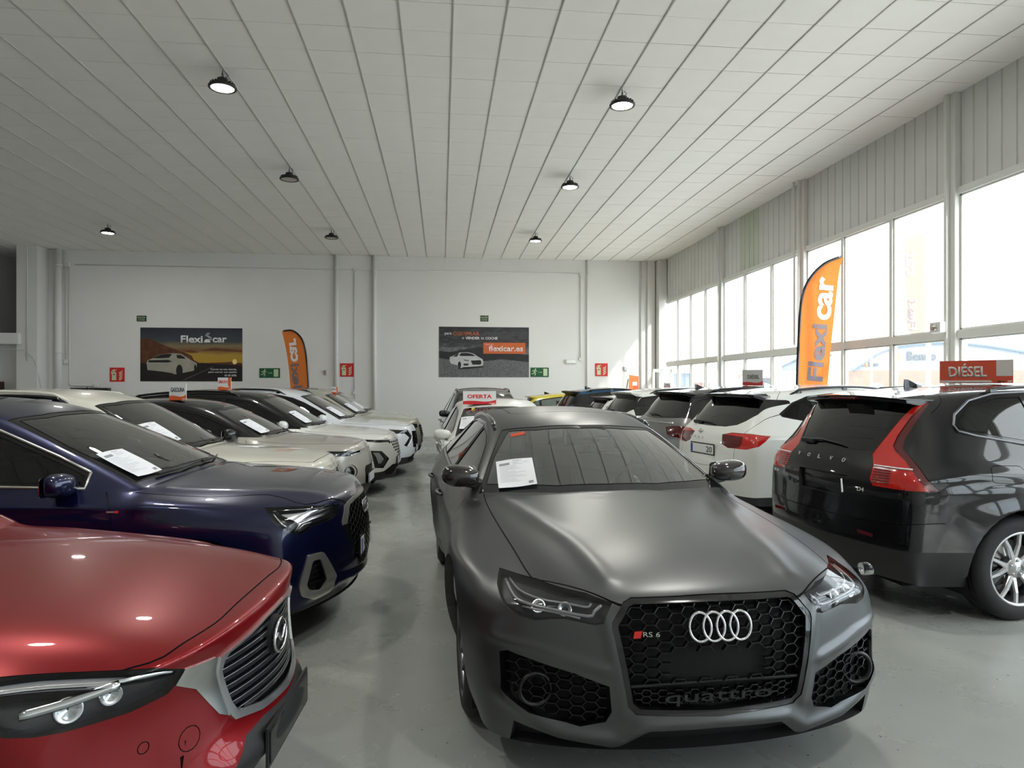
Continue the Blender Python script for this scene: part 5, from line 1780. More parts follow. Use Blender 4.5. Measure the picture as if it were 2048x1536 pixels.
def finish_car(c, wheels='five', rim=None, leather=None, mirror=(None, None), mm=None, cap=None, rails=None, railm=None, finm=None, handle_z=None, sheet=None, sheetlabel='', wip=True):
    P = c.P
    c.finish(); add_wheels(c, wheels, rim); cabin(c, leather)
    ms, mz = mirror
    mirrors(c, ms or P['sc'] + .46, P['W'] / 2 - .15, mz or P['zbf'] + .07, mm or c.paint, cap=cap)
    if rails: roof_rails(c, railm or M_BLACK, rails[0], rails[1], rails[2], rails[3])
    if finm: fin(c, P['sre'] - .22, finm)
    handles(c, [P['sc'] + 1.22, P['sc'] + 2.12], handle_z or P['zbf'] - .13)
    if wip:
        wiper(c, 'top', [(P['sc'] + .12, -.55), (P['sc'] + .07, -.30), (P['sc'] + .07, .05)])
        wiper(c, 'top', [(P['sc'] + .06, .02), (P['sc'] + .08, .32), (P['sc'] + .15, .58)])
    if sheet: sheet_on_glass(c, 'top', sheet[0], sheet[1], sheet[2], w=.22, h=.31, label=sheetlabel)
def base(key, name, label, P, paint, loc, rz, clad=True, roof=None, dlo=None, pillars=None, chrome=None, rw=None, hl=None, doors=True, zt_in=.05, rearglass=None, wclad=None, clz=.36, glass=None, tw=.05, hy=None, dpoly=None):
    c = Car(name, label, P, paint, (loc[0], loc[1], 0), R(rz)); CARS[key] = c
    P = c.P
    tr = None
    if clad:
        pid = lower_clad(c, clz, wclad); tr = pid
    arches(c, trim=tr, tw=tw)
    if tr is not None: c.cut('side', [(-1, -1), (-1, -2), (-2, -2)], tr)
    c.roofid = black_roof(c, roof) if roof else 0
    d0, d1 = dlo or (P['sc'] + .22, P['sg'] - .22)
    pl = pillars or [P['sc'] + 1.36, P['sc'] + 2.30]
    glasshouse(c, d0, d1, pl, zt_in=zt_in, chrome=chrome, dlo=dpoly, rw=rw, rearglass=rearglass, glass=glass)
    hood_lines(c, front=hl, y1=hy)
    if doors: door_lines(c, P['sc'] + .24, pl[0], pl[1], zs=clz + .03)
    return c

M_WING = mat('wing_chrome', (.72, .74, .75), .16, metal=1.0)
M_BCH = mat('bright_grille_metal', (.78, .79, .80), .22, metal=.9)
# ---------------------------------------------------------------- nearest car: red crossover
P = dict(L=4.275, W=1.765, H=1.535, fo=.86, wb=2.57, Rw=.33, pw=1.9, tapf=.22, nose=[(.02, .70, .42), (0, .55, .42), (.02, .38, .38), (.09, .24, .40)], zh0=.855, zh1=1.0, sc=1.32, sh=2.1, zhdr=1.44, hoods=.06, ncr=.5,
         sre=3.85, zre=1.42, sg=4.15, zbf=.98, zbr=1.05, level=4, ridges=[('front', [(0, .40), (.38, .40)], .080, .065), ('side', [(.35, .80), (.8, .86), (1.5, .84)], .05, .014)])
c = base('m', 'crossover', 'deep red crossover in the near left foreground with chrome framed grille', P, PT_RED, (-.59, 2.60), -3.5, tw=.06,
         hl=[(.108, 0), (.110, .20), (.115, .345), (.154, .499), (.202, .594), (.374, .708), (.50, .775), (.62, .81)], hy=-1)
hl = c.region('headlight', 35, [(.62, .80, .868), (.50, .765, .862), (.374, .70, .848), (.202, .589, .825), (.151, .505, .785), (.157, .509, .754), (.180, .541, .723), (.241, .625, .712), (.346, .743, .718), (.40, .785, .727), (.46, .81, .742), (.58, .84, .80)], M_HOUSE, .035, lens=M_LENS)
c.region('lamp_reflector_band', 35, [(.60, .81, .864), (.40, .72, .846), (.21, .59, .818), (.165, .53, .79), (.17, .535, .778), (.30, .66, .803), (.50, .79, .835)], mat('lamp_pale_band', (.40, .41, .43), .3, metal=.4), .016, only=(hl,))
fr = c.region('grille_frame', 'front', mir([(0, .803), (.12, .80), (.36, .775), (.395, .765), (.40, .72), (.352, .578), (.325, .540), (.20, .512), (0, .502)]), M_BCH, -.010, pair=False, walls=M_BCH)
gp = mir([(0, .797), (.12, .794), (.345, .768), (.366, .75), (.372, .72), (.332, .60), (.31, .565), (.19, .537), (0, .527)])
gr = c.region('grille', 'front', gp, M_GAP, .04, pair=False, only=(fr,), walls=M_BLACK)
c.region('chrome_wing', 25, [(.165, .525, .742), (.151, .51, .785), (.101, .40, .775), (.09, .385, .77), (.09, .39, .72), (.07, .34, .560), (.084, .382, .585), (.130, .458, .700)], M_WING, -.004, walls=M_WING)
c.region('lower_bumper', 'front', mir([(0, .485), (.20, .49), (.30, .475), (.40, .40), (.55, .31), (.75, .27), (1.0, .27), (1.0, .05), (0, .05)]), M_PLAST, 0, pair=False, lim=lambda q: q.x > -.6)
fg = c.region('fog_recess', 25, [(.22, .60, .50), (.30, .70, .50), (.36, .76, .42), (.30, .70, .36), (.2, .58, .38)], M_PLAST, .03)
for cy, cz, r_ in ((.611, .593, .016), (.456, .557, .036)): c.line(25, [(c.to2(25, (.18, cy, cz))[0] + r_ * math.cos(a), cz + r_ * math.sin(a)) for a in [2 * PI * k / 14 for k in range(15)]], .003)
finish_car(c, 'ten', wip=True)
slats(c, 'front', gp, [.555, .585, .615, .645, .675, .705, .735, .765], .014, .004, M_HOUSE, parent=c.obj[gr], flat_=(.012, .02))
slats(c, 'front', gp, [.561, .591, .621, .651, .681, .711, .741], .008, .0018, mat('dim_satin', (.25, .25, .26), .3, metal=.8), name='slat_highlight', parent=c.obj[gr])
l, no = c.hit('front', (0, .705)); e = MB()
e.tube([(l.x + .012, .072 * math.cos(a) - .02, .705 + .058 * math.sin(a)) for a in [2 * PI * k / 32 for k in range(32)]], .0065, 8, closed=True)
e.tube(smooth_path([(l.x + .014, -.092, .715), (l.x + .014, -.062, .722), (l.x + .014, -.040, .70), (l.x + .014, -.02, .688), (l.x + .014, 0, .70), (l.x + .014, .022, .722), (l.x + .014, .052, .715)], 4), .0065, 8)
e.build('winged_emblem', M_CHROME, c.root)
e = MB(); e.lathe([(.0, 0), (.07, 0), (.074, -.02)], c=(l.x + .002, -.02, .705), axis='x', n=24); e.build('emblem_backing', M_GAP, c.root)
for k, sg in enumerate((1, -1)):
    par = c.obj[hl][k]
    for pts, rr, nm in (([(.52, .775, .845), (.36, .69, .825), (.20, .575, .797), (.165, .52, .778)], .009, 'light_guide'), ([(.45, .78, .785), (.36, .72, .79), (.27, .645, .80)], .014, 'light_guide')):
        q = []
        for p_ in smooth_path([c.to2(35, p_) for p_ in pts], 4):
            l, no = c.hit(35, p_, sg); q.append(l - no * .014)
        e = MB(); e.tube(q, rr, 6); e.build(nm, M_REFL, par)
    for (a, r_) in (((.36, .72, .765), .036), ((.28, .655, .768), .030)):
        l, no = c.hit(35, c.to2(35, a), sg)
        e = MB(); e.lathe([(0, -.012), (r_ * .6, -.004), (r_ * .85, .008), (r_ * 1.0, .004), (r_ * 1.08, -.012)], n=24)
        o = e.build('lamp_projector', M_REFL, par); o.location = l - no * .024; o.rotation_euler = no.to_track_quat('Z', 'Y').to_euler()
plate(c, 'front', .40, '', off=-.022, dark=True, w=.48)

# ---------------------------------------------------------------- navy coupe suv
P = dict(L=4.50, W=1.843, H=1.56, fo=.88, wb=2.68, level=4, zh0=.92, zh1=1.05, sc=1.12, ccurve=.15, pw=2.0, nose=[(.02, .72, .36), (0, .55, .36), (.02, .38, .36), (.09, .24, .38)], sh=2.09, zhdr=1.47, sre=3.85, zre=1.43, sg=4.35, zbf=1.0, zbr=1.1,
         flare=.02, ridges=[('top', [(.20, .52), (.6, .62), (1.1, .70)], .05, .008), ('side', [(.5, .93), (1.5, .93), (4.3, .95)], .03, .012), ('front', [(0, .33), (.5, .35), (.72, .33)], .03, .025)])
c = base('q', 'coupe_suv', 'navy blue coupe suv with silver window outline behind the red car', P, PT_NAVY, (-.53, 4.98), -1.5, clad=False, chrome=None,
         hl=[(.050, 0), (.055, .20), (.085, .345), (.15, .50), (.29, .685)])
M_SILV = mat('satin_silver_trim', (.62, .61, .57), .3, metal=.85)
pl = c.dlo
hl = c.region('headlight', 40, [(.50, .80, .895), (.30, .65, .885), (.12, .46, .862), (.13, .50, .80), (.150, .550, .778), (.253, .715, .758), (.296, .767, .727), (.33, .80, .730), (.375, .83, .752), (.461, .845, .828)], M_HOUSE, .035, lens=M_LENS)
c.region('lamp_reflector_band', 40, [(.44, .79, .875), (.28, .66, .868), (.15, .51, .845), (.165, .56, .80), (.25, .69, .79), (.30, .75, .745), (.335, .785, .75), (.33, .77, .80), (.40, .80, .845)], M_REFL, .022, only=(hl,))
fr = c.region('grille_frame', 'front', mir([(0, .872), (.20, .868), (.36, .852), (.405, .838), (.458, .735), (.445, .70), (.26, .375), (.22, .36), (0, .352)]), M_SILV, -.004, pair=False, walls=M_SILV)
c.region('grille_frame_lower', 'front', [(-.6, .715), (.6, .715), (.6, .2), (-.6, .2)], M_BLACK, 0, pair=False, only=(fr,))
gp = mir([(0, .846), (.2, .842), (.32, .828), (.345, .81), (.395, .72), (.385, .70), (.225, .395), (0, .385)])
gr = c.region('grille', 'front', gp, M_GAP, .05, pair=False, only=(fr, fr + 1), walls=M_BLACK)
fo = c.region('intake_surround', 30, rnd([c.to2(30, p_) for p_ in [(.20, .636, .588), (.265, .735, .592), (.315, .785, .41), (.305, .765, .345), (.25, .69, .312), (.19, .575, .318), (.140, .51, .40)]], .02, 3), M_SILV, -.012, walls=M_SILV)
fi = c.region('side_intake', 30, rnd([c.to2(30, p_) for p_ in [(.215, .655, .548), (.250, .710, .550), (.280, .743, .41), (.268, .72, .37), (.225, .655, .355), (.185, .60, .40)]], .015, 3), M_GAP, .05, only=(fo,), walls=M_BLACK)
c.region('lower_bumper', 'front', mir([(0, .335), (.30, .335), (.50, .375), (.53, .30), (.75, .27), (1.0, .27), (1.0, .05), (0, .05)]), M_BLACK, .01, pair=False, only=(0,), lim=lambda q: q.x > -.55)
finish_car(c, 'big', rim=M_ALLOYD, mirror=(1.64, 1.05), rails=(2.35, 3.7, .55, .50), railm=M_BLACK, finm=None,
           sheet=(1.41, -.545, -.26), sheetlabel='large white price sheet on the windscreen of the navy coupe suv')
honeycomb(c, 'front', [(a, d) for a, d in gp], .055, .010, M_BLACK, aspect=1.0, thick=.008, deep=.03, parent=c.obj[gr])
for k in range(4): ring_on(c, 'front', -.075 + k * .05, .775, .034, .042, .005, M_CHROME, off=.01)
for k, sg in enumerate((1, -1)):
    # silver line round the side glass
    q = []
    for u, z in inset(c.dlo, -.004) + inset(c.dlo, -.004)[:1]:
        l, no = c.hit('side', (u, z), sg); q.append(l + no * .003)
    e = MB(); e.tube(q, .009, 6); e.build('window_moulding', M_SILV, c.root)
    slats(c, 'front', [(sg * .57, .6), (sg * .73, .6), (sg * .73, .3), (sg * .57, .3)], [.40, .435, .47, .505], .03, .005, M_BLACK, parent=c.obj[fi][k])
    par = c.obj[hl][k]
    for pts, rr in (([(.46, .79, .878), (.30, .67, .872), (.135, .49, .848)], .006), ([(.46, .80, .865), (.41, .815, .80), (.355, .80, .765)], .007), ([(.335, .79, .75), (.31, .755, .79), (.235, .69, .805), (.15, .55, .815)], .010), ([(.315, .784, .752), (.284, .75, .780), (.20, .64, .79)], .006)):
        q = []
        for p_ in [c.to2(40, p_) for p_ in pts]:
            l, no = c.hit(40, p_, sg); q.append(l - no * .012)
        e = MB(); e.tube(q, rr, 6); e.build('light_guide', M_REFL, par)
letters(c, 'front', '', 0, .5, .1, .1, M_INK) if False else None
plate(c, 'front', .53, '', blue=True, off=-.012)
for sg in (1, -1):
    l, no = c.hit('side', (1.34, .90), sg)
    b = MB(); b.bar(l + Vector((.035, 0, 0)) + no * .003, l + Vector((.015, 0, 0)) + no * .003, .014, .003, up=no); b.build('red_badge', M_SIGNRED, c.root)
    b = MB(); b.bar(l + Vector((.013, 0, 0)) + no * .003, l + Vector((-.03, 0, 0)) + no * .003, .008, .003, up=no); b.build('side_badge', M_SILV, c.root)

# ---------------------------------------------------------------- left row, third: cream suv
c = base('l3', 'suv', 'cream white suv with roof rails behind the navy car', dict(L=4.40, W=1.84, H=1.61, zh0=.93, zh1=1.05, sc=1.18, zbf=1.0), PT_CREAM, (-1.02, 6.90), -1.5)
hl = c.region('headlight', 38, [(.52, .82, .86), (.15, .45, .80), (.15, .50, .75), (.30, .72, .73), (.48, .84, .78)], M_HOUSE, .03, lens=M_LENS)
fr = c.region('grille_frame', 'front', mir([(0, .82), (.44, .80), (.47, .76), (.40, .50), (0, .47)]), M_CHROME, -.01, pair=False, walls=M_CHROME)
gp = mir([(0, .79), (.42, .775), (.44, .75), (.38, .52), (0, .49)])
gr = c.region('grille', 'front', gp, M_GAP, .04, pair=False, only=(fr,), walls=M_BLACK)
finish_car(c, 'five', rails=(2.25, 3.9, .58, .54), railm=PT_CREAM, sheet=(1.52, -.50, -.25), sheetlabel='white price sheet on the windscreen of the cream suv')
uprights(c, gp, [(-.38 + .076 * k) for k in range(11)], .53, .75, .01, .012, M_CHROME, parent=c.obj[gr])

# ---------------------------------------------------------------- left row, fourth: small hatchback with black roof
c = base('l4', 'hatchback', 'sand grey small hatchback with black roof and round fog lamps', dict(L=4.0, W=1.75, H=1.49, fo=.80, wb=2.54, Rw=.32, zh0=.92, zh1=1.03, sc=1.08, sh=1.82, zhdr=1.40, zre=1.40, zbf=.99, yr=.56, crown=.05,
         ridges=[('front', [(.56, .56), (.64, .56)], .10, .02)]), PT_SAND, (-.90, 8.95), -1.5, roof=PT_BLACK, clz=.42)
hl = c.region('headlight', 38, [(.45, .76, .86), (.12, .38, .84), (.12, .38, .80), (.30, .66, .79), (.44, .77, .81)], M_HOUSE, .02, lens=M_LENS)
fg = c.region('fog_lamp_recess', 30, ellipse(c.to2(30, (.22, .60, .60))[0], .60, .115, .085, 20), PT_SAND, .012)
f2 = c.region('fog_lamp', 30, ellipse(c.to2(30, (.22, .62, .60))[0] + .0, .60, .075, .065, 20), M_REFL, .03, only=(fg,), lens=M_LENS)
gr = c.region('grille', 'front', rnd(mir([(0, .64), (.30, .64), (.34, .60), (.30, .42), (0, .42)]), .03), M_GAP, .04, pair=False, walls=M_BLACK)
finish_car(c, 'ten', cap=PT_BLACK, sheet=(1.36, -.46, -.25), sheetlabel='white price sheet on the windscreen of the sand grey hatchback')
surf = [(0, .855), (.15, .853), (.40, .845), (.62, .83)]
for k in (0, 1):
    for sg in (1, -1):
        q = [c.hit('front', p_ if k == 0 else (p_[0], p_[1] - .035), sg)[0] + Vector((.003, 0, 0)) for p_ in surf]
        e = MB(); e.tube(q, .006, 6); e.build('chrome_band', M_CHROME, c.root)
plate(c, 'front', .47, '', off=-.004)
e = MB(); l, no = c.hit('top', (c.P['sre'] - .15, 0)); e.tube([l, l + Vector((-.16, 0, .20))], .006, 6); e.build('rod_antenna', M_PLAST, c.root)

# ---------------------------------------------------------------- left row, fifth: white suv with perforated grille
c = base('l5', 'suv', 'white suv with black roof and diamond perforated grille', dict(L=4.4, W=1.83, H=1.59, zh0=.90, zh1=1.03, sc=1.15, zbf=.99, pw=2.0, nose=[(.02, .70, .34), (0, .55, .34), (.02, .38, .34), (.09, .24, .36)]), PT_WHITE, (-.66, 10.9), -1.5, roof=PT_BLACK)
hl = c.region('headlight', 38, [(.55, .85, .86), (.15, .45, .82), (.14, .42, .79), (.30, .70, .80), (.50, .85, .83)], M_HOUSE, .02, lens=M_LENS)
fo = c.region('lamp_surround', 32, [(.36, .82, .69), (.22, .66, .67), (.12, .50, .54), (.20, .62, .41), (.31, .77, .43), (.34, .80, .58)], M_BLACK, .006, walls=M_BLACK)
c.region('low_headlight', 32, [(.34, .795, .66), (.23, .67, .645), (.165, .575, .54), (.21, .64, .475), (.27, .72, .49), (.30, .75, .59)], M_REFL, .02, only=(fo,), lens=M_LENS)
for k in range(7):
    for q_ in range(7 - k):
        z_ = .795 - .044 * k - .01; y_ = .038 + .072 * q_ + (.034 if k % 2 else 0)
        if y_ > .47 - .040 * k: continue
        c.region('grille_opening', 'front', [(y_ - .031, z_), (y_ - .008, z_ + .018), (y_ + .008, z_ + .018), (y_ + .031, z_), (y_ + .008, z_ - .018), (y_ - .008, z_ - .018)], M_GAP, .012)
c.region('lower_intake', 'front', mir([(0, .44), (.40, .44), (.60, .36), (.5, .28), (0, .27)]), M_GAP, .03, pair=False)
finish_car(c, 'five', rim=M_ALLOYD, cap=PT_WHITE, sheet=(1.45, -.48, -.25), sheetlabel='white price sheet on the windscreen of the white suv with perforated grille', rails=(2.3, 3.9, .58, .54))
plate(c, 'front', .49, '', off=-.008)

# ---------------------------------------------------------------- left row, sixth
c = base('l6', 'suv', 'cool white suv with boomerang shaped front light and dark grille', dict(L=4.5, W=1.865, H=1.63, zh0=.92, zh1=1.05, sc=1.15, zbf=1.0), PT_COOL, (-.45, 12.95), -1.5)
fo = c.region('light_surround', 35, [(.42, .85, .87), (.20, .55, .85), (.10, .41, .72), (.20, .60, .55), (.26, .66, .58), (.16, .52, .71), (.25, .63, .79), (.42, .85, .80)], M_BLACK, .01, walls=M_BLACK)
gp = mir([(0, .80), (.38, .82), (.43, .70), (.40, .52), (0, .50)])
gr = c.region('grille', 'front', gp, M_HOUSE, .03, pair=False, walls=M_BLACK)
c.region('lower_intake', 'front', mir([(0, .40), (.35, .40), (.55, .33), (.5, .26), (0, .26)]), M_GAP, .03, pair=False)
finish_car(c, 'five', sheet=(1.45, -.50, -.25), sheetlabel='white price sheet on the windscreen of the cool white suv', rails=(2.3, 3.9, .60, .55))
for k, sg in enumerate((1, -1)):
    q = []
    for p_ in smooth_path([c.to2(35, p_) for p_ in [(.42, .83, .88), (.20, .55, .86), (.10, .42, .72), (.20, .58, .54)]], 4):
        l, no = c.hit(35, p_, sg); q.append(l + no * .002)
    e = MB(); e.tube(q, .012, 6); e.build('light_guide', M_DRL, c.obj[fo][k])
honeycomb(c, 'front', gp, .08, .01, M_BLACK, aspect=1.2, thick=.006, parent=c.obj[gr])
plate(c, 'front', .50, '', off=-.008)

# ---------------------------------------------------------------- left row, seventh and eighth
c = base('l7', 'suv', 'champagne coloured suv with dark slim lamps near the back wall', dict(L=4.5, W=1.84, H=1.60, zh0=.93, zh1=1.05, sc=1.2, zbf=1.0), PT_CHAMP, (-.40, 15.2), -1.5)
hl = c.region('headlight', 38, [(.55, .84, .86), (.15, .45, .84), (.14, .44, .76), (.34, .76, .72), (.50, .86, .76)], M_HOUSE, .02, lens=M_LENS)
fr = c.region('grille_frame', 'front', mir([(0, .82), (.40, .82), (.43, .78), (.34, .58), (0, .53)]), M_CHROME, -.006, pair=False, walls=M_CHROME)
gp = mir([(0, .80), (.38, .80), (.40, .77), (.32, .60), (0, .555)])
gr = c.region('grille', 'front', gp, M_GAP, .03, pair=False, only=(fr,), walls=M_BLACK)
finish_car(c, 'five', sheet=(1.50, -.50, -.25), sheetlabel='white price sheet on the windscreen of the champagne suv', rails=(2.3, 3.9, .58, .54))
slats(c, 'front', gp, [.60, .65, .70, .75], .01, .006, M_BLACK, parent=c.obj[gr])
plate(c, 'front', .50, '', off=-.008)
c = base('l8', 'suv', 'pale grey suv, last of the left row against the back wall', dict(L=4.4, W=1.8, H=1.62, zh0=.90, zh1=1.03, sc=1.15, zbf=1.0), PT_CHAMP, (-.62, 17.7), -1.5)
hl = c.region('headlight', 38, [(.50, .82, .84), (.15, .45, .80), (.14, .44, .76), (.30, .72, .72), (.46, .83, .74)], M_REFL, .02, lens=M_LENS)
gr = c.region('grille', 'front', mir([(0, .74), (.40, .76), (.36, .60), (0, .58)]), M_GAP, .03, pair=False, walls=M_BLACK)
finish_car(c, 'five', sheet=(1.45, -.50, -.25), sheetlabel='white price sheet on the windscreen of the last pale suv', rails=(2.3, 3.9, .58, .54))
slats(c, 'front', mir([(0, .74), (.40, .76), (.36, .60), (0, .58)]), [.63, .67, .71], .01, .006, M_BLACK, parent=c.obj[gr])

# ---------------------------------------------------------------- middle line, behind the estate
c = base('c2', 'hatchback', 'white hatchback under the OFERTA sign behind the grey estate', dict(L=4.1, W=1.77, H=1.46, fo=.85, wb=2.56, Rw=.32, zh0=.86, zh1=.97, sc=1.12, sh=1.92, zhdr=1.37, zre=1.36, zbf=.93, zbr=.98, yr=.56, level=4), PT_WHITE, (.93, 7.72), -87.5, clad=False)
hl = c.region('headlight', 38, [(.55, .80, .84), (.20, .55, .80), (.12, .42, .72), (.20, .60, .66), (.40, .78, .68), (.52, .82, .76)], M_HOUSE, .03, lens=M_LENS)
gr = c.region('grille', 'front', mir([(0, .70), (.38, .72), (.33, .56), (0, .53)]), M_GAP, .03, pair=False, walls=M_BLACK)
c.region('lower_intake', 'front', mir([(0, .40), (.45, .42), (.40, .25), (0, .24)]), M_GAP, .03, pair=False)
finish_car(c, 'ten', mirror=(1.50, .98), sheet=(1.52, -.50, -.25), sheetlabel='white price sheet on the windscreen of the white hatchback in the middle line')
for k, sg in enumerate((1, -1)):
    for a in ((.28, .68, .74), (.20, .58, .73)):
        l, no = c.hit(38, c.to2(38, a), sg); e = MB(); e.lathe([(0, -.01), (.022, 0), (.032, .008), (.036, -.01)], n=20); o = e.build('lamp_projector', M_REFL, c.obj[hl][k]); o.location = l - no * .02; o.rotation_euler = no.to_track_quat('Z', 'Y').to_euler()
l, no = c.hit('top', (1.86, .40)); b = MB(); b.bbox((0, 0, 0), (.09, .05, .002)); o = b.build('inspection_sticker', PT_YEL, c.root, loc=(l.x, -l.y, l.z - .006), rot=(0, R(35), 0))
c = base('c3', 'suv', 'dark grey suv with black mirrors, farthest of the middle line', dict(L=4.4, W=1.83, H=1.62, zbf=1.0), PT_GREYM, (1.02, 12.55), -87.5, roof=PT_BLACK)
hl = c.region('headlight', 38, [(.52, .82, .88), (.15, .45, .84), (.15, .50, .76), (.30, .72, .74), (.48, .84, .80)], M_HOUSE, .03, lens=M_LENS)
gr = c.region('grille', 'front', mir([(0, .82), (.42, .82), (.36, .60), (0, .58)]), M_GAP, .03, pair=False, walls=M_BLACK)
finish_car(c, 'five', cap=PT_BLACK, rails=(2.25, 3.9, .58, .54))
slats(c, 'front', mir([(0, .82), (.42, .82), (.36, .60), (0, .58)]), [.64, .70, .76], .01, .006, M_CHROME, parent=c.obj[gr])
# ---------------------------------------------------------------- right row, tails to the aisle
M_BADGE = mat('badge_silver', (.62, .62, .63), .3, metal=.25)
def tail_lamp(c, poly, v=145, m=None, dark=None, name='tail_lamp', recess=.004):
    pid = c.region(name, v, poly, m or M_RED, recess, lens=M_LENS, walls=M_BLACK)
    if dark: c.region('dark_lens_band', v, dark, M_REDD, recess + .001, only=(pid,), parent=None)
    return pid
# black suv
P = dict(short=(1.15, .40), L=4.69, W=1.90, H=1.655, fo=.87, wb=2.865, Rw=.365, zbf=1.04, zbr=1.12, zh0=.95, zh1=1.10, zg=1.06, sre=4.27, zre=1.575, yr=.64, yrr=.60, sg=4.58, tail=[(.05, .90, .15), (.05, .74, .15), (.0, .52, .14), (.06, .28, .20)], level=4,
         flare=.022, waist=.03, ridges=[('side', [(1.2, 1.0), (3.3, 1.0), (4.1, 1.02), (4.5, .98)], .05, .022), ('side', [(3.2, .90), (3.75, .93), (4.3, .90)], .05, .010)])
dl = [(1.45, 1.075), (1.62, 1.20), (1.95, 1.42), (2.2, 1.535), (2.6, 1.585), (3.2, 1.585), (3.65, 1.565), (3.88, 1.515), (4.04, 1.42), (4.085, 1.35), (4.07, 1.315), (3.95, 1.285), (3.6, 1.225), (3.2, 1.175), (2.6, 1.125), (2.0, 1.09)]
rwp = mir([(0, 1.515), (.50, 1.515), (.575, 1.475), (.53, 1.40), (.47, 1.25), (.445, 1.165), (.42, 1.15), (.23, 1.14), (0, 1.135)])
c = Car('suv', 'glossy black suv on the right with tall red tail lamps', P, PT_BLACK, (7.64, 5.46, 0), R(4.3)); CARS['r1'] = c
arches(c, trim=None)
glasshouse(c, 1.4, 4.2, [2.62, 3.42], dlo=dl, rw=rwp)
hood_lines(c); door_lines(c, 1.44, 2.72, 3.62, zs=.43)
c.region('bumper_lower', 'side', [(4.10, .50), (5, .50), (5, 0), (4.0, 0)], M_PLAST, 0, pair=False, only=(0,), thr=-1)
tl = tail_lamp(c, [(4.25, .575, 1.512), (4.17, .60, 1.525), (4.311, .645, 1.404), (4.42, .64, 1.25), (4.455, .665, 1.185), (4.46, .75, 1.131), (4.45, .822, 1.063), (4.36, .895, .915), (4.494, .863, .915), (4.606, .55, .915), (4.60, .51, .96), (4.565, .505, 1.056), (4.535, .455, 1.134), (4.46, .49, 1.251), (4.36, .545, 1.413)],
               dark=[(4.25, .61, 1.49), (4.17, .60, 1.525), (4.311, .645, 1.404), (4.42, .64, 1.25), (4.455, .665, 1.185), (4.46, .75, 1.131), (4.45, .822, 1.063), (4.36, .895, .915), (4.41, .875, .915), (4.48, .80, 1.04), (4.49, .73, 1.11), (4.50, .64, 1.165), (4.49, .60, 1.20), (4.46, .60, 1.27), (4.36, .61, 1.40)])
c.region('plate_recess', 'rear', [(-.30, .955), (.30, .955), (.26, .80), (-.26, .80)], PT_BLACK, .03, pair=False, walls=PT_BLACK)
fd = rnd([(3.70, 1.075), (3.96, 1.08), (4.0, .97), (3.74, .955)], .05, 4); c.line('side', fd + fd[:1], .004)
c.line('rear', [(0, .655), (.45, .655), (.75, .67), (.90, .70)], .006, lim=lambda q: q.x < -4.1)
c.line('rear', [(.80, .67), (.78, .90)], .004, lim=lambda q: q.x < -4.1)
hs = smooth_path([(.63, 1.57), (.66, 1.50), (.62, 1.40)], 3)
c.line('top', smooth_path([(3.98, 0), (3.99, .35), (4.06, .56), (4.12, .62), (4.22, .65)], 3), .004)
finish_car(c, 'five', wip=False, mirror=(1.75, 1.12)); 
spoiler(c, 4.12, 4.42, .585, 1.56, PT_BLACK, th=.03, drop=.015)
b = MB(); l, no = c.hit('top', (4.0, 0)); b.bbox((0, 0, 0), (.10, .30, .018)); b.build('brake_light', M_REDD, c.root, bevel=.004, loc=(-4.405, 0, 1.535))
fin(c, 3.80, PT_BLACK, tall=.07)
roof_rails(c, PT_BLACK, 2.3, 3.75, .60, .58, h=.03, r=.012)
for q_, sg in enumerate((1, -1)):
    pts = []
    for u, z in inset(c.dlo, -.008) + inset(c.dlo, -.008)[:1]:
        l, no = c.hit('side', (u, z), sg)
        if l: pts.append(l + no * .003)
    b = MB(); b.tube(pts, .010, 6); b.build('window_moulding', mat('dark_satin_trim', (.16, .16, .17), .3, metal=.9), c.root)
    b = MB(); b.lathe([(.040, 0), (.045, -.012), (.045, .16), (.036, .16), (.036, .0), (.040, 0)], axis='x', n=24); b.build('exhaust_pipe', M_CHROME, c.root, loc=(-4.66, sg * .52, .31))
    l, no = c.hit('rear', (.50, .57), sg)
    b = MB(); b.bbox((0, 0, 0), (.008, .22, .025)); b.build('rear_reflector', M_REDD, c.root, loc=l + Vector((-.002, 0, 0)))
    for (z_, ya, yb_) in ((1.056, .51, .80),):
        pp_ = []
        for k in range(7):
            l, no = c.hit(150, c.to2(150, (4.55 - (lerp(ya, yb_, k / 6) - .5) * .2, lerp(ya, yb_, k / 6), z_)), sg); pp_.append(l + no * .001)
        b = MB(); b.tube(pp_, .006, 6); b.build('clear_strip', M_DRL, c.obj[tl][q_])
    for k in range(6):
        z_ = .945 + k * .0175 if k < 6 else 0
        pp_ = [];
        for w_ in range(4):
            yy = lerp(.53, .68, w_ / 3); l, no = c.hit(160, c.to2(160, (4.58, yy, z_)), sg); pp_.append(l + no * .0005)
        b = MB(); b.tube(pp_, .0035, 5); b.build('lamp_rib', M_REDD, c.obj[tl][q_])
for k, ch in enumerate('VOLVO'): letters(c, 'rear', ch, .36 - k * .145, 1.062, .034, .032, M_BADGE, off=.003, depth=.004)
letters(c, 'rear', 'XC60', .68, .885, .10, .024, M_BADGE, off=.003); letters(c, 'rear', 'D4', -.46, .875, .06, .030, M_BADGE, off=.003)
b = MB(); b.bar((-4.665, -.30, .83), (-4.66, -.28, .93), .012, .006); b.build('plate_trim', M_CHROME, c.root)
wiper(c, 'rear', [(.30, 1.175), (.12, 1.19), (-.16, 1.165)], off=.02)
b = MB(); l, no = c.hit('rear', (.30, 1.17)); b.bbox((0, 0, 0), (.03, .16, .04)); b.build('wiper_cover', M_PLAST, c.root, bevel=.012, loc=l + no * .015)

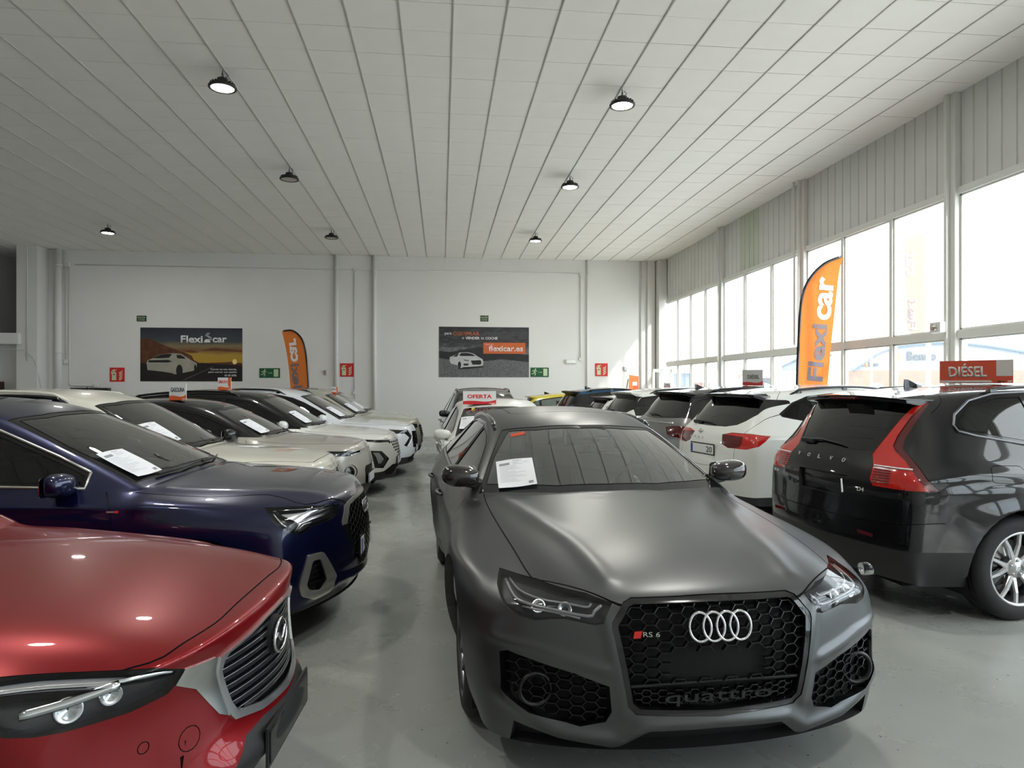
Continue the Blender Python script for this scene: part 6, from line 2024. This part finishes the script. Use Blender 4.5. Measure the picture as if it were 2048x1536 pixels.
# white suv with wrap-round lamp
P = dict(short=(1.2, .50), L=4.61, W=1.88, H=1.66, fo=.9, wb=2.71, zbf=1.0, zbr=1.12, zg=1.07, sre=4.10, zre=1.56, sg=4.50, yr=.62, yrr=.57, level=4, tail=[(.05, .92, .17), (.02, .74, .16), (.0, .5, .15), (.08, .28, .2)], ridges=[('side', [(3.2, 1.02), (4.4, 1.05)], .05, .012)])
c = base('r2', 'suv', 'pearl white suv with wide red tail lamps beside the black suv', P, PT_WHITE, (7.78, 8.88), 9, chrome=None,
         rw=mir([(0, 1.50), (.46, 1.495), (.62, 1.47), (.655, 1.44), (.64, 1.30), (.56, 1.22), (.47, 1.172), (.30, 1.145), (0, 1.14)]), dpoly=[(1.42, 1.04), (1.6, 1.17), (1.95, 1.40), (2.2, 1.50), (2.7, 1.545), (3.2, 1.55), (3.55, 1.515), (3.78, 1.44), (4.0, 1.31), (3.98, 1.275), (3.86, 1.25), (3.4, 1.17), (2.8, 1.10), (2.0, 1.05)])
tl = tail_lamp(c, [(4.56, .36, 1.055), (4.50, .50, 1.085), (4.403, .76, 1.085), (4.22, .86, 1.062), (4.30, .87, 1.00), (4.376, .86, .945), (4.479, .77, .905), (4.56, .50, .905), (4.58, .40, .94)],
               dark=[(4.56, .36, 1.055), (4.52, .46, 1.05), (4.45, .66, 1.045), (4.46, .66, .96), (4.50, .64, .92), (4.56, .50, .905), (4.58, .40, .94)])
c.line('top', smooth_path([(3.72, 0), (3.76, .30), (3.82, .48), (3.95, .60)], 3), .005)
c.line('rear', smooth_path([(.70, 1.44), (.72, 1.2), (.66, 1.08)], 3), .004, lim=lambda q: q.x < -3.8); c.line('rear', [(.60, .90), (.60, .68), (0, .66)], .004, lim=lambda q: q.x < -3.8)
finish_car(c, 'five', wip=False, rails=(2.2, 3.75, .60, .57))
spoiler(c, 4.00, 4.30, .56, 1.545, PT_BLACK, th=.035)
fin(c, 3.62, M_SATIN)
wiper(c, 'rear', [(.38, 1.17), (.2, 1.185), (-.05, 1.165)], off=.02)
b = MB(); l, no = c.hit('rear', (.36, 1.17)); b.bbox((0, 0, 0), (.03, .2, .045)); b.build('wiper_cover', M_PLAST, c.root, bevel=.015, loc=l + no * .015)
badge_oval(c, 'rear', .16, 1.07, .05, .022)
for k, ch in enumerate('KUGA'): letters(c, 'rear', ch, .36 - k * .10, .992, .034, .030, M_BADGE, off=.003, depth=.004)
o = plate(c, 'rear', .86, '', blue=True, off=.014)
text('20', .13, .07, M_INK, o, Matrix.Translation((.17, 0, .0042)), .001, .01)

GEN = [
 ('r3', 'suv', 'grey metallic suv with dark glass and black tail band, third from the right front', dict(short=(1.1, .44), L=4.5, W=1.86, H=1.65, zg=1.10, zbr=1.13, zre=1.555, yr=.61, yrr=.56, sre=4.05, sg=4.40), PT_GREYM, (7.68, 10.95), 8, PT_BLACK, 'fin'),
 ('r4', 'suv', 'white suv with dark rear glass and roof rails, middle of the right row', dict(short=(1.1, .22), L=4.4, W=1.82, H=1.63, zre=1.54, zbr=1.10), PT_WHITE, (7.43, 13.03), 6, None, ''),
 ('r5', 'hatchback', 'low white hatchback with black spoiler beyond the white suvs', dict(L=4.1, W=1.78, H=1.50, zre=1.42), PT_WHITE, (7.16, 14.98), 5, None, ''),
 ('r6', 'suv', 'petrol blue suv with roof rails near the back wall', dict(L=4.2, W=1.8, H=1.62, zre=1.54), PT_BLUE, (6.96, 16.95), 4, None, 'fin'),
 ('r7', 'hatchback', 'yellow hatchback at the far end of the right row', dict(L=4.1, W=1.78, H=1.47, zre=1.38, sh=1.9, zhdr=1.38, zbf=.95), PT_YEL, (6.2, 19.15), 1, None, 'fin')]
for key, nm, lab, P, pt, loc, rz, rf, ft in GEN:
    c = base(key, nm, lab, P, pt, loc, rz, roof=rf, rw=mir([(0, P['zre'] - .05), (P.get('yrr', .56) - .12, P['zre'] - .055), (P.get('yrr', .56) + .02, P['zre'] - .09), (.68, 1.22), (.60, 1.165), (0, 1.14)]) if key in ('r3', 'r4', 'r6') else None,
             glass=M_GLASS if key == 'r7' else None)
    L_ = P['L']
    tl = tail_lamp(c, [(L_ - .05, .45, 1.02), (L_ - .10, .62, 1.05), (L_ - .25, .80, 1.05), (L_ - .42, .87, 1.02), (L_ - .30, .86, .92), (L_ - .12, .78, .88), (L_ - .04, .55, .90)], m=M_RED if key != 'r3' else M_REDD)
    rl = None
    if key in ('r3', 'r4', 'r6', 'r5'): rl = (c.P['sh'] + .2, c.P['sre'] - .25, .59, .55)
    finish_car(c, 'five', wip=False, rails=rl if key != 'r5' else None)
    spoiler(c, c.P['sre'] - .12, c.P['sre'] + .16, c.P['yrr'] - .02, c.P['zre'] + .0, PT_BLACK if key in ('r5', 'r6') else (rf or pt), th=.03)
    if ft: fin(c, c.P['sre'] - .45, PT_BLACK)
    wiper(c, 'rear', [(.25, 1.19), (.1, 1.20), (-.15, 1.18)], off=.02)
    plate(c, 'rear', .80, '', off=.014)
    if key == 'r3':
        q = []
        for k in range(9):
            l, no = c.hit('rear', (abs(-.6 + .15 * k), 1.085), 1 if k > 3 else -1); q.append(l + no * .003)
        b = MB(); b.tube(q, .008, 6); b.build('chrome_strip', M_CHROME, c.root)
# ================================================================ signs standing on the roofs
def roof_sign(key, s, y, yaw, w, h, style, label, word='', group=None):
    """yaw: world heading of the sign's right-hand direction"""
    c = CARS[key]
    l, no = c.hit('top', (s, abs(y))); l = Vector((l.x, math.copysign(l.y, y), l.z))
    M = Matrix.LocRotScale(c.root.location, c.root.rotation_euler, None)
    p = M @ l
    t = empty('roof_sign', (p.x, p.y, p.z + .004), R(yaw)); tag(t, label, 'sign', group)
    th = .004
    PT = lambda u, v, tt: (u * w, -th - tt, v * h + .004)
    def fl(name, polys, m, d=.0012):
        b = MB()
        for q in polys: b.prism(q, PT, 0, d)
        return b.build(name, m, t)
    b = MB(); b.box((-w / 2, -th, .004), (w / 2, th, h + .004)); b.build('panel', SG[style][0], t)
    b = MB(); b.box((-w * .35, -.04, 0), (w * .35, .04, .004)); b.build('foot', M_BLACK, t)
    wave = lambda y0, amp, y1: [(-.5 + k / 16, y0 + amp * math.sin(k / 16 * 5.2 + .4) + (k / 16) ** 5 * .16) for k in range(17)] + [(.5, y1), (-.5, y1)]
    def tx(s_, cx, cy, ww, hh, m, bold=.02):
        text(s_, ww * w, hh * h, m, t, frame4((cx * w, -th - .0004, cy * h + .004), (1, 0, 0), (0, 0, 1), (0, -1, 0)), .0016, bold)
    if style == 'wave':
        fl('red_wave', [wave(.22, .05, 0)], M_ORANGE if key in ('l4', 'l5', 'l7') else M_REDP)
        fl('strip', [[(.28, .05), (.47, .05), (.47, .10), (.28, .10)]], M_WHITEP, .002)
        if key == 'l5' or key == 'l7': fl('orange_flag', [[(.28, .30), (.5, .30), (.5, 1), (.28, 1)]], M_ORANGE)
        if key == 'l5': tx(word, -.10, .66, .70, .24, M_REDP, .01)
        elif key == 'l7': tx(word, -.12, .62, .55, .30, M_INK, .02)
        elif key == 'c2': tx(word, .0, .60, .74, .30, M_REDP, .035)
        else: tx(word, 0, .62, .82, .26, mat('print_navy', (.03, .03, .08), .5), .02)
    elif style == 'grey':
        fl('red_wave', [wave(.18, .05, 0)], mat('print_dark_red', (.33, .02, .015), .5))
        tx(word, .04, .58, .58, .30, M_INK, .02)
    elif style == 'red':
        fl('white_panel', [rnd([(.28, .30), (.495, .30, .001), (.495, .99, .001), (.28, .99, .001)], .03)], mat('print_grey', (.50, .48, .45), .6))
        fl('white_strip', [[(-.495, 0.02), (.24, .02), (.21, .11), (.18, .12), (-.495, .12)]], mat('print_grey', (.50, .48, .45), .6))
        tx(word, -.11, .56, .53, .60, mat('print_grey', (.50, .48, .45), .6), .03)
        tx('Flexi', .35, .07, .10, .09, M_INK, .02); tx('car', .46, .07, .06, .07, M_WHITEP, .02)
    return t
SG = {'wave': [M_WHITEP], 'grey': [mat('sign_grey', (.36, .35, .32), .6)], 'red': [mat('sign_brick_red', (.50, .065, .03), .55)]}
roof_sign('l4', 2.28, -.42, -18, .235, .205, 'wave', 'white and orange roof sign reading GASOLINA on the black hatchback roof', 'GASOLINA')
roof_sign('l5', 2.60, -.35, -14, .215, .19, 'wave', 'small white and orange SEMINUEVO sign on a black suv roof', 'SEMINUEVO')
roof_sign('l7', 1.95, .0, -8, .14, .14, 'wave', 'tiny white and orange sign on the champagne suv roof', 'ETI')
roof_sign('c2', 1.98, -.30, 0, .475, .19, 'wave', 'wide white and red OFERTA sign on white hatchback roof', 'OFERTA')
roof_sign('r3', 2.72, -.12, -22, .31, .25, 'grey', 'small grey and red DIÉSEL sign with dark letters on roof', 'DIÉSEL')
roof_sign('r1', 3.30, -.10, -47, .50, .185, 'red', 'large brick red DIÉSEL sign on the black suv roof', 'DIÉSEL')
roof_sign('r6', 1.75, -.05, 10, .20, .13, 'grey', 'tiny dark grey sign on the petrol blue suv roof', 'DIÉSEL')
roof_sign('r4', 3.05, .10, 10, .14, .075, 'grey', 'tiny grey sign on a white suv roof in the right row', 'DIÉSEL')

# ================================================================ feather flags
M_FLAG = bpy.data.materials.new('orange_flag_fabric'); M_FLAG.use_nodes = True
_nt = M_FLAG.node_tree; _nt.nodes.clear()
_o = _nt.nodes.new('ShaderNodeOutputMaterial'); _d = _nt.nodes.new('ShaderNodeBsdfDiffuse'); _t = _nt.nodes.new('ShaderNodeBsdfTranslucent'); _m = _nt.nodes.new('ShaderNodeMixShader')
_d.inputs[0].default_value = (.85, .23, .045, 1); _t.inputs[0].default_value = (.95, .30, .10, 1); _m.inputs[0].default_value = .35
_nt.links.new(_d.outputs[0], _m.inputs[1]); _nt.links.new(_t.outputs[0], _m.inputs[2]); _nt.links.new(_m.outputs[0], _o.inputs[0])
M_FGREY = mat('flag_print_grey', (.20, .17, .19), .7); M_FWHITE = mat('flag_print_white', (.82, .80, .80), .7)
def flag(name, loc, rz, left, right, pole_side, words, label, mirror=False, basew=.3, pole_top=None):
    """left / right edges as (u, z) from bottom to top in the flag's own upright plane"""
    t = empty(name, loc, rz); tag(t, label, 'flag')
    n, m_ = 44, 12
    def ev(edge, k):
        L_ = [0]
        for a, b in zip(edge, edge[1:]): L_.append(L_[-1] + math.hypot(b[0] - a[0], b[1] - a[1]))
        d = k * L_[-1]
        for i in range(len(edge) - 1):
            if d <= L_[i + 1] + 1e-9:
                q = (d - L_[i]) / max(1e-9, L_[i + 1] - L_[i]); return lerp(edge[i][0], edge[i + 1][0], q), lerp(edge[i][1], edge[i + 1][1], q)
        return edge[-1]
    le = [tuple(p) for p in smooth_path(left, 5)]; re = [tuple(p) for p in smooth_path(right, 5)]
    b = MB(); vs = []
    for i in range(n + 1):
        a, d = ev(le, i / n), ev(re, i / n)
        for j in range(m_ + 1):
            q = j / m_; u = lerp(a[0], d[0], q); z = lerp(a[1], d[1], q)
            vs.append((u, .006 * math.sin((z * 1.6 + u * 3.2) * 5) * math.sin(q * PI), z))
    fs = [(i * (m_ + 1) + j, i * (m_ + 1) + j + 1, (i + 1) * (m_ + 1) + j + 1, (i + 1) * (m_ + 1) + j) for i in range(n) for j in range(m_)]
    b.add(vs, fs, 0, True); fo = b.build('cloth', M_FLAG, t, fixn=False)
    pe = le if pole_side == 'left' else re
    b = MB(); sgn = -1 if pole_side == 'left' else 1
    b.tube([(p[0] + sgn * .018, 0, p[1]) for p in pe], [.026] * (len(pe) - 1) + [.018], 8); b.build('pole_sleeve', M_BLACK, t)
    b = MB(); b.tube([(pe[0][0] + sgn * .018, 0, pe[0][1]), (pe[0][0] + sgn * .018, 0, .04)], .013, 8); b.build('pole', M_SATIN, t)
    b = MB(); x = pe[0][0] + sgn * .018
    b.lathe([(0, .05), (.04, .05), (.05, .03), (.05, 0)], c=(x, 0, 0), n=16)
    for k in range(4):
        a = PI / 4 + k * PI / 2; b.bar((x, 0, .02), (x + basew * .5 * math.cos(a), basew * .5 * math.sin(a), .012), .03, .012)
    b.build('base', M_BLACK, t)
    for (s_, (u, z), ww, hh, tilt, mt) in words:
        ux = Vector((math.sin(R(tilt)), 0, math.cos(R(tilt)))); uy = Vector((-ux.z, 0, ux.x))
        if mirror: uy = -uy
        M = frame4((u, -.010, z), ux, uy, (0, -1, 0))
        me = text_mesh(s_, ww, hh, 0, .03)
        # drape the letters over the folds
        me.transform(M)
        bm = bmesh.new(); bm.from_mesh(me); bmesh.ops.triangulate(bm, faces=bm.faces); bmesh.ops.subdivide_edges(bm, edges=bm.edges, cuts=1)
        bm.to_mesh(me); bm.free()
        link('lettering', me, mt, t)
    return t
S_ = 108.3
fx = lambda px, py: ((px - 1600) / S_, 1.62 + (775 - py) / S_)
left = [fx(1597, 905), fx(1597, 840), fx(1599, 765), fx(1602, 680), fx(1608, 600), fx(1624, 558), fx(1653, 528), fx(1688, 513)]
right = [fx(1648, 905), fx(1652, 840), fx(1659, 760), fx(1664, 700), fx(1669, 655), fx(1677, 580), fx(1682, 540), fx(1689, 514)]
flag('feather_flag', (6.56, 11.85, 0), R(-5.96), left, right, 'left',
     [('Flexi', fx(1637, 705), 1.06, .29, 5, M_FGREY), ('car', fx(1653, 597), .80, .27, 5, M_FWHITE)], 'tall orange feather flag with black edge standing by the windows on the right')
S2 = 68.3
gx = lambda px, py: ((px - 600) / S2, 1.62 + (775 - py) / S2)
left = [gx(590, 845), gx(586, 810), gx(581, 775), gx(578, 740), gx(573, 705), gx(568, 680), gx(564, 664)]
right = [gx(617, 845), gx(617, 810), gx(616, 775), gx(613, 731), gx(608, 694), gx(599, 673), gx(583, 661), gx(565, 662)]
flag('feather_flag', (-4.12, 20.3, 0), R(-5.96), left, right, 'right',
     [('Flexi', gx(594, 760), .98, .26, -7, M_FGREY), ('car', gx(587, 700), .70, .22, -7, M_FWHITE)], 'smaller orange feather flag with mirrored letters by the back wall', mirror=True)

# ================================================================ open glazed door by the corner
t = empty('glass_door', (6.6, 20.66, 0), R(-4)); tag(t, 'white framed glazed door leaf standing open at the right back corner', 'door')
b = MB()
for (x0, x1, z0, z1) in ((0, .62, 2.10, 2.20), (0, .62, 0.01, .16), (0, .07, 0.01, 2.2), (.55, .62, 0.01, 2.2), (0, .62, 1.0, 1.06)): b.box((x0, -.025, z0), (x1, .025, z1))
b.build('door_frame', M_PIPE, t, bevel=.004)
b = MB(); b.box((.07, -.004, .16), (.55, .004, 2.10)); b.build('door_glass', glassmat('window_pane', (.9, .92, .92)), t)
b = MB(); b.tube([(.52, -.06, 1.15), (.52, -.06, .95)], .01, 8); b.build('door_handle', M_CHROME, t)

# ================================================================ outside
ROAD = mat('light_asphalt', (.62, .61, .58), .9, noise=(.6, .1, 5))
mb = MB(); mb.box((WX + .3, -60, -.25), (260, 220, -.1)); struct(mb.build('ground', ROAD))
CX, CY = .10388, .99459
def far(xc, Z, z=0): return (Z * CX + xc * CY, Z * CY - xc * CX, z)
Zb = 60.0; k = Zb / 1350
def FX(px): return (px - 1024) * k
def FZ(py): return 1.62 + (775 - py) * k
def hall(name, label, prof, zbrick, x0, x1, depth, lett=()):
    t = empty(name, far(0, Zb), R(-5.9626)); tag(t, label, 'building')
    b = MB(); b.prism([(x0, zbrick)] + [(x1, zbrick)] + prof[::-1], lambda u, v, tt: (u, tt, v), 0, depth); b.build('cladding', mat('pale_cladding', (.19, .225, .27), .6), t)
    b = MB(); b.box((x0, -.1, -.2), (x1, depth, zbrick)); b.build('brick_wall', mat('pale_brick', (.27, .12, .085), .8, noise=(2, .2)), t)
    b = MB()
    for a, d in zip(prof, prof[1:]): b.bar((a[0], -.05, a[1]), (d[0], -.05, d[1]), .5, .16)
    b.build('roof_edge', mat('roof_edge_blue', (.05, .09, .13), .5), t)
    for n_ in range(int((x1 - x0) // 3.6)):
        xx = x0 + 2 + n_ * 3.6
        if xx > x1 - 1: break
        b = MB(); b.prism([(xx - .8, 0), (xx + .8, 0), (xx + .8, 1.5)] + [(xx + .8 * math.cos(a), 1.5 + .6 * math.sin(a)) for a in [PI * q / 6 for q in range(1, 6)]] + [(xx - .8, 1.5)], lambda u, v, tt: (u, -.1 - tt, v), 0, .06)
        b.build('window', mat('far_window', (.12, .14, .17), .2), t)
    for (s_, px0, px1, py0, py1, m) in lett:
        text(s_, (px1 - px0) * k, (py1 - py0) * k, m, t, frame4((FX((px0 + px1) / 2), -.12, FZ((py0 + py1) / 2)), (1, 0, 0), (0, 0, 1), (0, -1, 0)), .05, .01)
    return t
GL = mat('letters_grey', (.06, .07, .08), .5); YL = mat('letters_yellow', (.35, .18, .01), .5); OL = mat('letters_orange', (.30, .09, .02), .5); BL = mat('letters_blue', (.02, .06, .25), .5)
prof = [(FX(px), FZ(py)) for px, py in smooth_path([(1705, 742), (1730, 724), (1760, 705), (1800, 693), (1850, 687.5), (1900, 686), (1960, 691), (2020, 700), (2080, 712), (2160, 735)], 3)]
t = hall('warehouse', 'far warehouse with curved roof seen through the right windows', prof, FZ(741), FX(1705), FX(2160), 10, [('Benno', 1813, 1870, 703, 721, GL), ('Benno', 1735, 1755, 724, 733, GL)])
for (px0, px1, py0, py1, m) in ((1784, 1787, 707, 722, OL), (1791, 1797, 707, 722, YL), (1725, 1727, 725, 733, OL), (1730, 1734, 725, 733, YL)):
    b = MB(); b.box((FX(px0), -.14, FZ(py1)), (FX(px1), -.02, FZ(py0))); b.build('colour_bar', m, t)
Zb = 75.0; k = Zb / 1350
prof = [(FX(px), FZ(py)) for px, py in smooth_path([(1560, 735), (1600, 716), (1640, 708), (1665, 712), (1690, 720), (1725, 742)], 3)]
hall('warehouse', 'far pale building with blue CERCO lettering behind the warehouse', prof, FZ(744), FX(1560), FX(1725), 14, [('CERCO', 1663, 1706, 719, 740, BL)])
def post(px, Z, top, arm, label):
    x, y, _ = far((px - 1024) * Z / 1350, Z)
    t = empty('street_lamp', (x, y, -.1), R(-5.96)); tag(t, label, 'street lamp')
    b = MB(); b.tube([(0, 0, 0), (0, 0, top * .6), (0, 0, top)], [.10, .08, .05], 8); b.build('pole', M_SATIN, t)
    b = MB(); b.bar((0, 0, top), (arm, 0, top + .05), .16, .08); b.build('lamp_head', M_SATIN, t)
post(1743, 45, 1.72 + 145 * 45 / 1350, -1.2, 'slender street lamp with arm to the left, outside the windows')
post(1561, 40, 1.72 + 232 * 40 / 1350, 1.1, 'slender street lamp with arm to the right, outside the windows')
post(1857, 24, 1.72 + 310 * 24 / 1350, .25, 'plain tall pole beside the orange banner outside')
Z = 22.0; q_ = Z / 1350
x, y, _ = far((1829 - 1024) * q_, Z)
t = empty('street_banner', (x, y, -.1), R(-5.96)); tag(t, 'tall pale orange banner hanging outside behind the window', 'banner')
BX = lambda px, py: ((px - 1829) * q_, 1.72 + (775 - py) * q_)
b = MB(); b.prism([BX(1809, 480), BX(1848, 469), BX(1851, 680), BX(1828, 680), BX(1812, 650)], lambda u, v, tt: (u, tt, v), 0, .01); b.build('cloth', mat('overexposed_banner', (.36, .15, .11), .8), t)  # overexposed paleness through hazy glass is put into the cloth colour
b = MB(); b.tube([(BX(1856, 0)[0], 0, 0), (BX(1856, 0)[0], 0, BX(0, 462)[1])], .04, 8); b.tube([(BX(1856, 0)[0], 0, BX(0, 464)[1]), (BX(1800, 0)[0], 0, BX(0, 482)[1])], .02, 6); b.build('pole', M_SATIN, t)
for s_, c_, ww, hh, mt in (('car', (1816, 525), .85, .26, M_FWHITE), ('Flexi', (1821, 630), 1.0, .26, M_FGREY)):
    me = text_mesh(s_, ww, hh, .004, .03); me.transform(frame4((BX(*c_)[0] + .05, -.012, BX(*c_)[1]), (0, 0, 1), (1, 0, 0), (0, -1, 0))); link('lettering', me, mt, t)
# parked van and kiosk fronts beyond the far windows
x, y, _ = far((1478 - 1024) * 34 / 1350, 34)
t = empty('van', (x + 2.4, y, -.1), R(0)); tag(t, 'white delivery van parked outside beyond the far windows', 'van')
b = MB(); b.prism([(-2.6, .45), (-2.65, 1.0), (-2.45, 1.45), (-1.9, 2.25), (-1.5, 2.5), (2.6, 2.55), (2.7, 2.4), (2.7, .45)], lambda u, v, tt: (u, tt, v), -1.0, 1.0); b.build('body', PT_WHITE, t, bevel=.08)
b = MB(); b.prism([(-2.36, 1.5), (-1.86, 2.2), (-1.2, 2.2), (-1.2, 1.5)], lambda u, v, tt: (u, tt, v), -1.02, 1.02); b.build('side_window', M_GLASSD, t)
for (wx, wy) in ((-1.8, -.9), (-1.8, .9), (1.7, -.9), (1.7, .9)):
    b = MB(); b.lathe([(0, -.11), (.30, -.11), (.34, -.08), (.34, .08), (.30, .11), (0, .11)], axis='y', n=24); b.build('wheel', M_TYRE, t, loc=(wx, wy, .34))
for (px0, px1, Z, h_, m, lab) in ((1362, 1384, 30, 2.35, mat('kiosk_blue', (.06, .10, .17), .6), 'blue grey shop front outside the farthest windows'), (1387, 1420, 31, 1.95, mat('kiosk_orange', (.28, .13, .09), .6), 'orange low wall outside the farthest windows')):
    xa, ya, _ = far((px0 - 1024) * Z / 1350, Z); xb = (px1 - px0) * Z / 1350
    t = empty('kiosk', (xa, ya, -.1), R(-5.96)); tag(t, lab, 'kiosk')
    b = MB(); b.box((0, 0, 0), (xb, 2, h_)); b.build('wall', m, t)
    b = MB(); b.box((-.1, -.3, h_), (xb + .1, 2.1, h_ + .15)); b.build('roof', M_FRAME, t)
    b = MB(); b.box((.1, -.03, .2), (xb - .1, .0, h_ * .45)); b.build('shutter', mat('shutter_pale', (.5, .55, .6), .6), t)
